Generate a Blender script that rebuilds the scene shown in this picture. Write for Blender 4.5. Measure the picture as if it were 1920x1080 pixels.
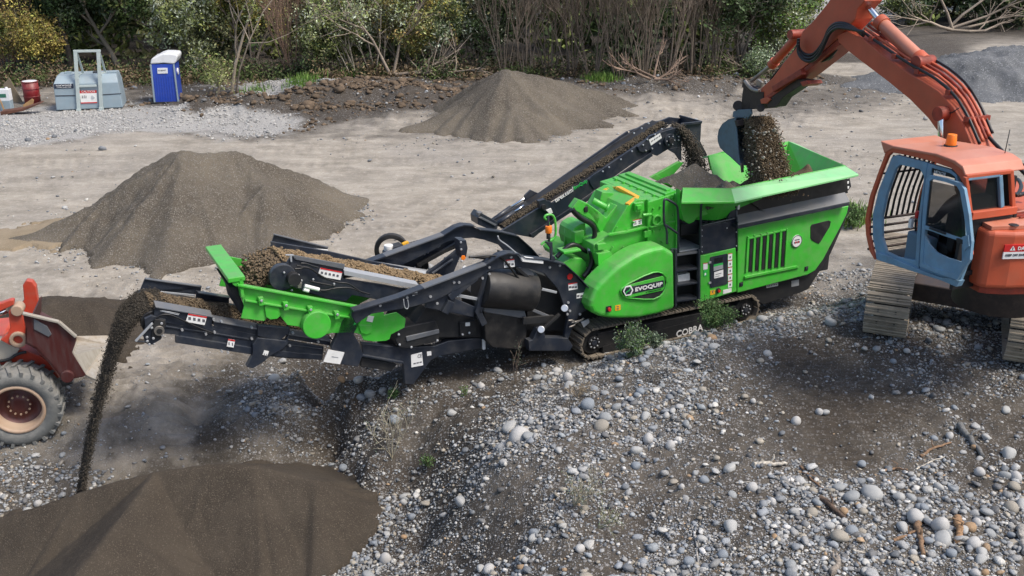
import bpy, bmesh, math, random
import numpy as np
from mathutils import Vector, Matrix
for _o in list(bpy.data.objects): bpy.data.objects.remove(_o)
S = bpy.context.scene; C = S.collection
# ---------------------------------------------------------------- camera, sky, sun, exposure
FPX = 1875.0; TH = math.radians(20.9); H = 7.3          # focal length in pixels of a 1920 wide frame
cam_d = bpy.data.cameras.new('camera'); cam = bpy.data.objects.new('camera', cam_d); C.objects.link(cam)
cam.location = (0, 0, H); cam.rotation_euler = (math.pi/2 - TH, 0, 0)
cam_d.sensor_width = 36; cam_d.lens = 36*FPX/1920; cam_d.clip_start = .1; cam_d.clip_end = 3000
S.camera = cam
SUN = Vector((.50, -.24, .83)).normalized()
wd = bpy.data.worlds.new('World'); S.world = wd; wd.use_nodes = True
wn = wd.node_tree; wn.nodes.clear()
sky = wn.nodes.new('ShaderNodeTexSky'); sky.sky_type = 'NISHITA'; sky.sun_disc = False
sky.sun_elevation = math.asin(SUN.z); sky.sun_rotation = math.atan2(SUN.x, SUN.y)
sky.dust_density = 3.0; sky.air_density = 1.0; sky.ozone_density = 1.5
bg = wn.nodes.new('ShaderNodeBackground'); bg.inputs['Strength'].default_value = .15
wo = wn.nodes.new('ShaderNodeOutputWorld')
wn.links.new(sky.outputs[0], bg.inputs[0]); wn.links.new(bg.outputs[0], wo.inputs[0])
sl = bpy.data.lights.new('sun', 'SUN'); sl.energy = 2.5; sl.angle = math.radians(16.0); sl.color = (1, .93, .83)
so = bpy.data.objects.new('sun', sl); C.objects.link(so); so.rotation_euler = SUN.to_track_quat('Z', 'Y').to_euler()
S.view_settings.view_transform = 'Standard'; S.view_settings.look = 'None'
S.view_settings.exposure = 0.42; S.view_settings.gamma = 1
S.render.engine = 'CYCLES'; S.cycles.max_bounces = 6; S.cycles.transparent_max_bounces = 8

# ---------------------------------------------------------------- geometry of the view: pixel of the 1920 photo -> place in the world
cT, sT = math.cos(TH), math.sin(TH)
def ray(px, py):
    a = (px-960)/FPX; b = (540-py)/FPX
    return np.array([a, cT+b*sT, -sT+b*cT])
def gp(px, py, z=0.0):
    d = ray(px, py); t = (z-H)/d[2]; return np.array([0, 0, H])+t*d
class Frame:
    """local frame of a machine: u along, v away from the viewer, z up"""
    def __init__(s, O, deg):
        a = math.radians(deg); s.O = np.array([O[0], O[1], 0.0]); s.ang = a
        s.u = np.array([math.cos(a), math.sin(a), 0]); s.v = np.array([-math.sin(a), math.cos(a), 0])
    def P(s, px, py, v=0.0):
        d = ray(px, py); o = np.array([0, 0, H])-s.O
        t = (v-o@s.v)/(d@s.v); p = o+t*d
        return (float(p@s.u), v, float(p[2]))
    def U(s, px, py, U):
        d = ray(px, py); o = np.array([0, 0, H])-s.O
        t = (U-o@s.u)/(d@s.u); p = o+t*d
        return (U, float(p@s.v), float(p[2]))
    def Z(s, px, py, z):
        p = gp(px, py, z)-s.O
        return (float(p@s.u), float(p@s.v), z)
    def loc(s, w):
        p = np.array(w, float)-s.O; return (float(p@s.u), float(p@s.v), float(p[2]))
rnd = random.Random(5)
rs = np.random.RandomState(7)

# ---------------------------------------------------------------- objects
def tag(o, label=None, cat=None, group=None, kind=None):
    if label: o['label'] = label
    if cat: o['category'] = cat
    if group: o['group'] = group
    if kind: o['kind'] = kind
    return o
def empty(name, loc=(0, 0, 0), rz=0.0, label=None, cat=None, group=None):
    o = bpy.data.objects.new(name, None); C.objects.link(o); o.location = loc; o.rotation_euler = (0, 0, rz)
    o.empty_display_size = .2
    return tag(o, label, cat, group)
def np_mesh(name, V, Fc, mats, parent=None, smooth=True, cols=None, midx=None, attrs=None):
    """V (n,3), Fc (m,k) faces of equal size"""
    me = bpy.data.meshes.new(name); V = np.asarray(V, np.float32); Fc = np.asarray(Fc, np.int32)
    me.vertices.add(len(V)); me.vertices.foreach_set('co', V.ravel())
    m, k = Fc.shape
    me.loops.add(m*k); me.loops.foreach_set('vertex_index', Fc.ravel())
    me.polygons.add(m); me.polygons.foreach_set('loop_start', np.arange(m, dtype=np.int32)*k)
    if smooth: me.polygons.foreach_set('use_smooth', np.ones(m, bool))
    if not isinstance(mats, (list, tuple)): mats = [mats]
    for mt in mats: me.materials.append(mt)
    if midx is not None: me.polygons.foreach_set('material_index', np.asarray(midx, np.int32))
    if cols is not None:
        a = me.attributes.new('col', 'FLOAT_COLOR', 'POINT')
        a.data.foreach_set('color', np.concatenate([cols, np.ones((len(cols), 1))], 1).astype(np.float32).ravel())
    for kx, arr in (attrs or {}).items():
        a = me.attributes.new(kx, 'FLOAT', 'POINT'); a.data.foreach_set('value', np.asarray(arr, np.float32))
    me.update(calc_edges=True)
    o = bpy.data.objects.new(name, me); C.objects.link(o)
    if parent: o.parent = parent
    return o

# ---------------------------------------------------------------- materials
def mat(name, col=(.5, .5, .5), rough=.5, metal=0.0, coat=0.0, dirt=0.0, dirtcol=(.22, .19, .15), scale=3.0, bump=0.0, bscale=40, var=0.0, streak=False, alpha=None, trans=0.0, edge=0):
    """painted / plain surface with procedural dust, blotches and fine bump"""
    m = bpy.data.materials.new(name); m.use_nodes = True; nt = m.node_tree; b = nt.nodes['Principled BSDF']
    b.inputs['Roughness'].default_value = rough; b.inputs['Metallic'].default_value = metal
    b.inputs['Coat Weight'].default_value = coat; b.inputs['Coat Roughness'].default_value = .15
    b.inputs['Transmission Weight'].default_value = trans
    tc = nt.nodes.new('ShaderNodeTexCoord'); L = nt.links.new
    cur = None
    rgb = nt.nodes.new('ShaderNodeRGB'); rgb.outputs[0].default_value = (*col, 1); cur = rgb.outputs[0]
    if var > 0:
        n = nt.nodes.new('ShaderNodeTexNoise'); n.inputs['Scale'].default_value = scale*.7; n.inputs['Detail'].default_value = 6; L(tc.outputs['Object'], n.inputs['Vector'])
        mr = nt.nodes.new('ShaderNodeMapRange'); mr.inputs['From Min'].default_value = .3; mr.inputs['From Max'].default_value = .7
        mr.inputs['To Min'].default_value = 1-var; mr.inputs['To Max'].default_value = 1+var*.6; L(n.outputs[0], mr.inputs[0])
        vm = nt.nodes.new('ShaderNodeVectorMath'); vm.operation = 'SCALE'; L(cur, vm.inputs[0]); L(mr.outputs[0], vm.inputs['Scale']); cur = vm.outputs[0]
    if dirt > 0:
        n = nt.nodes.new('ShaderNodeTexNoise'); n.inputs['Scale'].default_value = scale; n.inputs['Detail'].default_value = 8; n.inputs['Roughness'].default_value = .65
        if streak:
            mp = nt.nodes.new('ShaderNodeMapping'); mp.inputs['Scale'].default_value = (2.2, 2.2, .35); L(tc.outputs['Object'], mp.inputs[0]); L(mp.outputs[0], n.inputs['Vector'])
        else: L(tc.outputs['Object'], n.inputs['Vector'])
        geo = nt.nodes.new('ShaderNodeNewGeometry'); sp = nt.nodes.new('ShaderNodeSeparateXYZ'); L(geo.outputs['Normal'], sp.inputs[0])
        up = nt.nodes.new('ShaderNodeMath'); up.operation = 'MULTIPLY_ADD'; up.inputs[1].default_value = .16; L(sp.outputs[2], up.inputs[0]); L(n.outputs[0], up.inputs[2])
        mr = nt.nodes.new('ShaderNodeMapRange'); mr.inputs['From Min'].default_value = .44; mr.inputs['From Max'].default_value = .80
        mr.inputs['To Max'].default_value = dirt; L(up.outputs[0], mr.inputs[0])
        mx = nt.nodes.new('ShaderNodeMix'); mx.data_type = 'RGBA'; L(mr.outputs[0], mx.inputs['Factor']); L(cur, mx.inputs['A']); mx.inputs['B'].default_value = (*dirtcol, 1); cur = mx.outputs['Result']
        rr = nt.nodes.new('ShaderNodeMapRange'); rr.inputs['To Min'].default_value = rough; rr.inputs['To Max'].default_value = .9; L(mr.outputs[0], rr.inputs[0]); L(rr.outputs[0], b.inputs['Roughness'])
    L(cur, b.inputs['Base Color'])
    if bump > 0:
        n = nt.nodes.new('ShaderNodeTexNoise'); n.inputs['Scale'].default_value = bscale; n.inputs['Detail'].default_value = 4; L(tc.outputs['Object'], n.inputs['Vector'])
        bp = nt.nodes.new('ShaderNodeBump'); bp.inputs['Strength'].default_value = bump; bp.inputs['Distance'].default_value = .02; L(n.outputs[0], bp.inputs['Height']); L(bp.outputs[0], b.inputs['Normal'])
    if alpha is not None: b.inputs['Alpha'].default_value = alpha
    return m

def mat_grit(name, c1, c2, stone, vs=(18, 45), rough=.95, bump=.5, patch=.7, stonemix=.5, attr=False, fine=130):
    """gravelly earth: two soil tones in patches, small stones from voronoi cells"""
    m = bpy.data.materials.new(name); m.use_nodes = True; nt = m.node_tree; b = nt.nodes['Principled BSDF']; L = nt.links.new
    b.inputs['Roughness'].default_value = rough; b.inputs['Specular IOR Level'].default_value = .25
    tc = nt.nodes.new('ShaderNodeTexCoord'); co = tc.outputs['Object']
    def noise(sc, det=6, rg=.6):
        n = nt.nodes.new('ShaderNodeTexNoise'); n.inputs['Scale'].default_value = sc; n.inputs['Detail'].default_value = det; n.inputs['Roughness'].default_value = rg; L(co, n.inputs['Vector']); return n.outputs[0]
    def rng(s, a, b_, c=0., d=1.):
        r = nt.nodes.new('ShaderNodeMapRange'); L(s, r.inputs[0])
        for k, v in zip(('From Min', 'From Max', 'To Min', 'To Max'), (a, b_, c, d)): r.inputs[k].default_value = v
        return r.outputs[0]
    def mix(f, A, B):
        x = nt.nodes.new('ShaderNodeMix'); x.data_type = 'RGBA'
        if isinstance(f, float): x.inputs['Factor'].default_value = f
        else: L(f, x.inputs['Factor'])
        for k, q in (('A', A), ('B', B)):
            if isinstance(q, tuple): x.inputs[k].default_value = (*q, 1)
            else: L(q, x.inputs[k])
        return x.outputs['Result']
    def math_(op, a, b_):
        x = nt.nodes.new('ShaderNodeMath'); x.operation = op
        for i, q in enumerate((a, b_)):
            if isinstance(q, (float, int)): x.inputs[i].default_value = q
            else: L(q, x.inputs[i])
        return x.outputs[0]
    if attr:
        def at(n):
            a = nt.nodes.new('ShaderNodeAttribute'); a.attribute_name = n; return a.outputs['Fac']
        pale, dark, grav, white = at('pale'), at('dark'), at('grav'), at('white')
        soil = mix(rng(noise(patch), .38, .62), c1, c2)
        jit = rng(noise(1.3), .3, .7, -.25, .25)
        palef = rng(math_('ADD', pale, jit), .3, .75)
        # dusty trodden yard, with long wheel-drag streaks
        mp = nt.nodes.new('ShaderNodeMapping'); mp.inputs['Scale'].default_value = (.5, .95, 1); mp.inputs['Rotation'].default_value = (0, 0, -.12); L(co, mp.inputs[0])
        sn = nt.nodes.new('ShaderNodeTexNoise'); sn.inputs['Scale'].default_value = 1.6; sn.inputs['Detail'].default_value = 9; sn.inputs['Roughness'].default_value = .62; L(mp.outputs[0], sn.inputs['Vector'])
        yard = mix(rng(sn.outputs[0], .36, .66), (.25, .222, .18), (.435, .39, .325))
        yard = mix(rng(noise(.22, 4), .45, .7, 0, .6), yard, (.27, .25, .225))
        tf = math_('MULTIPLY', at('trail'), rng(noise(.9, 5), .35, .6, .15, .75)); yard = mix(tf, yard, (.215, .19, .155))
        yard = mix(rng(noise(7, 8, .7), .52, .66, 0, .45), yard, (.52, .485, .43)); yard = mix(rng(noise(11, 8, .7), .56, .68, 0, .5), yard, (.20, .18, .15))
        soil = mix(palef, soil, yard)
        soil = mix(rng(math_('ADD', dark, jit), .3, .8, 0, .95), soil, (.058, .048, .038))  # dark soil, plus painted shade under the crusher and on the bank
        soil = mix(rng(math_('ADD', white, jit), .3, .7), soil, (.36, .35, .33))
    else:
        soil = mix(rng(noise(patch), .36, .64), c1, c2)
    ftone = rng(noise(fine, 3, .7), .25, .75, .62, 1.35)
    vm = nt.nodes.new('ShaderNodeVectorMath'); vm.operation = 'SCALE'; L(soil, vm.inputs[0]); L(ftone, vm.inputs['Scale']); soil = vm.outputs[0]
    cur = soil; hs = None
    for i, sc in enumerate(vs):
        v = nt.nodes.new('ShaderNodeTexVoronoi'); v.inputs['Scale'].default_value = sc; L(co, v.inputs['Vector'])
        sp = nt.nodes.new('ShaderNodeSeparateColor'); L(v.outputs['Color'], sp.inputs[0])
        f = rng(v.outputs['Distance'], .30, .44, 1, 0)
        pick = rng(sp.outputs[0], 1-stonemix, 1-stonemix+.05)
        f = math_('MULTIPLY', f, pick)
        if attr:
            g = rng(math_('ADD', grav, white), 0, 1, .12, 1); f = math_('MULTIPLY', f, g)
        cr = mix(sp.outputs[1], tuple(q*.55 for q in stone), tuple(min(1, q*1.25) for q in stone))
        cur = mix(f, cur, cr)
        hs = f if hs is None else math_('MAXIMUM', hs, f)
    L(cur, b.inputs['Base Color'])
    hh = math_('ADD', hs, math_('MULTIPLY', noise(fine*.4, 6, .7), .9))
    bp = nt.nodes.new('ShaderNodeBump'); bp.inputs['Strength'].default_value = bump; bp.inputs['Distance'].default_value = .035; L(hh, bp.inputs['Height']); L(bp.outputs[0], b.inputs['Normal'])
    return m
def mat_col(name, rough=.8, bump=.3, bscale=60, mottle=.35):
    m = bpy.data.materials.new(name); m.use_nodes = True; nt = m.node_tree; b = nt.nodes['Principled BSDF']; L = nt.links.new
    b.inputs['Roughness'].default_value = rough; b.inputs['Specular IOR Level'].default_value = .3
    a = nt.nodes.new('ShaderNodeAttribute'); a.attribute_name = 'col'
    tc = nt.nodes.new('ShaderNodeTexCoord'); n = nt.nodes.new('ShaderNodeTexNoise'); n.inputs['Scale'].default_value = bscale; n.inputs['Detail'].default_value = 5; L(tc.outputs['Object'], n.inputs['Vector'])
    mr = nt.nodes.new('ShaderNodeMapRange'); L(n.outputs[0], mr.inputs[0]); mr.inputs['From Min'].default_value = .3; mr.inputs['From Max'].default_value = .7; mr.inputs['To Min'].default_value = 1-mottle; mr.inputs['To Max'].default_value = 1+mottle*.5
    vm = nt.nodes.new('ShaderNodeVectorMath'); vm.operation = 'SCALE'; L(a.outputs['Color'], vm.inputs[0]); L(mr.outputs[0], vm.inputs['Scale']); L(vm.outputs[0], b.inputs['Base Color'])
    if bump:
        bp = nt.nodes.new('ShaderNodeBump'); bp.inputs['Strength'].default_value = bump; bp.inputs['Distance'].default_value = .01; L(n.outputs[0], bp.inputs['Height']); L(bp.outputs[0], b.inputs['Normal'])
    return m

# ---------------------------------------------------------------- noise
def _h(ix, iy, seed):
    n = (ix*374761393+iy*668265263+seed*1442695041).astype(np.int64) & 0x7fffffff
    n = ((n ^ (n >> 13))*1274126177) & 0x7fffffff
    return ((n ^ (n >> 16)) & 0xffff)/65535.0
def vnoise(x, y, s, seed=0):
    x = np.asarray(x, float)*s+1000; y = np.asarray(y, float)*s+1000
    ix = np.floor(x).astype(np.int64); iy = np.floor(y).astype(np.int64); fx = x-ix; fy = y-iy
    fx = fx*fx*(3-2*fx); fy = fy*fy*(3-2*fy)
    return (_h(ix, iy, seed)*(1-fx)+_h(ix+1, iy, seed)*fx)*(1-fy)+(_h(ix, iy+1, seed)*(1-fx)+_h(ix+1, iy+1, seed)*fx)*fy-.5
def fbm(x, y, s, o=4, seed=0, g=.5):
    r = 0; a = 1.0
    for i in range(o): r = r+a*vnoise(x, y, s*2**i, seed+i*17); a *= g
    return r
def sstep(x, a, b): t = np.clip((x-a)/(b-a), 0, 1); return t*t*(3-2*t)

MF = Frame(gp(1260, 640), 27.1)
# ---------------------------------------------------------------- terrain: control points (pixel, height, pale dust, dark soil and painted shade, gravel, white gravel)
CP = []
def cp(z, pale, dark, grav, white, *pts):
    for (x, y) in pts: q = gp(x, y, z); CP.append((q[0], q[1], z, pale, dark, grav, white))
cp(0, 1, 0, .1, 0, (-200, 300), (50, 300), (300, 290), (600, 290), (900, 320), (1250, 200), (1600, 130), (1900, 200), (2100, 300), (150, 380), (700, 450), (560, 300),
   (1150, 320), (1700, 250), (1350, 260), (850, 420), (1000, 420), (1560, 130), (250, 260), (1400, 420), (750, 340))
cp(0, .9, 0, .3, 0, (1650, 350), (1900, 420), (2000, 480), (1620, 430))
cp(0, .6, .1, .6, 0, (1560, 500), (1530, 540), (700, 240), (780, 230), (1000, 500))
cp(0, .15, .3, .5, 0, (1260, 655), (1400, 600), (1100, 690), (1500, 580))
cp(0, .1, .8, .1, 0, (1000, 650), (900, 640))  # below the crusher: its shade is put into the dark value
cp(-.05, .8, .1, .1, 0, (300, 520), (100, 520), (0, 500), (-200, 450), (500, 500))
cp(-.3, .55, .1, .15, 0, (230, 610), (60, 640), (-150, 640), (400, 640))
cp(-.5, .3, .0, 1.1, 0, (480, 720), (520, 780), (440, 760), (560, 700))
cp(-.5, .6, .1, .15, 0, (250, 740), (300, 690), (330, 760), (200, 800))
cp(-.8, .45, .15, .35, 0, (100, 842), (32, 842), (-150, 860))
cp(-.95, .4, .2, .15, 0, (370, 800), (400, 850), (200, 880))
cp(-1.0, .2, .2, .9, 0, (520, 850), (60, 900))
cp(-1.3, .1, .7, .1, 0, (300, 950), (0, 1000), (-200, 1000), (100, 1100), (300, 1150), (500, 950), (540, 1080), (430, 1000))
cp(-1.2, 0, .6, .4, 0, (600, 950), (600, 1060), (580, 880))
# bank in front of the crusher and the raised gravel bench
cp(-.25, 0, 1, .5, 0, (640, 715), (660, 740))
cp(-.1, 0, 1, .1, 0, (760, 700), (860, 690), (960, 680))  # dark soil with the crusher's shadow painted in
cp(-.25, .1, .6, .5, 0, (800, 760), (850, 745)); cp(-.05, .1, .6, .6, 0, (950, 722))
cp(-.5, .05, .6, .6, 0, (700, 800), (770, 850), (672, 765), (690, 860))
cp(-1.45, 0, 1.0, .25, 0, (612, 800), (630, 870), (645, 960), (596, 760))  # steep left-facing wall, its shade painted as dark ground
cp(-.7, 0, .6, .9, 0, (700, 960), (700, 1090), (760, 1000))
cp(-.85, 0, 1, .45, 0, (770, 925), (750, 970), (790, 1040)); cp(-.15, 0, .9, .5, 0, (850, 905), (860, 1080), (845, 980))  # left-facing slope darkened, shade painted into the ground colour
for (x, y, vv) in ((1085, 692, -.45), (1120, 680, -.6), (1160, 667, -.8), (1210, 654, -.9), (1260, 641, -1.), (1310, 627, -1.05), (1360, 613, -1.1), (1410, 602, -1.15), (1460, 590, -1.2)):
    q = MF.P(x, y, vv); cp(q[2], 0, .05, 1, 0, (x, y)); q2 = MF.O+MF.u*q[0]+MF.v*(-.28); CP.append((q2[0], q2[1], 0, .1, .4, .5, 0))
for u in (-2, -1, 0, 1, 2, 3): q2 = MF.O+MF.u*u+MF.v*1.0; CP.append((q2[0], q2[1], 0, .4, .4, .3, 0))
cp(.85, 0, .1, 1, 0, (1600, 577)); cp(1.0, 0, .4, .6, 0, (1700, 560), (1900, 545)); cp(.95, 0, .4, .6, 0, (2050, 520))
cp(.62, 0, .3, 1, 0, (975, 780), (930, 850)); cp(.1, 0, .9, .4, 0, (870, 795), (925, 757)); cp(.5, 0, .6, .8, 0, (945, 960), (935, 1090))  # left face below the crest carries painted shade
cp(.85, 0, .15, 1.1, 0, (1080, 775), (1040, 850)); cp(.9, 0, .4, .8, 0, (1050, 980)); cp(.85, 0, .5, .8, 0, (1060, 1100)); cp(.35, 0, .2, 1, 0, (1060, 712), (1110, 700))
cp(.85, 0, .0, 1.1, 0, (1200, 740), (1180, 850), (1300, 700)); cp(.75, 0, .55, .7, 0, (1210, 930), (1180, 1000))
cp(1.0, 0, .1, 1.1, 0, (1300, 800), (1400, 700), (1350, 950)); cp(1.0, 0, .4, 1, 0, (1300, 1080))
cp(1.0, .0, .75, .2, 0, (1500, 680), (1580, 760), (1520, 800), (1560, 850), (1450, 720), (1640, 800)); cp(1.0, 0, .5, .6, 0, (1650, 660), (1780, 700), (1890, 700))
cp(1.05, 0, .4, .7, 0, (1730, 830), (1830, 890)); cp(1.0, 0, .55, .5, 0, (1900, 850), (1920, 780), (2050, 850))
cp(1.05, 0, .0, 1.25, 0, (1500, 950), (1600, 1000), (1700, 950), (1850, 1000), (1450, 1070), (1700, 1090), (1950, 1080), (2100, 1000), (1420, 880))
cp(0, .3, 0, .3, 1.0, (60, 215), (200, 225), (330, 210), (430, 215), (120, 240), (300, 235), (-100, 220), (480, 228), (20, 250))
cp(0, .5, .1, .3, 0, (30, 195), (150, 180)); cp(0, 0, .8, .1, 0, (250, 150), (50, 140), (420, 185), (450, 130), (-100, 100), (600, 150), (900, 140), (1200, 130), (1400, 110))
cp(0, .9, .1, .2, 0, (1620, 90), (1900, 100)); cp(0, .6, 0, .3, 1.0, (1560, 15), (1640, 5), (1500, -20), (1800, -30)); cp(0, 0, .8, .1, 0, (1000, 0), (300, 0), (1850, 40))
cp(.6, 0, 1.3, .3, .0, (470, 178), (560, 172), (640, 168), (700, 165), (770, 168), (380, 180)); cp(.15, .0, 1.2, .5, 0, (560, 196), (500, 200), (700, 192), (850, 178), (620, 202), (420, 198), (360, 190)); cp(.5, 0, 0, .2, 1.2, (505, 158), (515, 162)); cp(.3, 0, 0, .2, 1.0, (500, 178), (520, 176)); cp(.25, 0, .6, .8, .1, (1200, 168), (1290, 165), (1360, 160), (1440, 152), (1500, 135)); cp(0, .6, .2, .6, 0, (1200, 190), (1300, 185), (1400, 175), (1480, 160)); cp(.7, 0, .8, .5, 0, (1650, 62), (1720, 66), (1560, 85))
cp(.45, 0, .05, 1.1, 0, (1085, 705), (1130, 698)); cp(1.15, 0, .1, 1.1, 0, (1250, 690), (1350, 660), (1200, 710))
for q in ((-60, 60), (60, 60), (0, 120), (-120, 120), (120, 120), (-40, 20), (45, 25)): CP.append((q[0], q[1], 0, .3, .5, .2, 0))
CPa = np.array(CP)
_X = CPa[:, :2]; _D = np.linalg.norm(_X[:, None]-_X[None], axis=2)
_W = np.linalg.solve(-_D+np.eye(len(_X))*.012+0, CPa[:, 2]-0.0)
def base_h(x, y):
    x = np.asarray(x, float); sh = x.shape; x = x.ravel(); y = np.asarray(y, float).ravel(); out = np.zeros(len(x))
    for i in range(len(_X)): out -= _W[i]*np.hypot(x-_X[i, 0], y-_X[i, 1])
    out *= 1-sstep(np.hypot(x, y-14), 26, 45)
    return out.reshape(sh)
def zone(x, y):
    x = np.asarray(x, float); sh = x.shape; x = x.ravel(); y = np.asarray(y, float).ravel(); acc = np.zeros((4, len(x))); ws = np.zeros(len(x))
    for i in range(len(_X)):
        w = 1.0/((x-_X[i, 0])**2+(y-_X[i, 1])**2+.08)**2.0
        ws += w
        for k in range(4):
            if CPa[i, 3+k]: acc[k] += w*CPa[i, 3+k]
    return [(a/ws).reshape(sh) for a in acc]
def strip(x, y, p, q, half):
    """distance-based mask of a strip p->q and coordinate along it"""
    p = np.array(p[:2]); q = np.array(q[:2]); d = q-p; Ln = np.hypot(*d); d = d/Ln
    s = (x-p[0])*d[0]+(y-p[1])*d[1]; t = np.abs((x-p[0])*-d[1]+(y-p[1])*d[0])
    return (1-sstep(t, half*.75, half*1.1))*sstep(s, -.2, .3)*(1-sstep(s, Ln-.3, Ln+.2)), s
TRK = [((gp(425, 640, -.3), gp(400, 880, -1.)), .30, .20, .07), ((gp(320, 640, -.3), gp(330, 860, -1.)), .24, .20, .05), ((gp(240, 640, -.3), gp(185, 850, -.9)), .28, .20, .045),
       ((gp(1470, 640, .9), gp(1620, 900, 1.)), .45, .13, .05), ((gp(1560, 610, .9), gp(1720, 860, 1.)), .45, .13, .05), ((gp(1850, 740, 1), gp(2000, 900, 1.)), .33, .12, .03), ((gp(1400, 660, .8), gp(1330, 900, 1.)), .3, .09, .015)]
def gh(x, y):
    b = base_h(x, y); near = 1-sstep(y, 24, 40)
    n = .10*fbm(x, y, .6, 4, 3)+.035*fbm(x, y, 3.5, 4, 9)
    rough = .35+.65*sstep(b, .05, .5)+.5*sstep(-b, .1, .6)
    b = b+n*rough*(.35+.65*near)
    sl_ = np.exp(-((b+.35)/.45)**2)*near*(1-sstep(y, 15.5, 17.5)); b = b+sl_*(.30*np.abs(fbm(x, y, 1.1, 5, 31))-.12*np.abs(fbm(x, y, 3.2, 4, 33)))
    b += .05*sstep(b, .1, .5)*fbm(x, y, 7, 3, 21)
    bm_ = sstep(y, 34, 36.5)*(1-sstep(y, 44, 47))*(1-sstep(x, 10, 14))*sstep(x, -16, -12.5); b = b+bm_*(.30*np.abs(fbm(x, y, .9, 5, 55))+.06*fbm(x, y, 6, 3, 57))
    for (pq, hw, per, amp) in TRK:
        m, s = strip(x, y, pq[0], pq[1], hw)
        b = b-m*amp*(.8-np.abs(np.sin(s*math.pi/per))*1.3)
    return b

YTR = [((-40, 330), (300, 305), (700, 290), (1150, 250), (1500, 170)), ((0, 520), (250, 500), (480, 500), (720, 430), (1000, 330), (1300, 235), (1700, 110)), ((430, 270), (800, 330), (1180, 300), (1600, 300)), ((1000, 420), (1250, 230), (1600, 190), (1950, 250)), ((-50, 300), (200, 345), (420, 262)), ((650, 560), (820, 440), (900, 380), (1250, 280), (1950, 330)), ((100, 600), (500, 430), (740, 400), (1150, 390))]
def trails(x, y):
    out = np.zeros(x.shape)
    for pts in YTR:
        W_ = [gp(a, b)[:2] for a, b in pts]; Q_ = []
        for i in range(len(W_)-1):
            for k in range(8): Q_.append(W_[i]+(W_[i+1]-W_[i])*k/8)
        Q_ = np.array(Q_+[W_[-1]]); 
        for _ in range(6): Q_[1:-1] = (Q_[:-2]+2*Q_[1:-1]+Q_[2:])/4
        best = np.full(x.shape, 9.); bs_ = np.zeros(x.shape); acc = 0
        for i in range(len(Q_)-1):
            d = Q_[i+1]-Q_[i]; L_ = np.hypot(*d); d = d/L_; s = np.clip((x-Q_[i, 0])*d[0]+(y-Q_[i, 1])*d[1], 0, L_); r = np.hypot(x-Q_[i, 0]-s*d[0], y-Q_[i, 1]-s*d[1]); m = r < best; best = np.where(m, r, best); bs_ = np.where(m, acc+s, bs_); acc += L_
        rut = np.exp(-((best-.95)/.24)**2); out = np.maximum(out, rut*(.65+.35*np.sign(np.sin(bs_*2*math.pi/.36))))
    return out
def grid_sheet(name, nx, ny, y0, y1, mt):
    n1 = int(ny*.76); Y = np.concatenate([np.linspace(y0, 25, n1, endpoint=False), 25*(y1/25)**np.linspace(0, 1, ny-n1)])
    t = np.linspace(-1, 1, nx); tt = t+.0*t; far = np.sign(t)*np.clip(np.abs(t)-.9, 0, 1)**2*30
    X = tt[None, :]*(Y[:, None]*.72+4)+far[None, :]*(Y[:, None]*.8+20)
    YY = np.repeat(Y[:, None], nx, 1)
    Z = gh(X, YY); zn = zone(X, YY)
    tr = np.zeros(X.shape); k = (YY > 17) & (YY < 60) & (np.abs(X) < 32); tr[k] = trails(X[k], YY[k]); tr *= np.clip(zn[0], 0, 1); Z = Z-.035*tr
    V = np.stack([X, YY, Z], 2).reshape(-1, 3)
    i = np.arange(nx-1)[None, :]+np.arange(ny-1)[:, None]*nx; i = i.ravel()
    Fc = np.stack([i, i+1, i+nx+1, i+nx], 1)
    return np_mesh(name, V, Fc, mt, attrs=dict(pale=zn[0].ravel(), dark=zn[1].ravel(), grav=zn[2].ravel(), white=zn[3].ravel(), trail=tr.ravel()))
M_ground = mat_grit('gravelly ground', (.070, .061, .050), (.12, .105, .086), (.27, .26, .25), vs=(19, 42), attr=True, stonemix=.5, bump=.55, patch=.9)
ground = grid_sheet('ground', 700, 1060, 6.5, 900, M_ground); tag(ground, kind='structure')

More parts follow.
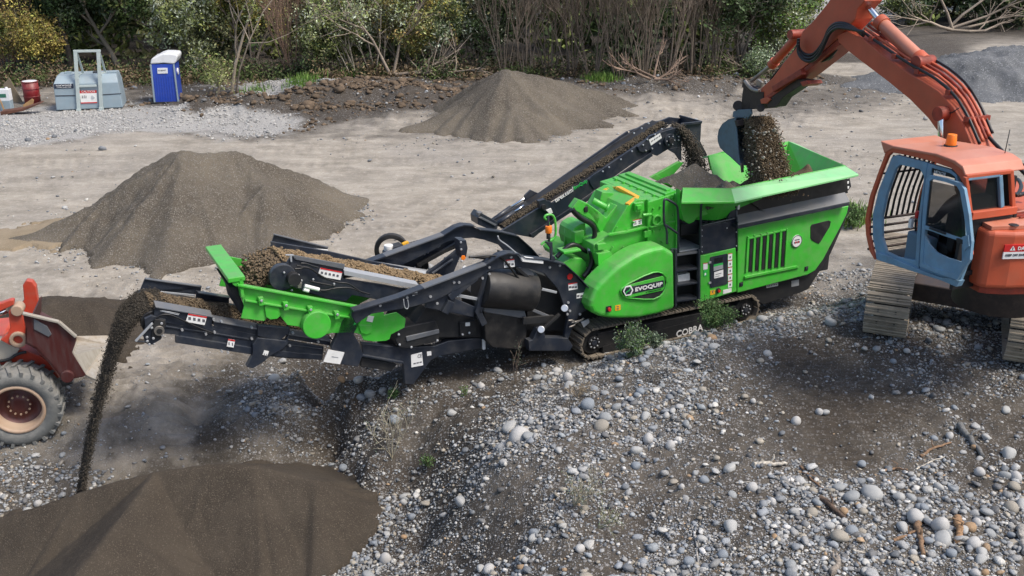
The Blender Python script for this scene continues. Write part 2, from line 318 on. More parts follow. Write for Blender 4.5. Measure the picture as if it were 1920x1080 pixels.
# ---------------------------------------------------------------- stockpiles
def pile(name, ridge, slope, mt, label, foot=None, seed=1, res=.06, bumpy=.05, ext=7, ribs=.1, group=None, rnd_top=.12):
    """heap whose flanks fall at the angle of repose from a ridge line of (x, y, z) points"""
    R = np.array(ridge, float); x0, x1 = R[:, 0].min()-ext, R[:, 0].max()+ext; y0, y1 = R[:, 1].min()-ext, R[:, 1].max()+ext
    nx, ny = int((x1-x0)/res)+1, int((y1-y0)/res)+1
    X, Y = np.meshgrid(np.linspace(x0, x1, nx), np.linspace(y0, y1, ny))
    best = np.full(X.shape, -9.)
    for i in range(max(1, len(R)-1)):
        a = R[i]; b_ = R[min(i+1, len(R)-1)]; d = b_-a; L2 = max(1e-6, d[0]**2+d[1]**2)
        t = np.clip(((X-a[0])*d[0]+(Y-a[1])*d[1])/L2, 0, 1)
        dx = X-(a[0]+t*d[0]); dy = Y-(a[1]+t*d[1]); r = np.hypot(dx, dy); an = np.arctan2(dy, dx)
        wob = 1+ribs*np.sin(an*3+seed)+ribs*.7*np.sin(an*7+seed*2.3)+ribs*.4*np.sin(an*13+seed*1.7)
        wob = wob+.22*fbm(an*2.6+i*.37, r*.25, 1.0, 3, seed*3)
        hh = a[2]+t*d[2]-slope*wob*(np.sqrt(r*r+rnd_top**2)-rnd_top)
        best = np.maximum(best, hh)
    G = gh(X, Y)
    n = bumpy*fbm(X, Y, 1.2, 5, seed*7)+bumpy*.35*fbm(X, Y, 9, 3, seed)
    lo = best-G
    hh = G+np.log1p(np.exp(np.clip(lo/.10, -30, 30)))*.10+n*sstep(lo, 0, .5)
    keep = (hh-G) > .03+.035*np.clip(fbm(X, Y, 3.0, 4, seed+5)*2+.5, 0, 2)
    hh = np.where(keep, hh, G-.05)
    idx = np.arange(nx*ny).reshape(ny, nx)
    k = keep; q = k[:-1, :-1] | k[1:, :-1] | k[:-1, 1:] | k[1:, 1:]
    a, b_, c, d = idx[:-1, :-1][q], idx[:-1, 1:][q], idx[1:, 1:][q], idx[1:, :-1][q]
    Fc = np.stack([a, b_, c, d], 1); V = np.stack([X.ravel(), Y.ravel(), hh.ravel()], 1)
    used = np.unique(Fc); rem = np.full(len(V), -1); rem[used] = np.arange(len(used))
    o = np_mesh(name, V[used], rem[Fc], mt); tag(o, label, 'gravel pile', group)
    return o
def rz(px, py, y):
    """point on the viewing ray of a pixel at depth y"""
    d = ray(px, py); t = y/d[1]; return (t*d[0], y, H+t*d[2])
M_pile_sand = mat_grit('crushed sand', (.046, .037, .028), (.068, .055, .041), (.10, .083, .064), vs=(45, 100), stonemix=.5, bump=.5, patch=1.2, fine=160)
M_pile_grey = mat_grit('crushed grey chip', (.082, .068, .052), (.165, .140, .105), (.22, .20, .17), vs=(24, 52), stonemix=.75, bump=.7, patch=.4, fine=110)
M_pile_tan = mat_grit('tan sand', (.24, .19, .125), (.30, .24, .165), (.3, .25, .18), vs=(45, 100), stonemix=.3, bump=.4, patch=1.2, fine=140)
M_pile_blue = mat_grit('dark blue grey chip', (.095, .10, .105), (.15, .155, .16), (.24, .25, .26), vs=(14, 30), stonemix=.5, bump=.6, patch=.5, fine=90)
pile('gravel_pile', [rz(-120, 480, 21.9), rz(60, 440, 22.2), rz(200, 372, 22.8), rz(325, 295, 23.4), rz(340, 282, 23.5), rz(312, 370, 22.6), rz(296, 430, 21.9), rz(312, 370, 22.6), rz(345, 280, 23.5), rz(430, 285, 24.0), rz(500, 345, 23.1), rz(430, 285, 24.0), rz(560, 335, 24.6), rz(640, 370, 24.9)], .68, M_pile_grey,
     'long brown-grey gravel pile behind the green screen box, wheel tracks climbing its left end', seed=3, res=.05, bumpy=.13, ext=5, ribs=.13)
pile('gravel_pile', [rz(880, 190, 35.2), rz(942, 131, 36), rz(962, 200, 34.3), rz(985, 262, 32.7), rz(962, 200, 34.3), rz(950, 131, 36.1), rz(1060, 152, 37.5), rz(1150, 180, 39)], .66, M_pile_grey,
     'pointed gravel pile with a dark left face, in front of the bare shrubs', seed=5, res=.09, bumpy=.14, ext=6, ribs=.12)
pile('sand_ramp', [rz(-60, 452, 22.3), rz(60, 436, 22.5), rz(150, 420, 22.8)], .3, M_pile_tan,
     'low tan sand ramp joining the left end of the long gravel pile', seed=4, res=.05, bumpy=.05, ext=3, ribs=.05, rnd_top=.6)
pile('gravel_pile', [rz(1812, 104, 44), rz(1870, 94, 45), rz(1960, 86, 46), rz(2100, 90, 47)], .38, M_pile_blue,
     'low blue-grey gravel pile at the far right, behind the orange boom', seed=8, res=.12, bumpy=.3, ext=7, ribs=.15, rnd_top=1.0)
pile('gravel_pile', [rz(95, 560, 17.7), rz(150, 563, 17.8), rz(185, 580, 17.8)], .55, M_pile_sand,
     'small dark soil heap behind the loader bucket', seed=2, res=.04, bumpy=.06, ext=2.4, ribs=.1, rnd_top=.3)
pile('sand_pile', [rz(-330, 1010, 11.9), rz(-80, 1000, 11.9), rz(20, 966, 12.0), rz(150, 925, 12.15), rz(290, 884, 12.3), rz(400, 872, 12.3), rz(480, 874, 12.3), rz(590, 900, 12.2), rz(480, 874, 12.3), rz(290, 884, 12.3), rz(215, 990, 11.0), rz(135, 1090, 10.0)], .74, M_pile_sand,
     'smooth dark crushed sand pile under the falling stream, bottom left', seed=6, res=.03, bumpy=.05, ext=4, ribs=.04, rnd_top=.04)

# ================================================================ mesh builder for machine parts
SPLIT = {'sticker', 'latch', 'track_wheel', 'hopper_wing', 'maker_plate', 'step', 'spring_bracket', 'springs', 'chain_hook', 'hydraulic_hose', 'pipe_fitting', 'grille_bar', 'corner_strip', 'stand', 'rail', 'skirt_board', 'rollers', 'apron_ram', 'hatch', 'pipe_clamp', 'teeth', 'control_lever', 'hood_opening', 'brace', 'linkage', 'rotor_housing', 'oil_pipe', 'tilt_ram', 'post', 'wall_rib', 'quick_hitch', 'fittings', 'cable', 'engine_hose', 'ladder', 'gauge'}
class B:
    def __init__(s): s.v = []; s.f = []; s.m = []; s.sm = []; s.mats = []
    def mi(s, m):
        if m not in s.mats: s.mats.append(m)
        return s.mats.index(m)
    def add(s, vs, fs, m, smooth=False):
        o = len(s.v); s.v += [tuple(map(float, p)) for p in vs]; k = s.mi(m)
        for f in fs: s.f.append([o+i for i in f]); s.m.append(k); s.sm.append(smooth)
        return s
    def plate(s, pts, dv, m):
        """planar outline extruded by dv along v (or by a vector)"""
        d = (0, dv, 0) if isinstance(dv, (int, float)) else dv
        n = len(pts); q = [(p[0]+d[0], p[1]+d[1], p[2]+d[2]) for p in pts]
        return s.add(list(pts)+q, [list(range(n))[::-1], list(range(n, 2*n))]+[[i, (i+1) % n, n+(i+1) % n, n+i] for i in range(n)], m)
    def box(s, c, d, m, rot=0, tilt=0):
        """box centred at c, size d; tilt turns it in the u-z plane, rot about z"""
        x, y, z = d[0]/2, d[1]/2, d[2]/2; vs = []
        for a in (-x, x):
            for b in (-y, y):
                for e in (-z, z):
                    p = (a*math.cos(tilt)-e*math.sin(tilt), b, a*math.sin(tilt)+e*math.cos(tilt))
                    p = (p[0]*math.cos(rot)-p[1]*math.sin(rot), p[0]*math.sin(rot)+p[1]*math.cos(rot), p[2])
                    vs.append((c[0]+p[0], c[1]+p[1], c[2]+p[2]))
        return s.add(vs, [(0, 1, 3, 2), (4, 6, 7, 5), (0, 4, 5, 1), (2, 3, 7, 6), (0, 2, 6, 4), (1, 5, 7, 3)], m)
    def cyl(s, a, b, r, m, n=16, r2=None, smooth=True, caps=True):
        a = Vector(a); b = Vector(b); r2 = r if r2 is None else r2; w = (b-a).normalized()
        x = w.orthogonal().normalized(); y = w.cross(x); vs = []
        for p, rr in ((a, r), (b, r2)):
            for i in range(n): t = 2*math.pi*i/n; vs.append(p+x*math.cos(t)*rr+y*math.sin(t)*rr)
        s.add(vs, [[i, (i+1) % n, n+(i+1) % n, n+i] for i in range(n)], m, smooth)
        if caps: s.add(vs, [list(range(n))[::-1], list(range(n, 2*n))], m)
        return s
    def ring(s, a, b, r, ri, m, n=24):
        a = Vector(a); b = Vector(b); w = (b-a).normalized(); x = w.orthogonal().normalized(); y = w.cross(x); vs = []
        for p, rr in ((a, r), (b, r), (b, ri), (a, ri)):
            for i in range(n): t = 2*math.pi*i/n; vs.append(p+x*math.cos(t)*rr+y*math.sin(t)*rr)
        return s.add(vs, [[k*n+i, k*n+(i+1) % n, ((k+1) % 4)*n+(i+1) % n, ((k+1) % 4)*n+i] for k in range(4) for i in range(n)], m, True)
    def tube(s, pts, r, m, n=8, smooth_path=0, r_end=None):
        P = [Vector(p) for p in pts]
        for _ in range(smooth_path):
            Q = [P[0]]
            for i in range(len(P)-1): Q += [P[i]*.75+P[i+1]*.25, P[i]*.25+P[i+1]*.75]
            P = Q+[P[-1]]
        vs = []; x = None
        for i, p in enumerate(P):
            t = (P[min(i+1, len(P)-1)]-P[max(i-1, 0)]).normalized()
            x = (t.orthogonal() if x is None else x-t*x.dot(t)).normalized(); y = t.cross(x)
            rr = r if r_end is None else r+(r_end-r)*i/(len(P)-1)
            for k in range(n): a = 2*math.pi*k/n; vs.append(p+x*math.cos(a)*rr+y*math.sin(a)*rr)
        fs = [[i*n+k, i*n+(k+1) % n, (i+1)*n+(k+1) % n, (i+1)*n+k] for i in range(len(P)-1) for k in range(n)]
        s.add(vs, fs, m, True); return s.add(vs, [list(range(n))[::-1], list(range((len(P)-1)*n, len(P)*n))], m)
    def bar(s, a, b, w, h, m, up=(0, 0, 1)):
        """rectangular bar from a to b, w across, h along up"""
        a = Vector(a); b = Vector(b); t = (b-a).normalized(); y = Vector(up).cross(t).normalized(); z = t.cross(y); vs = []
        for p in (a, b):
            for (i, j) in ((-1, -1), (1, -1), (1, 1), (-1, 1)): vs.append(p+y*i*w/2+z*j*h/2)
        return s.add(vs, [(0, 3, 2, 1), (4, 5, 6, 7), (0, 1, 5, 4), (1, 2, 6, 5), (2, 3, 7, 6), (3, 0, 4, 7)], m)
    def bolts(s, pts, r, m, d=(0, -.02, 0)):
        for p in pts: s.cyl(p, (p[0]+d[0], p[1]+d[1], p[2]+d[2]), r, m, n=6, smooth=False)
        return s
    def split(s):
        """separate the pieces that do not touch or overlap"""
        par = list(range(len(s.v)))
        def fd(i):
            while par[i] != i: par[i] = par[par[i]]; i = par[i]
            return i
        for f in s.f:
            for i in f[1:]: par[fd(i)] = fd(f[0])
        isl = {}
        for i in range(len(s.v)): isl.setdefault(fd(i), []).append(i)
        g = [[set(v), [min(s.v[i][k] for i in v)-.006 for k in range(3)], [max(s.v[i][k] for i in v)+.006 for k in range(3)]] for v in isl.values()]
        ch = True
        while ch:
            ch = False
            for a in range(len(g)):
                for b_ in range(a+1, len(g)):
                    if all(g[a][1][k] <= g[b_][2][k] and g[b_][1][k] <= g[a][2][k] for k in range(3)):
                        g[a] = [g[a][0] | g[b_][0], [min(x, y) for x, y in zip(g[a][1], g[b_][1])], [max(x, y) for x, y in zip(g[a][2], g[b_][2])]]; g.pop(b_); ch = True; break
                if ch: break
        out = []
        for q in g:
            n = B(); n.mats = s.mats; mp = {}
            for f, m, sm in zip(s.f, s.m, s.sm):
                if f[0] in q[0]:
                    for i in f:
                        if i not in mp: mp[i] = len(n.v); n.v.append(s.v[i])
                    n.f.append([mp[i] for i in f]); n.m.append(m); n.sm.append(sm)
            if n.f: out.append(n)
        return out
    def obj(s, name, parent=None, bevel=0.0, seg=2, label=None, whole=False):
        if not whole and name in SPLIT and len(s.v) < 3000:
            k = s.split()
            if len(k) > 1: return [q.obj(name, parent, bevel, seg, label, True) for q in k][0]
        me = bpy.data.meshes.new(name); me.from_pydata(s.v, [], s.f)
        for m in s.mats: me.materials.append(m)
        me.polygons.foreach_set('material_index', s.m); me.polygons.foreach_set('use_smooth', s.sm)
        bm = bmesh.new(); bm.from_mesh(me); bmesh.ops.remove_doubles(bm, verts=bm.verts, dist=1e-5); bmesh.ops.recalc_face_normals(bm, faces=bm.faces); bm.to_mesh(me); bm.free()
        o = bpy.data.objects.new(name, me); C.objects.link(o)
        if parent: o.parent = parent
        if bevel:
            b = o.modifiers.new('bevel', 'BEVEL'); b.width = bevel; b.segments = seg; b.limit_method = 'ANGLE'; b.angle_limit = math.radians(35); b.use_clamp_overlap = True
        if label: o['label'] = label
        return o
def zm(ox, oy, s): return lambda pts: [(ox+x/s, oy+y/s) for x, y in pts]
ZA = zm(240, 420, 3.375); ZB = zm(640, 400, 3.177); ZC = zm(1020, 300, 2.7); ZD = zm(1240, 220, 2.7); ZE = zm(860, 200, 3.84)
ZF = zm(1320, 0, 2.5717); ZG = zm(1560, 240, 2.347); ZG2 = zm(1610, 280, 4.0); ZH = zm(1020, 350, 5.142); ZI = zm(900, 360, 4.5)
ZJ = zm(0, 560, 3.723); ZK = zm(520, 460, 9.82); ZN = zm(640, 400, 6.75); ZQ = zm(1320, 130, 4.696); ZR = zm(1780, 240, 6.0)
ZL = zm(1310, 455, 9.39); ZO = zm(1150, 510, 16.0)
def T(fr, v, pts): return [fr.P(x, y, v) for x, y in pts]
def text(name, s, parent, a, b, h, m, n=(0, -1, 0), ext=.003, bold=0.0, fitw=True, up=None):
    """raised lettering from local point a (lower left) towards b (lower right), cap height h, facing n"""
    cu = bpy.data.curves.new(name, 'FONT'); cu.body = s; cu.extrude = .02; cu.offset = bold; cu.resolution_u = 3
    o = bpy.data.objects.new(name, cu); C.objects.link(o); bpy.context.view_layer.update()
    me = bpy.data.meshes.new_from_object(o.evaluated_get(bpy.context.evaluated_depsgraph_get())); bpy.data.objects.remove(o)
    co = np.array([v.co[:] for v in me.vertices]); mn = co.min(0); mx = co.max(0)
    a = Vector(a); b = Vector(b); X = (b-a).normalized(); N = Vector(n).normalized(); Y = N.cross(X).normalized()
    w = (b-a).length
    for v, c in zip(me.vertices, co):
        p = a+X*((c[0]-mn[0])/(mx[0]-mn[0])*w)+Y*((c[1]-mn[1])/(mx[1]-mn[1])*h)+N*(ext if c[2] > 0 else -ext)
        v.co = p
    me.materials.clear(); me.materials.append(m)
    o = bpy.data.objects.new(name, me); C.objects.link(o); o.parent = parent
    return o

# ---------------------------------------------------------------- paints and metals
G_ = mat('bright green paint', (.058, .47, .040), .38, coat=.25, dirt=.45, dirtcol=(.24, .27, .17), scale=5, bump=.05, var=.12)
GP = mat('sky glare green paint', (.24, .62, .25), .4, coat=.2, dirt=.35, dirtcol=(.36, .42, .3), scale=5, var=.1)  # paler green paints the sky's reflection onto the hopper rim
K_ = mat('blue black steel paint', (.017, .023, .036), .38, coat=.25, dirt=.42, dirtcol=(.10, .098, .092), scale=5, bump=.05, var=.2)
K2 = mat('dull black steel', (.010, .011, .013), .6, dirt=.35, dirtcol=(.07, .062, .05), scale=6, bump=.1)
RB = mat('black rubber', (.012, .012, .013), .45, dirt=.4, dirtcol=(.08, .072, .06), scale=5, bump=.1)
RUB = mat('black hose', (.010, .010, .011), .4)
GR = mat('galvanised grey rail', (.42, .44, .46), .45, metal=.35, dirt=.3, scale=8)
LG = mat('light grey sheet and lit lips', (.11, .12, .135), .4, coat=.2, dirt=.35, scale=6)  # grey sheet colour, also paints sky light on flanges and lips
ST = mat('worn bare steel', (.34, .32, .29), .4, metal=.8, dirt=.4, dirtcol=(.16, .11, .07), scale=9)
CH = mat('chromed rod', (.75, .78, .8), .15, metal=1)
WH = mat('white decal', (.78, .78, .76), .5, dirt=.2, scale=10)
RD = mat('red decal', (.55, .02, .02), .45)
YL = mat('yellow paint', (.80, .42, .02), .45, dirt=.25, scale=6)
OR = mat('orange lamp', (.9, .22, .02), .3)
GLY = mat('grey print', (.10, .10, .11), .6)
BOLT = mat('zinc bolt', (.60, .61, .62), .35, metal=.6)
TRKS = mat('track steel', (.18, .155, .125), .55, metal=.2, dirt=.8, dirtcol=(.30, .25, .185), scale=5, bump=.2)
GRN2 = mat('green print', (.03, .45, .08), .5)
DKS = mat('display glass', (.012, .014, .016), .12, coat=.5)

M = MF; P = M.P
crusher = empty('mobile_crusher', (M.O[0], M.O[1], 0), M.ang, 'large green and black tracked crusher with conveyors and hopper', 'crusher')
def decal(b, cx, cy, w, h, v, m, slope=-.19, vs=0):
    """small rectangular sticker centred on a pixel, w x h pixels, following the machine's long edges"""
    s = slope
    q = [(cx-w/2+vs, cy+h/2-s*w/2), (cx+w/2+vs, cy+h/2+s*w/2), (cx+w/2, cy-h/2+s*w/2), (cx-w/2, cy-h/2-s*w/2)]
    b.plate(T(M, v, q), .004, m); return b
def prints(b, cx, cy, w, h, v, m, nx, ny, slope=-.19):
    """rows of small printed pictograms on a sticker"""
    for i in range(nx):
        for j in range(ny):
            x = cx+w*((i+.5)/nx-.5)*.86; y = cy+h*((j+.5)/ny-.5)*.8+slope*(x-cx)
            ww = w/nx*.5*rnd.uniform(.6, 1); hh = h/ny*.45*rnd.uniform(.6, 1)
            b.plate(T(M, v-.002, [(x-ww/2, y+hh/2), (x+ww/2, y+hh/2), (x+ww/2, y-hh/2), (x-ww/2, y-hh/2)]), .003, m)

def stadium(x0, x1, r, n):
    """centre line of a track: list of (u, z, angle) equally spaced"""
    Ls = x1-x0; tot = 2*Ls+2*math.pi*r; out = []
    for i in range(n):
        d = tot*i/n
        if d < Ls: out.append((x0+d, 2*r, 0.))
        elif d < Ls+math.pi*r: a = (d-Ls)/r; out.append((x1+r*math.sin(a), r+r*math.cos(a), -a))
        elif d < 2*Ls+math.pi*r: out.append((x1-(d-Ls-math.pi*r), 0, math.pi))
        else: a = (d-2*Ls-math.pi*r)/r; out.append((x0-r*math.sin(a), r-r*math.cos(a), math.pi-a))
    return out
def track(parent, v0, v1, x0, x1, r, z0, n, thick=.03, grouser=.035, frame_m=K2, three=False, name='track', bolt=False, tm=None):
    tm = tm or TRKS; b = B(); pitch = (2*(x1-x0)+2*math.pi*r)/n
    for (u, z, a) in stadium(x0, x1, r, n):
        nx, nz = -math.sin(a), math.cos(a); tx, tz = math.cos(a), math.sin(a)
        def pt(s, h, vv): return (u+tx*s+nx*h, vv, z0+z+tz*s+nz*h)
        w = pitch*.46; prof = [(-w, 0), (w, 0), (w, thick), (w*.55, thick)]+([(w*.5, thick+grouser), (w*.28, thick+grouser), (w*.2, thick)] if True else [])
        if three: prof += [(w*.0, thick), (-w*.04, thick+grouser*.7), (-w*.22, thick+grouser*.7), (-w*.26, thick)]
        prof += [(-w*.55, thick), (-w*.6, thick+grouser), (-w*.82, thick+grouser), (-w*.9, thick), (-w, thick)]
        b.plate([pt(s, h, v0) for s, h in prof], v1-v0, tm)
        if bolt:
            for fv in (.3, .7):
                c = pt(-w*.12, thick+.001, v0+(v1-v0)*fv); b.cyl(c, (c[0]+nx*.012, c[1], c[2]+nz*.012), .02, K2, n=6)
    t = b.obj(name, parent)
    f = B(); vm = (v0+v1)/2; w = (v1-v0)*.30
    f.plate([(x0+r*.3, vm-w*1.2, z0+r*.45), (x1-r*.9, vm-w*1.2, z0+r*.45), (x1-r*.9, vm-w*1.2, z0+r*1.45), (x0+r*.3, vm-w*1.2, z0+r*1.6)], w*2.4, frame_m)
    f.obj('track_frame', t, .01)
    wh = B(); rr = r*.86
    for x in (x0, x1):
        wh.cyl((x, vm-w, z0+r), (x, vm+w, z0+r), rr, K2, 20); wh.cyl((x, vm-w*1.35, z0+r), (x, vm-w, z0+r), rr*.55, K2, 14); wh.cyl((x, vm-w*1.5, z0+r), (x, vm-w*1.3, z0+r), rr*.25, K_, 10)
        wh.bolts([(x+math.cos(k*math.pi/4)*rr*.42, vm-w*1.35, z0+r+math.sin(k*math.pi/4)*rr*.42) for k in range(8)], .018, BOLT)
    wh.obj('track_wheel', t, .008)
    rl = B(); k = int((x1-x0)/(r*1.6))
    for i in range(k): x = x0+(x1-x0)*(i+.9)/(k+.6); rl.cyl((x, vm-w*1.1, z0+r*.33), (x, vm+w*1.1, z0+r*.33), r*.3, K2, 12)
    rl.obj('rollers', t)
    return t
# ---- crawler tracks
t1 = track(crusher, 0.0, .42, -1.62, 1.68, .25, .035, 52, grouser=.022)
t2 = track(crusher, 1.62, 2.04, -1.62, 1.68, .25, .035, 52, grouser=.022)
text('lettering', 'COBRA', t1, P(1268, 633, .05), P(1318, 619, .05), .13, WH, bold=.02)
b = B(); b.plate(T(M, .055, [(1130, 690), (1130, 650), (1180, 633), (1325, 595), (1372, 590), (1372, 606), (1325, 620), (1160, 680)]), .10, K2); decal(b, 1138, 668, 9, 14, .05, WH); b.obj('side_plate', t1, .006)
# ---- chassis
b = B()
b.box((.1, 1.02, .62), (3.9, 1.1, .26), K2)
b.plate(T(M, .1, ZD([(400, 880), (740, 800), (850, 670), (950, 450), (960, 460), (858, 690), (745, 870), (700, 890), (520, 948), (480, 935), (400, 905)])), 1.85, K2)
b.box((-1.9, 1.0, .62), (1.2, 1.2, .3), K2)
b.obj('chassis', crusher, .012)
b = B(); decal(b, 1448, 535, 22, 6, .095, WH); prints(b, 1448, 535, 22, 6, .094, GLY, 6, 1); decal(b, 1491, 531, 14, 11, .095, GR); b.obj('maker_plate', crusher)
# ---- engine side panel with louvres
b = B(); sp = T(M, -.02, ZD([(388, 565), (950, 447), (940, 490), (905, 560), (860, 645), (820, 720), (780, 775), (740, 798), (385, 890)])); b.plate(sp, .10, G_)
pn = b.obj('engine_panel', crusher, .018, 3)
b = B()
for i in range(6):
    x = 447+i*31.5; b.plate(T(M, -.032, ZD([(x-4+i*1.2, 782-i*5), (x+10+i*1.2, 779-i*5), (x+18+i*1.5, 606-i*6.5), (x+5+i*1.5, 609-i*6.5)])), .02, K2)
b.obj('louvres', pn)
b = B()
for i in range(7):
    x = 440+i*31.5-8; b.plate(T(M, -.048, ZD([(x-4+i*1.2, 786-i*5), (x+5+i*1.2, 784-i*5), (x+13+i*1.5, 602-i*6.5), (x+6+i*1.5, 604-i*6.5)])), .028, G_)
b.plate(T(M, -.055, ZD([(424, 806), (424, 818), (700, 762), (688, 752)])), .036, G_)
b.plate(T(M, -.045, ZD([(436, 612), (634, 566), (634, 574), (440, 620)])), .03, G_)
b.obj('louvre_frame', pn, .006)
b = B(); b.plate(T(M, -.03, ZD([(757, 552), (764, 543), (848, 522), (859, 528), (852, 556), (806, 632), (797, 641), (764, 624), (757, 612)])), .015, RB); b.obj('vent_window', pn, .004)
b = B(); q = ZD([(687, 627)])[0]; c0 = P(q[0], q[1], -.04); b.cyl(c0, (c0[0], -.02, c0[2]), .118, WH, 28); b.ring((c0[0], -.045, c0[2]), (c0[0], -.035, c0[2]), .118, .108, GLY)
for i in range(5): b.box((c0[0]-.06+i*.03, -.043, c0[2]-.02), (.022, .004, .03+.01*(i % 2)), RD if i % 2 else GLY)
b.box((c0[0], -.043, c0[2]+.03), (.12, .004, .016), GLY); b.obj('badge', pn)
b = B()
for x, y in ZD([(735, 766), (405, 846)]): c0 = P(x, y, -.03); b.box((c0[0], -.025, c0[2]), (.085, .012, .085), K2); b.box((c0[0], -.034, c0[2]), (.05, .012, .05), K_)
b.obj('latch', pn, .004)
# ---- sheet metal above it: black band, sloping cover, rubber skirt
b = B(); b.plate(T(M, -.15, ZD([(385, 545), (388, 565), (950, 447), (955, 432)])), .28, K_)
top = T(M, .0, ZD([(384, 493), (930, 378)])); bot = T(M, -.16, ZD([(955, 428), (388, 545)])); b.add([top[0], top[1], bot[0], bot[1]]+[(p[0], p[1]+.02, p[2]-.03) for p in (top[0], top[1], bot[0], bot[1])], [(0, 1, 2, 3), (7, 6, 5, 4), (0, 4, 5, 1), (1, 5, 6, 2), (2, 6, 7, 3), (3, 7, 4, 0)], LG)
b.obj('sloping_cover', crusher, .006)
b = B(); b.plate(T(M, .0, ZD([(378, 400), (940, 290), (945, 383), (384, 495)])), .03, RB); b.obj('rubber_skirt', crusher, .004)
b = B(); b.plate(T(M, .10, ZD([(935, 298), (950, 292), (962, 350), (945, 372), (932, 370)])), .03, K2)
for x, y in ZD([(943, 305), (944, 330), (945, 355)]): c0 = P(x, y, .098); b.box(c0, (.05, .01, .05), WH)
b.obj('hinge_bracket', crusher, .004)
b = B(); zt = 2.28; b.box((2.2, 1.05, 1.35), (3.2, 1.7, 1.35), K2); b.obj('engine_bay', crusher, .02)
# ---- hopper
ZH_ = 2.80
n0 = M.Z(1288, 366, ZH_-.02); nA = M.Z(1378, 366, ZH_-.04); nB = M.Z(1611, 320, ZH_)
i0 = M.Z(1280, 353, ZH_); iA = M.Z(1371, 354, ZH_); iB = M.Z(1585, 311, ZH_); fB = M.Z(1479, 265, ZH_); fB0 = M.Z(1462, 267, ZH_); fL = M.Z(1327, 292, ZH_-.03); fL2 = M.Z(1250, 305, ZH_-.25)
def quad(b, p, th, m):
    p = [Vector(q) for q in p]; n = (p[1]-p[0]).cross(p[2]-p[0]).normalized()*th
    vs = p+[q+n for q in p]; k = len(p); b.add(vs, [list(range(k)), list(range(k, 2*k))[::-1]]+[[i, (i+1) % k, k+(i+1) % k, k+i] for i in range(k)], m)
def low(p, du, dv, z): return (p[0]+du, p[1]+dv, z)
hop = B(); zb = 2.15; print('RIMV', iA, iB, fB, fL, n0, nA, nB, i0)
quad(hop, [iA, iB, low(iB, -.35, .35, zb), low(iA, .0, .35, zb)], .02, G_)
quad(hop, [iB, fB, low(fB, -.35, -.35, zb), low(iB, -.35, .35, zb)], .02, G_)
quad(hop, [fB, fL, low(fL, 0, -.35, zb), low(fB, -.35, -.35, zb)], .02, G_)
quad(hop, [i0, iA, low(iA, 0, .35, zb), low(i0, 0, .35, zb)], .02, G_)
hopper = hop.obj('hopper', crusher, .004)
rim = B()
def flange(b, ins, outs, th, m):
    """folded rim between an inner and an outer polyline"""
    k = len(ins); vs = list(ins)+list(outs)+[(p[0], p[1], p[2]-th) for p in ins]+[(p[0], p[1], p[2]-th) for p in outs]; fs = []
    for i in range(k-1): fs += [(i, i+1, k+i+1, k+i), (2*k+i, 3*k+i, 3*k+i+1, 2*k+i+1), (k+i, k+i+1, 3*k+i+1, 3*k+i), (i, 2*k+i, 2*k+i+1, i+1)]
    fs += [(0, k, 3*k, 2*k), (k-1, 3*k-1, 4*k-1, 2*k-1)]
    b.add(vs, fs, m)
o0 = (n0[0]-.12, n0[1]-.02, n0[2]-.10); oA = (nA[0], nA[1]-.01, nA[2]-.11); oB = (nB[0], nB[1], nB[2]-.07)
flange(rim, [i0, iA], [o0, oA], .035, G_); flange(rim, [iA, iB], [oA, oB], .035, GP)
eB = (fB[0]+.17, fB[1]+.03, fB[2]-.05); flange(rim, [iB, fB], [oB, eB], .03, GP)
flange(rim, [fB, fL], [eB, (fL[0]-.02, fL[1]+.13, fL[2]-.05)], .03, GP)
rim.obj('hopper_rim', hopper, .006)
# left end wings of the hopper
b = B(); w0 = T(M, 2.05, ZE([(1410, 500), (1590, 398), (1620, 405), (1500, 545)])); b.plate(w0, .08, G_)
b.plate(T(M, 1.95, ZE([(1380, 510), (1420, 488), (1560, 560), (1530, 585)])), .06, G_)
b.plate(T(M, 2.25, ZD([(235, 196), (330, 170), (437, 262), (430, 292), (370, 300), (250, 268)])), .03, G_)
b.obj('hopper_wing', hopper, .006)
# ---- vibrating feeder side under the rim
b = B(); b.plate(T(M, .10, ZD([(92, 365), (128, 398), (380, 400), (378, 420), (310, 430), (312, 470), (240, 495), (180, 505), (165, 530), (140, 540), (112, 520), (100, 470)])), .12, G_)
b.plate(T(M, .06, ZD([(200, 478), (308, 448), (312, 470), (205, 500)])), .05, G_)
b.bolts(T(M, .085, ZD([(225, 460), (240, 455), (255, 452), (275, 440)])), .022, G_); c0 = P(*ZD([(294, 430)])[0], .09); b.cyl(c0, (c0[0], .12, c0[2]), .05, K2)
b.obj('feeder', crusher, .008)
b = B()
for x, y in ZD([(215, 520), (250, 512), (290, 505)]):
    c0 = P(x, y, .2)
    for k in range(6): b.ring((c0[0], c0[1], c0[2]-.09+k*.035), (c0[0], c0[1], c0[2]-.075+k*.035), .07, .045, K_, 14)
b.obj('springs', crusher)
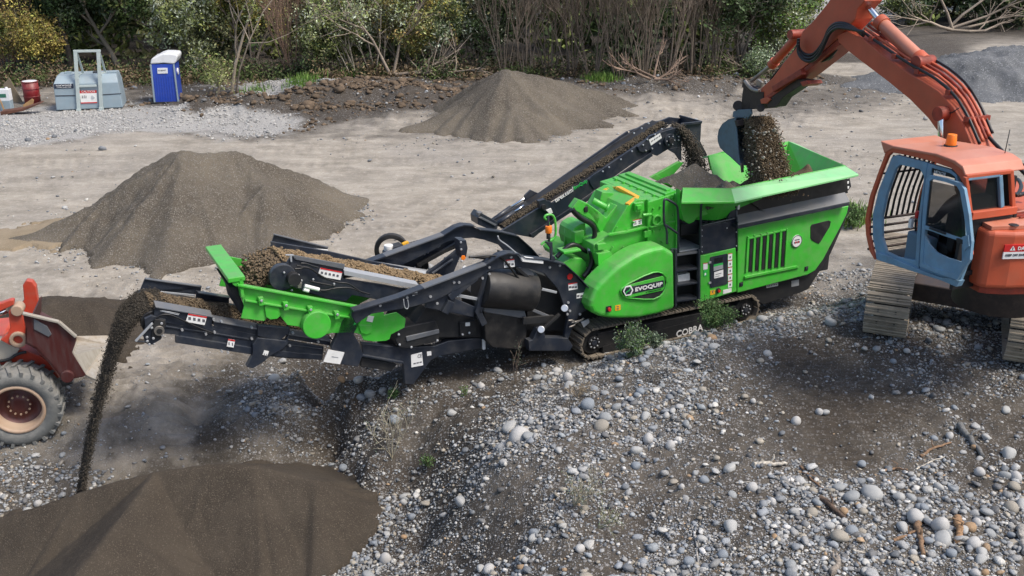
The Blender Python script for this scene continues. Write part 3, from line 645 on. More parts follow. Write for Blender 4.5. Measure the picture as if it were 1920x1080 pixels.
# ---- platform with black side, ladder, rails
b = B(); b.plate(T(M, .0, ZD([(200, 555), (330, 530), (370, 430), (382, 440), (384, 660), (200, 695)])), .05, K_); b.plate(T(M, .25, ZD([(100, 545), (380, 500), (384, 560), (100, 600)])), .8, K2)
b.bolts(T(M, -.002, ZD([(203, 570), (203, 600), (203, 655), (203, 680), (378, 540), (378, 580), (378, 650), (330, 560)])), .014, BOLT)
pq = T(M, 0, ZC([(620, 435), (668, 470), (786, 480), (786, 462)]))
z_p = M.P(*ZC([(668, 480)])[0], 0)[2]
b.box((M.P(1283, 470, .3)[0], .45, z_p), (.62, .75, .04), GR)
b.obj('platform', crusher, .006)
b = B()
for (xa, xb) in ((664, 674), (783, 793)): b.plate(T(M, -.06, ZC([(xa, 455), (xb, 453), (xb, 742), (xa, 745)])), .06, K_)
b.plate(T(M, .25, ZC([(672, 480), (786, 470), (786, 715), (672, 735)])), .03, K2)
lad = b.obj('ladder', crusher, .006)
b = B()
for y in (478, 560, 632, 712):
    a = P(*ZC([(674, y)])[0], -.03); e = P(*ZC([(784, y-16)])[0], -.03); b.plate([a, e, (e[0], -.03, e[2]-.035), (a[0], -.03, a[2]-.035)], .24, LG if y == 478 else K_)
b.obj('step', lad, .004)
b = B(); b.plate(T(M, .10, ZC([(678, 585), (738, 572), (740, 620), (680, 636)])), .12, WH); b.obj('fuel_box', crusher, .006)
def rail(pts, v, r=.021, sm=2, zz=ZC, m=K_):
    b = B(); b.tube([P(x, y, v) for x, y in zz(pts)], r, m, 8, sm); return b.obj('handrail', crusher)
rail([(622, 425), (622, 345), (606, 325), (606, 208), (612, 198), (625, 200), (665, 222), (680, 245), (680, 470)], -.03); rail([(608, 325), (640, 345), (678, 372)], -.03)
rail([(690, 365), (750, 352), (768, 335), (768, 250), (755, 220), (740, 215), (695, 222), (690, 365)], .35)
rail([(793, 470), (793, 240), (800, 215), (835, 196), (890, 188), (915, 192), (965, 222), (972, 240)], -.03); rail([(793, 335), (965, 295)], -.03)
b = B(); b.box(P(*ZC([(984, 238)])[0], -.03), (.045, .03, .085), WH); b.obj('work_light', crusher, .005)
b = B(); b.tube([P(x, y, .0) for x, y in ZC([(972, 200), (975, 330), (975, 460)])], .02, K_); b.plate(T(M, .36, ZC([(678, 240), (700, 235), (700, 385), (678, 380)])), .02, K2); b.obj('post', crusher)
# ---- control cabinet door
b = B(); b.plate(T(M, -.015, ZL([(28, 236), (655, 92), (668, 860), (22, 1050)])), .08, G_); cab_ = b.obj('control_door', crusher, .010, 2)
b = B(); b.plate(T(M, -.028, ZL([(205, 270), (225, 252), (500, 195), (508, 215), (508, 715), (490, 735), (215, 795), (203, 775)])), .014, K_); b.plate(T(M, -.034, ZL([(285, 280), (425, 245), (425, 330), (285, 362)])), .008, DKS)
b.plate(T(M, -.034, ZL([(265, 390), (430, 355), (430, 385), (265, 425)])), .008, GRN2); b.plate(T(M, -.033, ZL([(265, 425), (430, 385), (432, 455), (265, 500)])), .008, GR); b.plate(T(M, -.034, ZL([(275, 525), (434, 475), (434, 595), (275, 632)])), .008, WH)
b.plate(T(M, -.037, ZL([(300, 560), (400, 530), (400, 540), (300, 570)])), .004, GLY); b.plate(T(M, -.037, ZL([(290, 600), (370, 580), (370, 588), (290, 608)])), .004, GLY)
for x, y in ((200, 350), (200, 710)): b.plate(T(M, -.036, ZL([(x-20, y+20), (x+22, y+12), (x+22, y-22), (x-20, y-14)])), .012, GR)
b.obj('control_screen', cab_)
b = B()
for i in range(5):
    y = 190+i*121; b.plate(T(M, -.022, ZL([(518, y+120), (590, y+105), (592, y), (520, y+12)])), .006, WH); b.plate(T(M, -.024, ZL([(518, y+14), (592, y+2), (592, y-6), (518, y+5)])), .006, RD)
    b.plate(T(M, -.025, ZL([(545, y+85), (568, y+80), (568, y+45), (545, y+50)])), .004, GLY)
b.plate(T(M, -.022, ZL([(82, 480), (158, 465), (158, 360), (82, 372)])), .006, WH); b.plate(T(M, -.024, ZL([(82, 374), (158, 362), (158, 352), (82, 364)])), .006, RD); b.plate(T(M, -.022, ZL([(88, 600), (152, 585), (152, 480), (88, 492)])), .006, GRN2); b.plate(T(M, -.024, ZL([(105, 580), (130, 570), (130, 530), (105, 540)])), .004, WH)
b.plate(T(M, -.022, ZL([(432, 905), (580, 865), (580, 800), (432, 838)])), .006, WH); b.plate(T(M, -.022, ZL([(205, 925), (290, 905), (290, 832), (205, 845)])), .006, YL); b.plate(T(M, -.025, ZL([(228, 860), (272, 848), (272, 838), (228, 850)])), .004, GLY)
b.plate(T(M, -.025, ZL([(245, 890), (256, 888), (256, 852), (245, 855)])), .004, GLY)
b.obj('sticker', cab_)
b = B(); q = ZL([(340, 840)])[0]; c0 = P(q[0], q[1], -.02); b.cyl((c0[0], -.04, c0[2]), (c0[0], 0, c0[2]), .048, K2, 18); b.cyl((c0[0], -.07, c0[2]), (c0[0], -.04, c0[2]), .026, RD, 14); b.obj('stop_button', cab_)
# ---- green hood with the name
hp = [(232, 745), (236, 715), (262, 655), (283, 628), (330, 580), (375, 540), (420, 510), (465, 482), (510, 462), (560, 448), (608, 440), (662, 470), (665, 755), (580, 782), (480, 803), (400, 806), (330, 803), (285, 795), (250, 778)]
b = B(); b.plate(T(M, -.22, ZC(hp)), .46, G_); hood = b.obj('side_hood', crusher, .075, 4); hood.modifiers[0].angle_limit = math.radians(50)
for p in hood.data.polygons: p.use_smooth = False
b = B()
lens = [(240, 560), (300, 460), (480, 340), (700, 230), (900, 130), (1180, 25), (1320, 10), (1450, 50), (1540, 150), (1580, 300), (1550, 480), (1480, 620), (1380, 720), (1200, 800), (900, 800), (600, 775), (420, 760), (300, 700)]
lp = T(M, -.234, ZO(lens)); b.plate(lp, .02, K2)
cc = Vector((sum(p[0] for p in lp)/len(lp), -.234, sum(p[2] for p in lp)/len(lp)))
b.obj('hood_opening', hood)
b = B(); n = len(lp); oo = [cc+(Vector(p)-cc)*1.07 for p in lp]; ii = [cc+(Vector(p)-cc)*.99 for p in lp]
ro = [(p[0], -.228, p[2]) for p in oo]; rm = [tuple((oo[i]*.6+ii[i]*.4)[k] if k != 1 else -.262 for k in range(3)) for i in range(n)]; ri = [(p[0], -.222, p[2]) for p in ii]
b.add(ro+rm+ri, [(i, (i+1) % n, n+(i+1) % n, n+i) for i in range(n)]+[(n+i, n+(i+1) % n, 2*n+(i+1) % n, 2*n+i) for i in range(n)], G_, True); b.obj('hood_lip', hood)
b = B(); b.plate(T(M, -.25, ZO([(300, 470), (420, 400), (1500, 120), (1540, 180), (1540, 480), (1480, 560), (500, 770), (340, 720)])), .02, G_); b.obj('name_band', hood, .006)
b = B(); b.plate(T(M, -.258, ZO([(540, 440), (1510, 245), (1510, 450), (540, 660)])), .010, K_)
hx = [(295, 580), (370, 430), (530, 405), (600, 540), (535, 690), (375, 720)]; b.plate(T(M, -.264, ZO(hx)), .012, WH); c = (445, 565); b.plate(T(M, -.267, ZO([(c[0]+(x-c[0])*.74, c[1]+(y-c[1])*.74) for x, y in hx])), .008, K_)
b.plate(T(M, -.270, ZO([(375, 640), (390, 590), (470, 545), (500, 500), (510, 460), (525, 470), (515, 530), (480, 570), (410, 610), (390, 665)])), .006, GRN2); b.obj('logo_plate', hood)
text('lettering', 'EVOQUIP', hood, P(*ZO([(655, 610)])[0], -.262), P(*ZO([(1475, 430)])[0], -.262), .083, WH, bold=.025)
text('lettering', 'A TEREX BRAND', hood, P(*ZO([(970, 635)])[0], -.254), P(*ZO([(1440, 530)])[0], -.254), .022, K_, ext=.002)
b = B(); q = ZC([(326, 753)])[0]; c0 = P(*q, -.22); b.box((c0[0], -.225, c0[2]), (.10, .02, .10), K2); b.cyl((c0[0], -.27, c0[2]), (c0[0], -.23, c0[2]), .03, RD, 14); b.obj('stop_button', hood)
b = B(); decal(b, *ZC([(374, 748)])[0], 10, 10, -.226, YL); prints(b, *ZC([(374, 748)])[0], 10, 10, -.227, GLY, 1, 2); b.obj('sticker', hood)
# ---- impact chamber
v0, v1 = .28, 1.85
b = B()
b.plate(T(M, v0, ZH([(1005, 150), (1290, 60), (1290, 400), (1270, 600), (1100, 640), (1005, 640)])), v1-v0, G_)
b.plate(T(M, v0+.02, ZH([(1008, 122), (905, 122), (860, 150), (800, 190), (740, 290), (690, 370), (640, 460), (560, 510), (480, 560), (475, 640), (490, 700), (520, 780), (500, 830), (560, 850), (800, 760), (1008, 640)])), 1.08, G_)
cham = b.obj('impact_chamber', crusher, .012)
b = B()   # flanges, ribs, hinges, covers welded on the chamber
b.plate(T(M, v0-.05, ZH([(1000, 128), (1010, 128), (1010, 630), (1000, 630)])), .06, G_)
b.plate(T(M, v0-.06, ZH([(620, 470), (640, 455), (800, 430), (985, 385), (1005, 388), (1005, 400), (790, 452), (640, 475)])), .07, G_)
b.plate(T(M, v0-.05, ZH([(1010, 370), (1040, 385), (1270, 330), (1270, 345), (1040, 398), (1010, 390)])), .06, G_)
b.plate(T(M, v0-.05, ZH([(1272, 70), (1292, 62), (1292, 590), (1272, 596)])), .06, G_)
b.plate(T(M, v0-.04, ZH([(560, 775), (800, 710), (800, 722), (562, 790)])), .05, G_)
for q in ([(880, 165), (965, 150), (968, 235), (885, 250)], [(970, 435), (1035, 420), (1038, 480), (972, 495)], [(518, 560), (600, 545), (602, 600), (522, 615)], [(1190, 375), (1200, 375), (1200, 400), (1190, 400)]): b.plate(T(M, v0-.06, ZH(q)), .07, G_)
b.plate(T(M, v0-.09, ZH([(900, 185), (945, 178), (947, 215), (903, 225)])), .04, G_)
b.plate(T(M, v0-.10, ZH([(520, 650), (640, 625), (665, 670), (650, 700), (560, 740), (525, 760)])), .12, G_)
c0 = P(*ZH([(1080, 320)])[0], v0); b.ring((c0[0], v0-.05, c0[2]), (c0[0], v0, c0[2]), .10, .07, G_)
c0 = P(*ZH([(600, 725)])[0], v0-.12); c1 = P(*ZH([(660, 805)])[0], v0-.12); b.cyl(c0, c1, .03, G_)
c0 = P(*ZH([(950, 275)])[0], v0-.05); c1 = P(*ZH([(1035, 268)])[0], v0-.05); b.cyl(c0, c1, .03, G_)
bp_ = [(1050, 210), (1120, 190), (1050, 280), (1130, 300), (1230, 110), (1050, 430), (1120, 410), (1200, 440), (1050, 540), (1130, 530), (900, 570), (820, 570), (760, 580), (660, 580), (940, 590), (800, 415), (900, 395), (700, 390), (860, 340), (1240, 270), (1200, 540)]
b.bolts(T(M, v0, ZH(bp_)), .018, G_, (0, -.03, 0))
b.obj('chamber_ribs', cham, .005)
# top lids of the chamber
b = B(); zt = P(*ZH([(1120, 110)])[0], v0)[2]
def on(x, y, v): return P(*ZH([(x, y)])[0], v)
for (xa, xb, hh) in ((1018, 1090, .02), (1105, 1150, .035), (1165, 1275, .05)):
    A = on(xa, 146-(xa-1005)*.32, v0+.05); Bq = on(xb, 146-(xb-1005)*.32, v0+.05)
    b.add([(A[0], v0+.04, A[2]), (Bq[0], v0+.04, Bq[2]), (Bq[0], v1-.04, Bq[2]), (A[0], v1-.04, A[2]), (A[0], v0+.04, A[2]+hh), (Bq[0], v0+.04, Bq[2]+hh), (Bq[0], v1-.04, Bq[2]+hh), (A[0], v1-.04, A[2]+hh)], [(3, 2, 1, 0), (4, 5, 6, 7), (0, 1, 5, 4), (1, 2, 6, 5), (2, 3, 7, 6), (3, 0, 4, 7)], G_)
A = on(1180, 90, v0+.1)
b.box((A[0]+.06, 1.05, A[2]+.06), (.10, 1.3, .10), G_)
for k in range(6): b.cyl((A[0]-.22, .45+k*.24, A[2]-.0), (A[0]-.22, .45+k*.24, A[2]+.05), .03, G_, 8)
b.obj('chamber_lid', cham, .008)
# apron adjustment housing at the front, rams
b = B()
b.plate(T(M, .55, ZH([(640, 440), (560, 480), (470, 300), (400, 230), (350, 130), (420, 160), (520, 230), (600, 300), (700, 180), (790, 200), (760, 290), (690, 370)])), .22, G_)
b.plate(T(M, .55, ZH([(268, 210), (330, 125), (420, 165), (520, 240), (540, 300), (515, 370), (470, 330), (350, 262)])), .14, G_)
b.plate(T(M, .9, ZH([(560, 50), (660, 60), (800, 120), (800, 200), (620, 220), (540, 130)])), .22, G_)
b.plate(T(M, .53, ZH([(385, 195), (425, 190), (428, 245), (392, 250)])), .04, K2)
b.obj('apron_frame', cham, .012)
b = B(); a0 = on(470, 130, .75); a1 = on(600, 200, .62); b.cyl(a0, a1, .055, G_, 14); b.cyl(a1, tuple(a1[i]+(a1[i]-a0[i])*.12 for i in range(3)), .085, G_, 14)
a0 = on(505, 100, 1.3); a1 = on(640, 175, 1.15); b.cyl(a0, a1, .05, G_, 14)
b.obj('apron_ram', cham, .004)
b = B(); b.plate(T(M, .50, ZH([(272, 212), (330, 125), (415, 165), (352, 255)])), .03, G_); b.obj('end_plate', cham, .005)
b = B(); b.plate(T(M, .58, ZH([(472, 272), (488, 262), (502, 280), (485, 300)])), .01, WH); b.plate(T(M, v0-.015, ZH([(858, 325), (942, 308), (944, 362), (862, 382)])), .01, WH); b.plate(T(M, v0-.018, ZH([(858, 325), (942, 308), (942, 312), (858, 330)])), .01, RD)
for x, y in ((880, 340), (922, 332), (882, 358), (924, 350)): b.plate(T(M, v0-.018, ZH([(x-10, y+8), (x+10, y+4), (x+10, y-6), (x-10, y-2)])), .006, GLY)
b.obj('sticker', cham)
# yellow lifting bracket
b = B()
pts = [on(575, 55, 1.2), on(610, 30, 1.2), on(680, 20, 1.2), on(720, 15, .95), on(900, 110, .42), on(800, 180, .34)]
for i in range(len(pts)-1): b.bar(pts[i], pts[i+1], .09, .07, YL)
b.obj('lifting_bracket', cham, .012)
# engine-side gearbox, guards left of the chamber
b = B()
b.plate(T(M, .75, ZI([(780, 330), (800, 300), (850, 270), (890, 262), (900, 480), (870, 500), (790, 470), (770, 400)])), .45, G_)
b.plate(T(M, .66, ZI([(800, 340), (880, 320), (885, 430), (800, 440)])), .12, G_)
b.plate(T(M, .5, ZI([(700, 600), (760, 560), (860, 560), (900, 600), (900, 760), (860, 740), (760, 660)])), .4, G_)
b.plate(T(M, .4, ZI([(705, 505), (850, 480), (860, 500), (710, 530)])), .25, G_)
b.plate(T(M, 1.5, ZI([(640, 520), (700, 450), (770, 430), (780, 500), (700, 540), (660, 560)])), .5, G_)
b.obj('rotor_housing', crusher, .014)
b = B(); b.tube([P(x, y, 1.0) for x, y in ZI([(718, 520), (718, 318), (860, 285)])], .022, G_, 8); b.obj('guard_rail', crusher)
b = B()
for pts, v, r in (([(270, 215), (300, 255), (360, 310), (450, 350), (490, 400), (490, 480), (460, 560), (450, 620)], .50, .045), ([(120, 680), (200, 600), (270, 552), (330, 570), (400, 625), (450, 632)], .55, .04), ([(450, 620), (470, 700), (440, 800), (380, 870)], .4, .05)):
    b.tube([on(x, y, v) for x, y in pts], r, RUB, 8, 2)
c0 = on(450, 590, .45); b.cyl(c0, (c0[0]+.01, c0[1], c0[2]-.09), .06, GR)
b.obj('hydraulic_hose', crusher)

# ================================================================ front of the crusher: arms, conveyors, screen box
AG = mat('aggregate on the belt', (.15, .11, .07), .95, var=.5, scale=30, bump=1.0, bscale=60)
def wall_side(name, v, th, poly, z=ZB, m=None, bev=.008, parent=None):
    b = B(); b.plate(T(M, v, z(poly)), th, m or K_); return b.obj(name, parent or crusher, bev)
# swan-neck side frames (near v=.05, far v=1.75), each with its bolted flange
nb = [(62, 578), (160, 540), (330, 498), (480, 440), (640, 380), (780, 335), (850, 300), (930, 255), (980, 238), (1040, 240), (1080, 262), (1210, 275), (1320, 300), (1400, 370), (1500, 490), (1495, 560), (1420, 600), (1370, 700), (1350, 760), (1330, 735), (1350, 620), (1330, 560), (1290, 450), (1210, 360), (1120, 330), (1050, 318), (1000, 322), (930, 335), (880, 345), (800, 400), (700, 450), (560, 520), (420, 560), (300, 580), (180, 600), (120, 640), (90, 660), (60, 610)]
b = B(); b.plate(T(M, .05, ZB(nb)), .07, K_); arm = b.obj('side_frame', crusher, .01)
fb = B(); pa = T(M, .05, ZB(nb)); fb.plate([(p[0], 1.72, p[2]) for p in pa], .07, K_); farm = fb.obj('side_frame', crusher, .01)
for (ar, vv) in ((arm, -.04), (farm, 1.63)):
    b = B(); k = T(M, .05, ZB([(62, 578), (330, 498), (480, 440), (640, 380), (850, 300), (930, 250), (980, 234), (1045, 238), (1085, 262), (1215, 275), (1320, 300), (1400, 372), (1505, 492)]))
    for i in range(len(k)-1):
        a, c_ = k[i], k[i+1]; b.add([(a[0], vv, a[2]), (c_[0], vv, c_[2]), (c_[0], vv+.17, c_[2]), (a[0], vv+.17, a[2]), (a[0], vv, a[2]+.02), (c_[0], vv, c_[2]+.02), (c_[0], vv+.17, c_[2]+.02), (a[0], vv+.17, a[2]+.02)], [(3, 2, 1, 0), (4, 5, 6, 7), (0, 1, 5, 4), (2, 3, 7, 6), (1, 2, 6, 5), (3, 0, 4, 7)], LG if 2 <= i <= 3 or i == 7 else K_)  # some flange pieces paler: sky light on their tops is painted
    b.obj('flange', ar)
b = B(); b.bolts(T(M, .05, ZB([(230, 548), (390, 500), (530, 495), (570, 535), (670, 410), (700, 410), (840, 385), (880, 320), (880, 360), (1010, 260), (1300, 310), (1420, 600), (1240, 320), (1180, 470), (1350, 530), (1360, 580), (1345, 600), (1320, 560), (1480, 450)])), .022, BOLT); b.bolts(T(M, .05, ZB([(1360, 375)])), .055, RD); b.obj('bolts', arm)
b = B()
for (q, c_) in (([(968, 280), (1030, 272), (1034, 318), (970, 324)], 1), ([(1352, 420), (1405, 410), (1408, 450), (1355, 460)], 1), ([(1402, 480), (1460, 468), (1462, 496), (1402, 508)], 0), ([(422, 468), (452, 460), (454, 484), (425, 492)], 0)):
    b.plate(T(M, .045, ZB(q)), .008, WH)
    if c_: b.plate(T(M, .042, ZB([q[0], q[1], (q[1][0], q[1][1]+6), (q[0][0], q[0][1]+6)])), .006, RD)
    x0, y0 = q[3]; x1, y1 = q[1]
    for i in range(3): xx = x0+(x1-x0)*(i+.5)/3; yy = (y0+y1)/2+4; b.plate(T(M, .042, ZB([(xx-7, yy+8), (xx+7, yy+6), (xx+7, yy-6), (xx-7, yy-4)])), .004, GLY)
b.obj('sticker', arm)
b = B(); b.plate(T(M, -.03, ZB([(1068, 262), (1075, 258), (1200, 276), (1205, 285), (1205, 303), (1080, 290)])), .06, WH); b.obj('reflector', arm, .01)
# inner braces, drum, chute behind the near frame
b = B()
b.bar(P(*ZB([(640, 500)])[0], .1), P(*ZB([(800, 375)])[0], .1), .08, .12, K_); b.bar(P(*ZB([(880, 360)])[0], .1), P(*ZB([(810, 590)])[0], .1), .09, .12, K_); b.bar(P(*ZB([(810, 580)])[0], .1), P(*ZB([(848, 660)])[0], .1), .09, .10, K_)
b.bar(P(*ZB([(650, 520)])[0], .1), P(*ZB([(610, 590)])[0], .1), .1, .12, K_)
b.plate(T(M, .12, ZB([(590, 490), (640, 470), (660, 500), (800, 560), (790, 620), (600, 580), (500, 560), (510, 520)])), .05, K_)
b.obj('brace', crusher, .008)
b = B(); a = P(*ZB([(1020, 400)])[0], .15); b.cyl((a[0]-.55, .22, a[2]-.04), (a[0]+.38, .22, a[2]-.28), .33, RB, 28); b.obj('rubber_drum', crusher, .02)
b = B(); b.bar(P(*ZB([(1040, 320)])[0], .08), P(*ZB([(1190, 450)])[0], .08), .06, .05, K2); b.bar(P(*ZB([(1190, 450)])[0], .08), P(*ZB([(1280, 470)])[0], .08), .05, .04, GR)
b.plate(T(M, .10, ZB([(1050, 325), (1100, 320), (1145, 350), (1150, 380), (1110, 375)])), .03, LG)
b.bar(P(*ZB([(700, 490)])[0], .14), P(*ZB([(1080, 560)])[0], .14), .03, .05, GR); b.bar(P(*ZB([(1140, 575)])[0], .12), P(*ZB([(1260, 625)])[0], .12), .04, .05, LG)
b.bar(P(*ZB([(1300, 600)])[0], .0), P(*ZB([(1200, 690)])[0], .0), .05, .05, K2); b.cyl(P(*ZB([(1330, 565)])[0], -.02), P(*ZB([(1330, 565)])[0], .1), .06, BOLT)
b.bar(P(*ZB([(1080, 640)])[0], .05), P(*ZB([(1260, 625)])[0], .12), .05, .12, K2)
b.obj('linkage', crusher, .006)
b = B(); b.plate(T(M, .16, ZB([(835, 520), (1090, 560), (1110, 640), (1100, 790), (1060, 815), (900, 800), (860, 760), (850, 600)])), .9, RB); b.plate(T(M, .13, ZB([(838, 510), (1090, 562), (1108, 632), (850, 590)])), .04, LG); b.obj('rubber_curtain', crusher, .02)
b = B(); b.plate(T(M, .3, ZB([(1120, 340), (1300, 400), (1340, 560), (1340, 700), (1100, 700), (1110, 560)])), 1.2, K2); b.plate(T(M, .35, ZB([(500, 560), (850, 640), (850, 740), (560, 740), (360, 780)])), 1.0, K2); b.obj('underframe', crusher, .01)
b = B(); b.plate(T(M, .02, ZB([(1115, 760), (1140, 755), (1170, 690), (1205, 680), (1215, 740), (1350, 745), (1380, 790), (1360, 820), (1120, 820)])), .14, K_); b.cyl(P(*ZB([(1190, 692)])[0], -.02), P(*ZB([(1190, 692)])[0], .2), .06, BOLT); b.obj('pivot_bracket', crusher, .008)
b = B()
for pts in ([(1350, 640), (1380, 635), (1400, 660), (1355, 680)], [(1390, 655), (1440, 630)], [(1370, 650), (1420, 640), (1445, 625)]): b.tube([P(x, y, -.0) for x, y in ZB(pts)], .016, ST, 6, 1)
b.plate(T(M, -.03, ZB([(1430, 650), (1475, 632), (1478, 650), (1445, 680)])), .03, GR); b.obj('pipe_fitting', crusher)
b = B()
for i in range(4): b.tube([P(x, y, .03+.06*i) for x, y in ZB([(760+i*12, 262), (830+i*30, 255+i*8), (900, 250+i*6), (960+i*20, 262), (1010+i*30, 330+i*10), (1080+i*20, 420), (1150, 440+i*15)])], .017, RUB, 6, 2)
for i in range(3): b.tube([P(x, y, .12) for x, y in ZB([(900, 372+i*10), (930, 365+i*14), (950, 400+i*10), (930, 420)])], .02, (BOLT, OR, RUB)[i], 6, 1)
b.obj('hydraulic_hose', crusher)
b = B(); b.tube([P(x, y, .0) for x, y in ZB([(150-0, 0)])]+[P(*ZB([(155, 0)])[0], .0)], .001, RUB, 4) if False else None
b.tube([P(x, y, .02) for x, y in ZI([(150, 370), (160, 405), (230, 450), (310, 520), (345, 555)])], .012, GR, 6, 1); b.tube([P(x, y, -.02) for x, y in ZB([(370, 510), (375, 560), (392, 572), (402, 555), (395, 515)])], .008, GR, 6, 2); b.obj('cable', crusher)
# beacon mast
b = B(); b.plate(T(M, .0, ZI([(555, 420), (612, 425), (615, 470), (612, 540), (635, 545), (635, 580), (600, 580), (598, 480)])), .05, K_); b.tube([P(x, y, .03) for x, y in ZI([(585, 415), (578, 350), (575, 200)])], .02, K_); mast = b.obj('beacon_mast', crusher, .004)
b = B(); c0 = P(*ZI([(578, 345)])[0], .03); b.cyl(c0, (c0[0], .03, c0[2]+.12), .055, OR, 14); b.cyl((c0[0], .03, c0[2]-.10), c0, .035, K2, 12); b.obj('beacon', mast, .008)
rail([(580, 280), (575, 235), (545, 225), (545, 205), (570, 190), (605, 190), (625, 210), (638, 260), (640, 370), (615, 400), (580, 415), (540, 420), (515, 445)], .05, .02, 2, ZI, G_)

# ---- long fines conveyor reaching left (near side v=.50, far side v=1.60)
V0, V1 = .50, 1.60
cv = empty('product_conveyor', (0, 0, 0)); cv.parent = crusher
b = B()
b.plate(T(M, V0, ZA([(165, 580), (550, 650), (1000, 735), (1240, 778), (1230, 860), (1000, 850), (750, 822), (300, 752), (305, 700), (160, 690)])), .05, K_)
b.plate(T(M, V0-.02, ZA([(200, 640), (550, 690), (820, 735), (1230, 790), (1230, 798), (820, 745), (550, 700), (200, 650)])), .03, K_)
b.plate(T(M, V0-.04, ZA([(300, 705), (830, 790), (1230, 830), (1225, 862), (750, 822), (300, 752)])), .05, K_)
pr = [(p[0], V1-.05, p[2]) for p in T(M, V0, ZA([(165, 560), (550, 640), (1000, 735), (1240, 778), (1230, 860), (750, 822), (160, 690)]))]; b.plate(pr, .05, K_)
b.obj('side_beam', cv, .006)
def skirt(q, v, name='skirt_board', lip=.10, m=K_):
    """upright board with a folded lip on top, skylight painted as paler grey; q: top-left, top-right, bottom-right, bottom-left pixels"""
    t = T(M, v, ZA(q)); b = B(); b.plate(t, .02, m)
    a, c_ = t[0], t[1]; s_ = 1 if v < 1 else -1
    b.add([(a[0], v-.03, a[2]-.0), (c_[0], v-.03, c_[2]-.0), (c_[0], v+lip, c_[2]+.05), (a[0], v+lip, a[2]+.05), (a[0], v-.03, a[2]-.02), (c_[0], v-.03, c_[2]-.02), (c_[0], v+lip, c_[2]+.03), (a[0], v+lip, a[2]+.03)], [(0, 1, 2, 3), (7, 6, 5, 4), (0, 4, 5, 1), (1, 5, 6, 2), (2, 6, 7, 3), (3, 7, 4, 0)], LG)
    return b.obj(name, cv, .004)
skirt([(172, 518), (532, 580), (532, 680), (160, 610)], V0-.02)
skirt([(540, 608), (828, 660), (825, 700), (545, 650)], V0-.01)
skirt([(1005, 690), (1280, 735), (1280, 770), (1005, 725)], V0-.01)
b = B(); b.plate(T(M, V1, ZA([(105, 348), (465, 398), (462, 420), (430, 445), (60, 430), (50, 465), (75, 420)])), .02, K_); w = T(M, V1, ZA([(108, 345), (465, 395)])); b.bar(w[0], w[1], .06, .02, LG)
b.plate(T(M, V1-.06, ZA([(430, 420), (640, 460), (640, 510), (430, 480)])), .03, K_); w = T(M, V1-.07, ZA([(205, 430), (425, 452)])); b.bar(w[0], w[1], .02, .03, GR); w = T(M, V1-.09, ZA([(440, 430), (640, 462)])); b.bar(w[0], w[1], .10, .02, LG); b.obj('skirt_board', cv, .005)
b = B(); b.plate(T(M, V0-.05, ZA([(105, 600), (150, 580), (240, 605), (242, 640), (210, 730), (150, 765), (110, 755), (98, 715), (110, 650)])), .06, K_); b.plate(T(M, V0-.09, ZA([(172, 603), (236, 612), (238, 640), (205, 728), (150, 718), (160, 640)])), .05, K2)
b.bolts(T(M, V0-.09, ZA([(150, 655), (212, 628), (216, 703), (120, 715), (160, 722), (122, 740), (135, 760), (150, 630)])), .02, BOLT); b.bar(P(*ZA([(48, 742)])[0], V0-.1), P(*ZA([(150, 632)])[0], V0-.1), .03, .03, GR); b.bar(P(*ZA([(48, 742)])[0], V0-.1), P(*ZA([(120, 745)])[0], V0-.08), .03, .02, K_)
b.obj('head_bracket', cv, .005)
c0 = P(*ZA([(178, 640)])[0], V0)
b = B(); b.cyl((c0[0]-.02, V0+.05, c0[2]+.02), (c0[0]-.02, V1-.05, c0[2]+.02), .17, RB, 24); b.obj('head_drum', cv)
b = B(); b.cyl((c0[0]+.02, V0-.12, c0[2]-.05), (c0[0]+.02, V0-.04, c0[2]-.05), .07, ST, 16); b.cyl((c0[0]+.02, V0-.13, c0[2]-.05), (c0[0]+.02, V0-.1, c0[2]-.05), .04, K2, 12); b.obj('bearing', cv)
# belt
e0 = (c0[0]-.02, 0, c0[2]+.20); e1t = P(*ZA([(1300, 735)])[0], V0); bel = B()
bel.add([(e0[0], V0+.06, e0[2]), (e1t[0], V0+.06, e1t[2]), (e1t[0], V1-.06, e1t[2]), (e0[0], V1-.06, e0[2]), (e0[0], V0+.06, e0[2]-.02), (e1t[0], V0+.06, e1t[2]-.02), (e1t[0], V1-.06, e1t[2]-.02), (e0[0], V1-.06, e0[2]-.02)], [(0, 1, 2, 3), (7, 6, 5, 4), (0, 4, 5, 1), (2, 6, 7, 3), (1, 5, 6, 2), (3, 7, 4, 0)], RB); bel.obj('belt', cv)
b = B()
for q in ([(750, 905), (790, 830), (790, 765), (820, 720), (1000, 740), (1020, 700), (1010, 760), (980, 790), (910, 830), (850, 880), (790, 915)],): b.plate(T(M, V0-.09, ZA(q)), .10, K_)
b.plate(T(M, V0-.07, ZA([(820, 640), (1025, 660), (1020, 690), (960, 740), (820, 710)])), .08, K_)
b.obj('leg_bracket', cv, .008)
b = B()
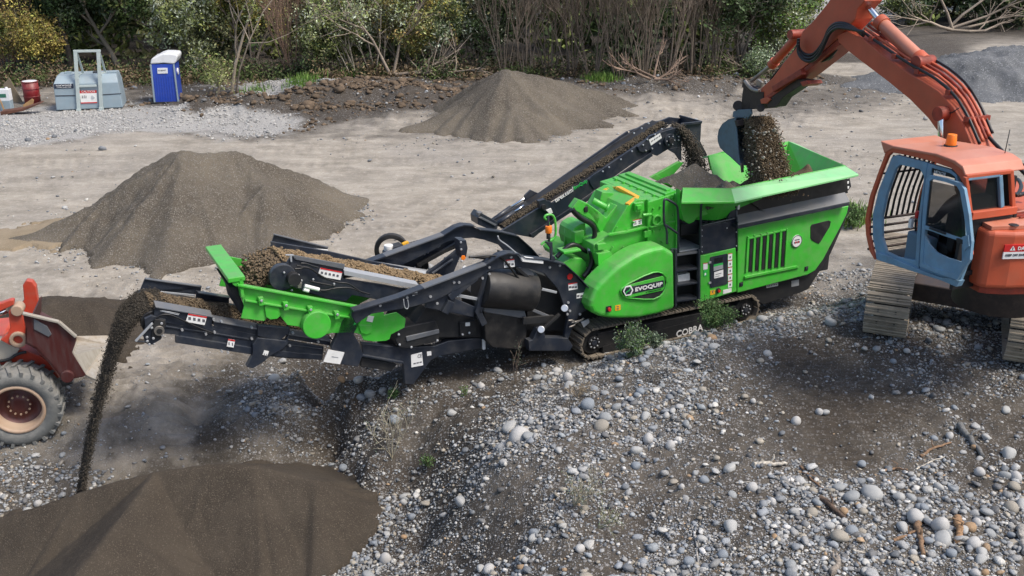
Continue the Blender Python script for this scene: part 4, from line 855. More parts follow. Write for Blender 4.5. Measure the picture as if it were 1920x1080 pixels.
for (q, r_) in (([(382, 568), (500, 588), (485, 640), (365, 618)], 1), ([(635, 728), (678, 736), (668, 782), (625, 775)], 1), ([(862, 800), (892, 806), (882, 834), (852, 828)], 0)):
    vv = V0-.055 if q[0][0] < 600 else (V0-.065 if q[0][0] < 800 else V0-.10)
    b.plate(T(M, vv, ZA(q)), .01, WH)
    if r_: b.plate(T(M, vv-.004, ZA([q[0], q[1], (q[1][0]-2, q[1][1]+8), (q[0][0]-2, q[0][1]+8)])), .006, RD)
    for i in range(4 if r_ and q[0][0] < 500 else 2):
        f = (i+.5)/(4 if r_ and q[0][0] < 500 else 2); x = q[0][0]+(q[1][0]-q[0][0])*f-6; y = q[0][1]+(q[1][1]-q[0][1])*f+28; w_ = (q[1][0]-q[0][0])*.07
        b.plate(T(M, vv-.004, ZA([(x-w_, y+7), (x+w_, y+9), (x+w_, y-9), (x-w_, y-11)])), .006, GLY)
b.obj('sticker', cv)
b = B(); b.bolts(T(M, V0-.03, ZA([(340, 665), (490, 690), (540, 600), (545, 680), (590, 800), (630, 808), (1020, 765), (1040, 685), (1200, 740), (780, 650), (590, 612), (780, 720)])), .018, BOLT, (0, -.05, 0)); b.tube([P(x, y, V0-.06) for x, y in ZA([(150, 620), (200, 575), (260, 570), (330, 600), (430, 650), (540, 690)])], .014, RUB, 6, 2); b.tube([P(x, y, V0-.05) for x, y in ZA([(205, 550), (320, 575), (325, 568), (215, 548)])], .006, GR, 5); b.obj('fittings', cv)
# ---- lower right extension of the conveyor, foot plates, motor housings
b = B()
b.plate(T(M, .30, ZB([(0, 640), (60, 580), (110, 600), (120, 640), (75, 720), (110, 780), (130, 840), (100, 915), (0, 900), (-35, 880), (-60, 800), (-30, 740)])), .10, K_)
sg = b.obj('support_plate', crusher, .01)
b = B(); b.plate(T(M, .285, ZA([(1268, 796), (1370, 814), (1342, 888), (1236, 872)])), .02, WH); b.plate(T(M, .281, ZA([(1290, 836), (1330, 842), (1330, 848), (1290, 842)])), .004, GR); b.obj('name_plate', sg)
b = B(); b.plate(T(M, .285, ZB([(82, 640), (92, 630), (92, 660), (70, 668)])), .01, GRN2); b.plate(T(M, .285, ZB([(160, 610), (195, 615), (185, 650), (150, 642)])), .01, WH); b.obj('sticker', sg)
b = B()
b.plate(T(M, .40, ZB([(120, 775), (380, 800), (560, 790), (640, 760), (850, 740), (855, 800), (700, 830), (580, 850), (530, 880), (430, 1020), (380, 1020), (370, 890), (130, 850)])), .10, K_)
b.plate(T(M, .36, ZB([(120, 840), (372, 885), (375, 900), (120, 855)])), .05, K_); b.plate(T(M, .42, ZB([(120, 860), (330, 900), (300, 940), (115, 915)])), .08, K2)
pp = T(M, .40, ZB([(120, 775), (380, 800), (560, 790), (640, 760), (850, 740), (855, 800), (700, 830), (580, 850), (530, 880), (430, 1020), (380, 1020), (370, 890), (130, 850)])); b.plate([(p[0], 1.6, p[2]) for p in pp], .10, K_)
ft = b.obj('foot_frame', crusher, .01)
b = B(); b.plate(T(M, .39, ZB([(415, 845), (480, 828), (488, 905), (418, 918)])), .02, WH); b.plate(T(M, .39, ZB([(510, 825), (535, 822), (537, 845), (512, 850)])), .02, WH)
for x in range(3): b.plate(T(M, .386, ZB([(430+x*18, 900-x*4), (444+x*18, 897-x*4), (444+x*18, 890-x*4), (430+x*18, 893-x*4)])), .004, GLY)
b.obj('sticker', ft)
text('lettering', 'CE', ft, P(*ZB([(455, 862)])[0], .388), P(*ZB([(480, 857)])[0], .388), .06, GLY)
b = B(); b.plate(T(M, .30, ZB([(335, 700), (370, 680), (560, 640), (585, 700), (580, 760), (400, 805), (345, 800), (325, 760)])), .45, K2); b.plate(T(M, .28, ZB([(385, 735), (583, 690), (585, 715), (392, 765)])), .04, LG)
b.cyl(P(*ZB([(600, 700)])[0], .5), P(*ZB([(700, 690)])[0], .5), .10, K2, 16); b.plate(T(M, .3, ZB([(705, 650), (800, 640), (805, 720), (710, 740)])), .3, K2); b.plate(T(M, .29, ZB([(740, 652), (768, 650), (768, 672), (740, 674)])), .02, WH)
b.bolts(T(M, .3, ZB([(415, 795), (570, 755), (340, 720), (345, 780), (760, 710), (720, 720)])), .022, BOLT, (0, -.03, 0)); b.obj('drive_motor', crusher, .012)
b = B(); c0 = P(*ZB([(848, 780)])[0], .35); b.box((c0[0], .35, c0[2]), (.05, .05, .18), WH); b.obj('marker_light', crusher, .01)
# hanging sill between foot and tracks (dark belly)
b = B(); b.plate(T(M, .55, ZB([(560, 560), (860, 620), (1120, 640), (1350, 690), (1350, 800), (1110, 800), (900, 760), (560, 760)])), .8, K2); b.obj('tail_box', crusher, .01)

# ---- green screen box (near wall v=.30, far wall v=1.80)
sb = empty('screen_box', (0, 0, 0)); sb.parent = crusher
def wallg(v, th, full=True):
    b = B(); t = [(690, 378), (1460, 522), (1620, 560), (1620, 578), (1700, 560), (1758, 600), (1750, 655), (1665, 700), (1655, 730), (1630, 740), (1560, 745), (1490, 735), (1475, 700), (1440, 690), (1290, 690), (1180, 715), (1080, 650), (1010, 640), (960, 580), (930, 600), (880, 595), (860, 615), (715, 597), (735, 520)]
    p = T(M, .30, ZA(t)); return b.plate([(q[0], v, q[2]) for q in p], th, G_)
wallg(.30, .03).obj('side_wall', sb, .006); wallg(1.77, .03).obj('side_wall', sb, .006)
b = B(); w = T(M, .27, ZA([(690, 382), (1460, 524)])); b.bar(w[0], w[1], .09, .03, G_); w = T(M, .27, ZA([(740, 482), (860, 500), (1400, 590)])); b.bar(w[0], w[2], .06, .025, G_)
w = T(M, 1.82, ZA([(640, 214), (830, 250)])); b.bar(w[0], w[1], .06, .03, G_)
w = T(M, .27, ZA([(862, 506), (875, 590), (900, 605), (945, 600), (965, 580), (955, 520)])); b.plate(w, .03, G_)
w = T(M, .27, ZA([(1460, 640), (1475, 690), (1510, 700), (1545, 685), (1545, 640)])); b.plate(w, .03, G_)
b.obj('wall_rib', sb, .005)
b = B(); c0 = P(*ZA([(1192, 636)])[0], .2); b.cyl((c0[0], .16, c0[2]), (c0[0], .32, c0[2]), .215, G_, 36); b.obj('round_cover', sb, .012)
b = B()
for x, y in ZA([(834, 478), (990, 508), (1145, 535), (1312, 565)]): c0 = P(x, y, .3); b.box((c0[0], .25, c0[2]), (.07, .10, .12), G_); b.bolts([(c0[0], .2, c0[2]+.02)], .022, BOLT)
b.obj('spring_bracket', sb, .005)
# upper end bar
ea = P(*ZA([(688, 352)])[0], .25); eb = P(*ZA([(600, 180)])[0], 1.85); b = B(); b.bar(ea, (ea[0], 1.85, ea[2]), .24, .07, G_); b.bar((ea[0]+.06, .25, ea[2]-.14), (ea[0]+.06, 1.85, ea[2]-.14), .05, .3, G_); b.obj('end_bar', sb, .01)
b = B(); b.plate(T(M, .27, ZA([(650, 350), (728, 338), (735, 378), (700, 385), (690, 400), (665, 385)])), .06, G_); b.plate(T(M, .38, ZA([(640, 400), (690, 400), (735, 520), (715, 570), (700, 500)])), .9, K2); b.obj('corner_plate', sb, .006)
# ---- deck and oversize conveyor above the screen (near side v=.55, far side v=1.45)
ov = empty('oversize_conveyor', (0, 0, 0)); ov.parent = crusher
b = B(); b.plate(T(M, .55, ZA([(1035, 200), (1370, 265), (1362, 345), (1620, 385), (1900, 440), (1900, 520), (1700, 500), (1420, 450), (1380, 490), (1250, 470), (1050, 400), (960, 330), (1000, 250)])), .04, K_)
fr_ = T(M, .55, ZA([(1000, 215), (1370, 275), (1620, 330), (1900, 385), (1900, 440), (1000, 270)])); b.plate([(q[0], 1.42, q[2]) for q in fr_], .04, K_)
b.obj('side_beam', ov, .006)
b = B(); t = T(M, .52, ZK([(300, 180), (1245, 350), (1225, 440), (340, 265)])); b.plate(t, .02, LG); b.obj('lip', ov, .004)
b = B()
for (x0, y0, x1, y1, vv, w_) in ((1230, 465, 2600, 730, .50, .07),): a = P(*ZK([(x0, y0)])[0], vv); c_ = P(*ZK([(x1, y1)])[0], vv); b.add([a, c_, (c_[0], vv, c_[2]-.07), (a[0], vv, a[2]-.07), (a[0], vv+.12, a[2]+.03), (c_[0], vv+.12, c_[2]+.03)], [(0, 3, 2, 1), (0, 1, 5, 4), (3, 0, 4), (1, 2, 5), (2, 3, 4, 5)], GR)
a = P(545, 467, 1.46); c_ = P(885, 522, 1.46); b.add([a, c_, (c_[0], 1.46, c_[2]-.02), (a[0], 1.46, a[2]-.02), (a[0], 1.30, a[2]-.09), (c_[0], 1.30, c_[2]-.09), (a[0], 1.56, a[2]-.0), (c_[0], 1.56, c_[2]-.0)], [(0, 4, 5, 1), (3, 2, 5, 4), (0, 1, 7, 6), (6, 7, 2, 3), (0, 6, 3, 4), (1, 5, 2, 7)], GR)
b.obj('rail', ov)
b = B(); b.plate(T(M, 1.62, ZA([(925, 68), (1270, 145), (1262, 160), (1000, 150), (940, 165), (885, 195)])), .03, K_); w = T(M, 1.6, ZA([(998, 150), (1262, 166)])); b.bar(w[0], w[1], .05, .03, WH); w = T(M, 1.6, ZA([(920, 64), (1265, 148)])); b.bar(w[0], w[1], .04, .02, LG); b.obj('skirt_board', ov, .004)
c0 = P(529, 519, .5); b = B(); b.cyl((c0[0], .45, c0[2]), (c0[0], .56, c0[2]), .20, K_, 28); b.cyl((c0[0], .56, c0[2]+.02), (c0[0], 1.42, c0[2]+.02), .15, RB, 24); b.cyl((c0[0]+.14, .33, c0[2]-.02), (c0[0]+.14, .46, c0[2]-.02), .10, K2, 18)
b.bolts(T(M, .45, ZK([(120, 495), (255, 525), (315, 605), (440, 640), (255, 730), (385, 540), (260, 820), (655, 620), (1040, 705)])), .017, BOLT, (0, -.03, 0)); b.cyl(P(*ZK([(500, 745)])[0], .36), P(*ZK([(770, 815)])[0], .36), .03, WH, 10); b.cyl(P(*ZK([(480, 810)])[0], .36), P(*ZK([(580, 840)])[0], .36), .03, WH, 10); b.plate(T(M, .36, ZK([(370, 690), (460, 690), (440, 790), (380, 790)])), .06, ST); b.obj('drive_head', ov, .006)
b = B(); b.plate(T(M, .53, ZK([(790, 420), (1195, 500), (1160, 640), (830, 580), (750, 530)])), .015, WH); b.plate(T(M, .525, ZK([(800, 415), (1195, 492), (1190, 510), (790, 435)])), .01, RD)
for i in range(5): b.plate(T(M, .525, ZK([(800+i*72, 520+i*14), (840+i*72, 528+i*14), (845+i*72, 490+i*14), (808+i*72, 482+i*14)])), .006, GLY)
b.obj('sticker', ov)
b = B()
for pts in ([(320, 435), (420, 430), (520, 400), (640, 440), (740, 520), (850, 590), (1000, 650), (1140, 690), (1300, 690), (1500, 830)], [(780, 825), (900, 830), (1000, 800), (1180, 775), (1350, 780), (1500, 840), (1700, 900)], [(350, 370), (500, 400), (600, 410), (720, 500)], [(430, 330), (520, 330), (620, 370), (760, 410)], [(600, 660), (800, 700), (1000, 740), (1060, 750)]): b.tube([P(x, y, .47) for x, y in ZK(pts)], .014, RUB, 6, 2)
b.obj('hydraulic_hose', ov)
b = B(); b.plate(T(M, .58, ZK([(560, 850), (900, 840), (1290, 880), (1280, 960), (1180, 1010), (600, 900)])), .5, K2); b.plate(T(M, .56, ZK([(900, 880), (1180, 880), (1180, 1010), (960, 960)])), .03, K_); b.plate(T(M, .52, ZK([(230, 190), (270, 190), (275, 310), (245, 310)])), .03, GR); b.plate(T(M, .52, ZK([(150, 175), (300, 170), (330, 260), (300, 200), (160, 190)])), .03, GR); b.obj('motor_bracket', ov, .005)
p0 = (c0[0]+.05, 0, c0[2]+.19); p1 = P(830, 530, 1.0); b = B(); b.add([(p0[0], .60, p0[2]), (p1[0], .6, p1[2]), (p1[0], 1.4, p1[2]), (p0[0], 1.4, p0[2]), (p0[0], .60, p0[2]-.02), (p1[0], .6, p1[2]-.02), (p1[0], 1.4, p1[2]-.02), (p0[0], 1.4, p0[2]-.02)], [(0, 1, 2, 3), (7, 6, 5, 4), (0, 4, 5, 1), (2, 6, 7, 3), (1, 5, 6, 2), (3, 7, 4, 0)], RB); b.obj('belt', ov)
ovA, ovB = p0, p1
# ---- return conveyor up the far side (near side v=2.35, far side v=2.95)
rc = empty('return_conveyor', (0, 0, 0)); rc.parent = crusher
W0, W1 = 2.35, 2.95
b = B(); b.plate(T(M, W0, ZE([(300, 900), (560, 740), (680, 690), (960, 500), (1290, 275), (1400, 205), (1480, 160), (1590, 140), (1590, 290), (1520, 300), (1470, 330), (1430, 355), (1385, 330), (1240, 420), (1000, 590), (800, 730), (540, 945)])), .05, K_)
fr_ = T(M, W0, ZE([(300, 900), (680, 690), (960, 500), (1290, 275), (1480, 160), (1590, 140), (1400, 320), (800, 720), (540, 930)])); b.plate([(q[0], W1, q[2]) for q in fr_], .05, K_)
b.obj('side_beam', rc, .008)
b = B(); w = T(M, W1, ZE([(300, 870), (590, 690), (1200, 235), (1280, 190)])); b.bar(w[0], w[2], .03, .06, GR)
w = T(M, W1+.03, ZE([(600, 625), (1220, 190)])); b.bar(w[0], w[1], .04, .10, K_); w = T(M, W1, ZE([(440, 770), (585, 672)])); b.bar(w[0], w[1], .05, .05, GR)
w = T(M, W0-.03, ZE([(520, 930), (820, 735), (1390, 340)])); b.bar(w[0], w[1], .04, .08, K_); b.bar(w[1], w[2], .04, .08, K_)
w = T(M, W0-.02, ZE([(960, 500), (1000, 470), (1010, 570), (975, 595), (950, 560), (940, 530)])); b.plate(w, .03, K_)
b.obj('rail', rc, .004)
b = B(); q0 = P(*ZE([(330, 880)])[0], W0+.1); q1 = P(*ZE([(1500, 130)])[0], W0+.1)
b.add([(q0[0], W0+.05, q0[2]), (q1[0], W0+.05, q1[2]), (q1[0], W1, q1[2]), (q0[0], W1, q0[2]), (q0[0], W0+.05, q0[2]-.02), (q1[0], W0+.05, q1[2]-.02), (q1[0], W1, q1[2]-.02), (q0[0], W1, q0[2]-.02)], [(0, 1, 2, 3), (7, 6, 5, 4), (0, 4, 5, 1), (2, 6, 7, 3), (1, 5, 6, 2), (3, 7, 4, 0)], RB); b.obj('belt', rc)
b = B(); b.plate(T(M, W0-.05, ZE([(1290, 290), (1340, 250), (1380, 210), (1440, 190), (1590, 145), (1600, 250), (1590, 300), (1480, 310), (1470, 330), (1430, 355), (1400, 345), (1380, 310), (1330, 330), (1300, 320)])), .06, K_)
c0 = P(*ZE([(1512, 240)])[0], W0-.05); b.cyl((c0[0], W0-.11, c0[2]), (c0[0], W0-.04, c0[2]), .125, K_, 22); b.cyl((c0[0], W0-.16, c0[2]), (c0[0], W0-.1, c0[2]), .06, K2, 14); b.bolts([(c0[0]+.09*math.cos(k*1.05), W0-.11, c0[2]+.09*math.sin(k*1.05)) for k in range(6)], .013, BOLT)
b.bolts(T(M, W0-.05, ZE([(1355, 235), (1410, 200), (1460, 160), (1578, 150), (1580, 185), (1580, 215), (1580, 240), (1445, 265), (1325, 275), (1345, 315), (1390, 300), (1245, 320), (1165, 378), (1080, 435), (1035, 465), (1365, 120), (1315, 155), (1260, 190)])), .017, BOLT, (0, -.03, 0)); b.cyl((c0[0], W0, c0[2]), (c0[0], W1, c0[2]), .14, RB, 20); b.obj('head_bracket', rc, .005)
b = B(); b.plate(T(M, W0-.055, ZE([(1370, 240), (1450, 190), (1464, 225), (1385, 280)])), .01, WH)
for i in range(4): b.plate(T(M, W0-.058, ZE([(1385+i*18, 258-i*12), (1396+i*18, 250-i*12), (1400+i*18, 238-i*12), (1389+i*18, 246-i*12)])), .006, GLY)
b.obj('sticker', rc)
# discharge chute: open-topped box over the hopper
b = B()
A = T(M, W0-.05, ZE([(1470, 150), (1600, 128), (1750, 112)])); D = T(M, W0-.05, ZE([(1600, 250), (1600, 390), (1500, 300)]))
b.plate(T(M, W0-.06, ZE([(1590, 130), (1605, 130), (1605, 390), (1590, 385), (1560, 340), (1500, 305), (1590, 290)])), .04, K_)
b.plate(T(M, W1+.02, ZE([(1225, 175), (1480, 92), (1520, 75), (1745, 105), (1740, 130), (1500, 128), (1300, 215)])), .04, K_)
R_ = P(*ZE([(1750, 112)])[0], W0-.05); T1_ = P(*ZE([(1600, 128)])[0], W0-.05)
b.bar(T1_, R_, .03, .05, K_); b.bar(R_, (R_[0]-.02, W1+.05, R_[2]), .03, .05, K_)
ch_ = T(M, W0-.02, ZE([(1605, 135), (1748, 115), (1742, 235), (1725, 330), (1680, 270), (1650, 200), (1605, 165)])); b.plate(ch_, .04, K_)
b.plate([(R_[0]-.02, W0, R_[2]), (R_[0]-.02, W1+.04, R_[2]), (R_[0]-.04, W1+.04, R_[2]-.45), (R_[0]-.04, W0, R_[2]-.50)], (.03, 0, 0), K_)
b.plate(T(M, W0+.1, ZE([(1735, 240), (1790, 345), (1780, 370), (1725, 335)])), .3, K2)
b.obj('discharge_chute', rc, .006)
text('lettering', 'terex.com/', rc, P(*ZE([(698, 692)])[0], W0-.01), P(*ZE([(832, 604)])[0], W0-.01), .085, WH, bold=.02)
text('lettering', 'EvoQuip', rc, P(*ZE([(835, 605)])[0], W0-.01), P(*ZE([(930, 548)])[0], W0-.01), .085, GRN2, bold=.02)
b = B(); b.plate(T(M, W0-.08, ZE([(575, 680), (620, 665), (670, 690), (690, 730), (715, 775), (680, 780), (640, 760), (590, 740)])), .09, K_); c0 = P(*ZE([(612, 722)])[0], W0-.1); b.cyl((c0[0], W0-.12, c0[2]), (c0[0], W0, c0[2]), .05, K2, 14); b.plate(T(M, W0-.1, ZE([(630, 745), (665, 730), (680, 765), (655, 775)])), .02, WH)
b.plate(T(M, W1+.02, ZE([(478, 640), (520, 600), (600, 635), (590, 665), (500, 700), (475, 690)])), .05, K_); b.obj('pivot_plate', rc, .006)
for (x0, y0, x1, y1, x2, y2, vv) in ((215, 840, 375, 725, 520, 630, W1+.05), (270, 850, 400, 760, 470, 710, W0+.35)):
    b = B(); b.cyl(P(*ZE([(x0, y0)])[0], vv), P(*ZE([(x1, y1)])[0], vv), .045, K_, 14); b.cyl(P(*ZE([(x1, y1)])[0], vv), P(*ZE([(x2, y2)])[0], vv), .022, CH, 10); b.obj('lift_ram', rc)
b = B(); b.plate(T(M, 2.2, ZE([(135, 800), (160, 765), (280, 830), (280, 880), (240, 890), (140, 850)])), .3, K_); b.plate(T(M, 2.17, ZE([(145, 800), (165, 793), (275, 850), (262, 860)])), .03, LG); b.plate(T(M, 2.2, ZE([(140, 765), (172, 760), (175, 800), (145, 800)])), .1, LG); b.obj('ram_bracket', rc, .006)
# tail of the return conveyor seen between the frames, chains
b = B(); b.plate(T(M, 1.95, ZN([(480, 610), (680, 540), (1230, 400), (1500, 290), (1500, 350), (1480, 430), (1150, 580), (950, 690), (480, 640)])), .08, K_); w = T(M, 1.93, ZN([(680, 555), (1230, 415)])); b.bar(w[0], w[1], .12, .02, LG); b.plate(T(M, 2.0, ZN([(940, 690), (1100, 600), (1110, 680), (1060, 740), (900, 720)])), .25, K2)
b.bar(P(*ZN([(960, 660)])[0], 1.85), P(*ZN([(1490, 370)])[0], 1.85), .07, .07, K2)
b.bolts(T(M, 1.95, ZN([(1050, 515), (1095, 495), (1240, 405), (930, 680), (1000, 670)])), .02, BOLT); b.obj('tail_frame', crusher, .006)
b = B(); b.plate(T(M, 1.4, ZN([(1070, 760), (1300, 600), (1480, 450), (1500, 560), (1400, 800), (1250, 830)])), .06, K_); b.bar(P(*ZN([(1150, 760)])[0], 1.38), P(*ZN([(1410, 580)])[0], 1.38), .03, .03, LG); b.plate(T(M, 1.0, ZN([(1490, 340), (1580, 340), (1600, 440), (1580, 560), (1520, 570), (1500, 480)])), .2, K_); b.bolts(T(M, 1.0, ZN([(1510, 365), (1515, 455)])), .02, BOLT); b.bolts(T(M, .95, ZN([(1540, 560)])), .045, OR)
b.plate(T(M, .9, ZN([(1540, 690), (1575, 665), (1590, 690), (1560, 710), (1560, 735), (1545, 735)])), .04, WH); b.cyl(P(*ZN([(1640, 690)])[0], .9), P(*ZN([(1710, 655)])[0], .9), .03, GR, 10)
b.obj('inner_frame', crusher, .006)
b = B(); c0 = P(*ZN([(600, 510)])[0], 2.3)
b.cyl((c0[0], 2.3, c0[2]-.14), (c0[0], 2.3, c0[2]+.06), .11, K_, 18); b.cyl((c0[0], 2.3, c0[2]+.06), (c0[0], 2.3, c0[2]+.16), .08, WH, 16); b.plate(T(M, 2.2, ZN([(660, 430), (780, 400), (785, 440), (760, 500), (670, 500)])), .2, K_)
a0 = P(*ZN([(640, 480)])[0], 2.45)
b.ring((a0[0]-.02, 2.42, a0[2]+.02), (a0[0]+.02, 2.52, a0[2]+.02), .30, .22, RB, 26); b.plate(T(M, 2.3, ZN([(770, 410), (900, 460), (930, 490), (860, 510), (780, 470)])), .1, RB); b.obj('tail_motor', crusher, .006)
b = B()
for (x0, y0, x1, y1) in ((840, 380, 1310, 260), (850, 395, 1370, 310)):
    a = Vector(P(*ZN([(x0, y0)])[0], 2.25)); c_ = Vector(P(*ZN([(x1, y1)])[0], 2.25)); n = 26
    for i in range(n):
        p = a.lerp(c_, i/n); q = a.lerp(c_, (i+1.25)/n); b.bar(p, q, .030 if i % 2 else .010, .010 if i % 2 else .030, ST)
b.bar(P(*ZN([(1370, 250)])[0], 2.25), P(*ZN([(1650, 180)])[0], 2.25), .012, .012, ST); b.obj('chain', crusher)
b = B()
for x, y in ((810, 385), (1325, 252)): c0 = P(*ZN([(x, y)])[0], 2.24); b.box(c0, (.12, .07, .07), YL, tilt=.3); b.box((c0[0]+.02, c0[1], c0[2]-.06), (.05, .05, .07), YL)
b.obj('chain_hook', crusher, .012)

# ================================================================ orange excavator
OP = mat('faded orange paint', (.54, .100, .042), .48, coat=.05, dirt=.35, dirtcol=(.34, .13, .07), scale=4, bump=.05, var=.15)
OT = mat('pale lit orange paint', (.56, .19, .11), .45, coat=.2, dirt=.35, dirtcol=(.55, .33, .25), scale=3, bump=.04, var=.1)  # paler orange, sunlight on roof and engine lid painted into the colour
OD = mat('rusty oily orange paint', (.34, .05, .025), .5, dirt=.7, dirtcol=(.05, .025, .018), scale=7, bump=.1)
BL = mat('cab blue paint', (.17, .32, .45), .42, coat=.1, dirt=.5, dirtcol=(.20, .22, .23), scale=7, bump=.05, var=.15)
BK = mat('worn blue grey bucket', (.13, .20, .25), .45, metal=.3, dirt=.6, dirtcol=(.14, .13, .12), scale=6, bump=.1)
DKM = mat('greasy dark steel', (.035, .028, .026), .5, metal=.3, dirt=.5, dirtcol=(.13, .09, .07), scale=9, bump=.15)
IN = mat('black cab trim', (.014, .015, .017), .6)
SEAT = mat('blue grey seat', (.10, .17, .23), .7)
TR2 = mat('dusty track pad', (.30, .26, .20), .6, metal=.1, dirt=.8, dirtcol=(.42, .35, .26), scale=6, bump=.2, var=.35)
GL = mat('tinted glass', (.015, .02, .022), .06, alpha=.62, coat=.4)
eo = gp(1650, 555, 2.3); E_ = Frame(eo, -68); X = E_
exc = empty('excavator', (E_.O[0], E_.O[1], 0), E_.ang, 'orange tracked excavator with blue cab tipping soil into the hopper', 'excavator')
def TE(v, pts): return [X.P(x, y, v) for x, y in pts]
VB = 1.20
# boom
bm_ = [(640, 172), (690, 148), (765, 185), (860, 265), (985, 350), (1060, 395), (1130, 440), (1200, 515), (1245, 590), (1275, 660), (1308, 740), (1165, 740), (1130, 640), (1080, 570), (990, 478), (880, 388), (760, 298), (690, 243), (648, 205)]
b = B(); b.plate(TE(VB, ZF(bm_)), .42, OP); boom = b.obj('boom', exc, .015)
b = B()
for k, (dv, m, r) in enumerate(((.03, RUB, .022), (.10, OP, .022), (.17, OD, .02), (.26, OP, .022), (.34, RUB, .02))):
    b.tube([X.P(x+k*6, y-10-k*5, VB+dv) for x, y in ZF([(760, 175), (860, 245), (985, 332), (1060, 370), (1140, 420), (1215, 490), (1270, 580), (1305, 660), (1330, 720)])], r, m, 6, 1)
b.obj('oil_pipe', boom)
b = B()
for k in range(5): p = TE(VB, ZF([[(800, 200), (910, 285), (1020, 360), (1170, 460), (1260, 590)][k]]))[0]; b.box((p[0], VB+.2, p[2]+.04), (.08, .40, .07), OD)
b.plate(TE(VB-.02, ZF([(1120, 545), (1130, 530), (1160, 530), (1172, 548), (1165, 575), (1125, 575)])), .04, OD); b.obj('pipe_clamp', boom, .006)
b = B(); b.cyl(X.P(*ZF([(1145, 690)])[0], VB-.10), X.P(*ZF([(1143, 552)])[0], VB-.10), .045, CH, 14); b.ring((X.P(*ZF([(1143, 548)])[0], 0)[0], VB-.15, X.P(*ZF([(1143, 548)])[0], VB-.1)[2]), (X.P(*ZF([(1143, 548)])[0], 0)[0], VB-.03, X.P(*ZF([(1143, 548)])[0], VB-.1)[2]), .09, .04, OD, 18) if False else None
c0 = X.P(*ZF([(1143, 548)])[0], VB-.08); b.cyl((c0[0], VB-.15, c0[2]), (c0[0], VB+.01, c0[2]), .10, OD, 18); b.obj('boom_ram', exc, .006)
# arm ram on top of the boom
b = B(); a = X.P(*ZF([(1060, 300)])[0], VB+.2); c_ = X.P(*ZF([(845, 100)])[0], VB+.2); b.cyl(a, c_, .095, OT, 20); d_ = X.P(*ZF([(760, -8)])[0], VB+.2); b.cyl(c_, d_, .045, CH, 14)
n_ = (Vector(c_)-Vector(a)).normalized(); b.cyl(Vector(c_)-n_*.12, c_, .115, OP, 20); b.cyl(a, Vector(a)+n_*.15, .115, OP, 20); b.cyl((a[0], VB+.05, a[2]), (a[0], VB+.35, a[2]), .10, OD, 16); b.tube([Vector(a)+n_*.1+Vector((.06, -.06, -.10)), Vector(a)+n_*.8+Vector((.05, -.06, -.11)), Vector(c_)-n_*.1+Vector((.04, -.05, -.1))], .018, OP, 6); b.obj('arm_ram', exc, .004)
# arm
b = B(); arm_ = [(640, -60), (760, -60), (775, 5), (740, 45), (728, 95), (700, 125), (645, 185), (560, 262), (450, 352), (300, 470), (268, 470), (275, 425), (335, 370), (385, 300), (440, 235), (475, 150), (520, 108), (600, 10)]
b.plate(TE(VB+.04, ZF(arm_)), .34, OP); ar_ = b.obj('arm', exc, .014)
b = B(); b.plate(TE(VB+.02, ZF([(645, 190), (655, 215), (480, 355), (300, 485), (285, 475), (450, 355), (560, 265)])), .38, OD); b.plate(TE(VB+.03, ZF([(380, 470), (500, 390), (480, 385), (440, 380), (350, 440), (300, 500), (310, 520), (350, 515)])), .2, DKM)
b.plate(TE(VB-.02, ZF([(462, 395), (492, 388), (502, 405), (475, 418)])), .3, OD); b.bar(X.P(*ZF([(340, 430)])[0], VB), X.P(*ZF([(480, 345)])[0], VB), .1, .10, OD); b.plate(TE(VB, ZF([(270, 480), (300, 465), (320, 480), (300, 500), (275, 500)])), .1, OP); b.obj('lower_guard', ar_, .008)
b = B(); a = X.P(*ZF([(462, 165)])[0], VB+.2); c_ = X.P(*ZF([(332, 308)])[0], VB+.2); b.cyl(a, c_, .075, OP, 18); n_ = (Vector(c_)-Vector(a)).normalized(); b.cyl(Vector(c_)-n_*.08, Vector(c_)+n_*.04, .09, OP, 18); b.cyl(c_, X.P(*ZF([(228, 392)])[0], VB+.2), .035, ST, 12); b.cyl((a[0], VB, a[2]), (a[0], VB+.36, a[2]), .08, OD, 14); b.obj('bucket_ram', exc, .004)
b = B()
for k in range(3):
    b.tube([X.P(x, y, VB-.04-.03*k) for x, y in ZF([(770, 172-k*9), (700, 116+k*11), (640, 108+k*11), (602, 135+k*13), (582, 190+k*11), (555, 236+k*15), (520, 268+k*15), (480, 262+k*15), (452, 228+k*14), (456, 185+k*14)])], .026, RUB, 8, 2)
b.tube([X.P(x, y, VB+.1) for x, y in ZF([(655, 210), (630, 255), (590, 290), (545, 300)])], .022, RUB, 8, 2); b.tube([X.P(x, y, VB+.2) for x, y in ZF([(655, 225), (625, 270), (580, 300), (540, 296)])], .02, RUB, 8, 2)
for k in range(3): b.tube([X.P(x, y, VB+.06+.07*k) for x, y in ZF([(455, 200+k*8), (440, 240+k*6), (400, 290+k*6), (350, 345+k*8), (320, 385+k*5)])], .015, OD if k % 2 else RUB, 6, 1)
b.tube([X.P(x, y, VB+.3) for x, y in ZF([(1070, 300), (1150, 350), (1210, 430), (1280, 530), (1370, 660), (1450, 740), (1560, 850), (1640, 930)])], .026, RUB, 8, 2)
b.tube([X.P(x, y, VB+.2) for x, y in ZF([(1270, 560), (1340, 610), (1375, 635), (1330, 640), (1290, 600)])], .012, OD, 6, 2); b.tube([X.P(x, y, VB-.02) for x, y in ZF([(1155, 545), (1190, 548), (1230, 520)])], .007, IN, 6, 1)
b.tube([X.P(x, y, VB+.35) for x, y in ZF([(1300, 560), (1340, 650), (1375, 670), (1370, 720)])], .02, OP, 6, 1); b.tube([X.P(x, y, VB+.35) for x, y in ZF([(1318, 680), (1372, 668)])], .02, OP, 6)
b.obj('hydraulic_hose', exc)
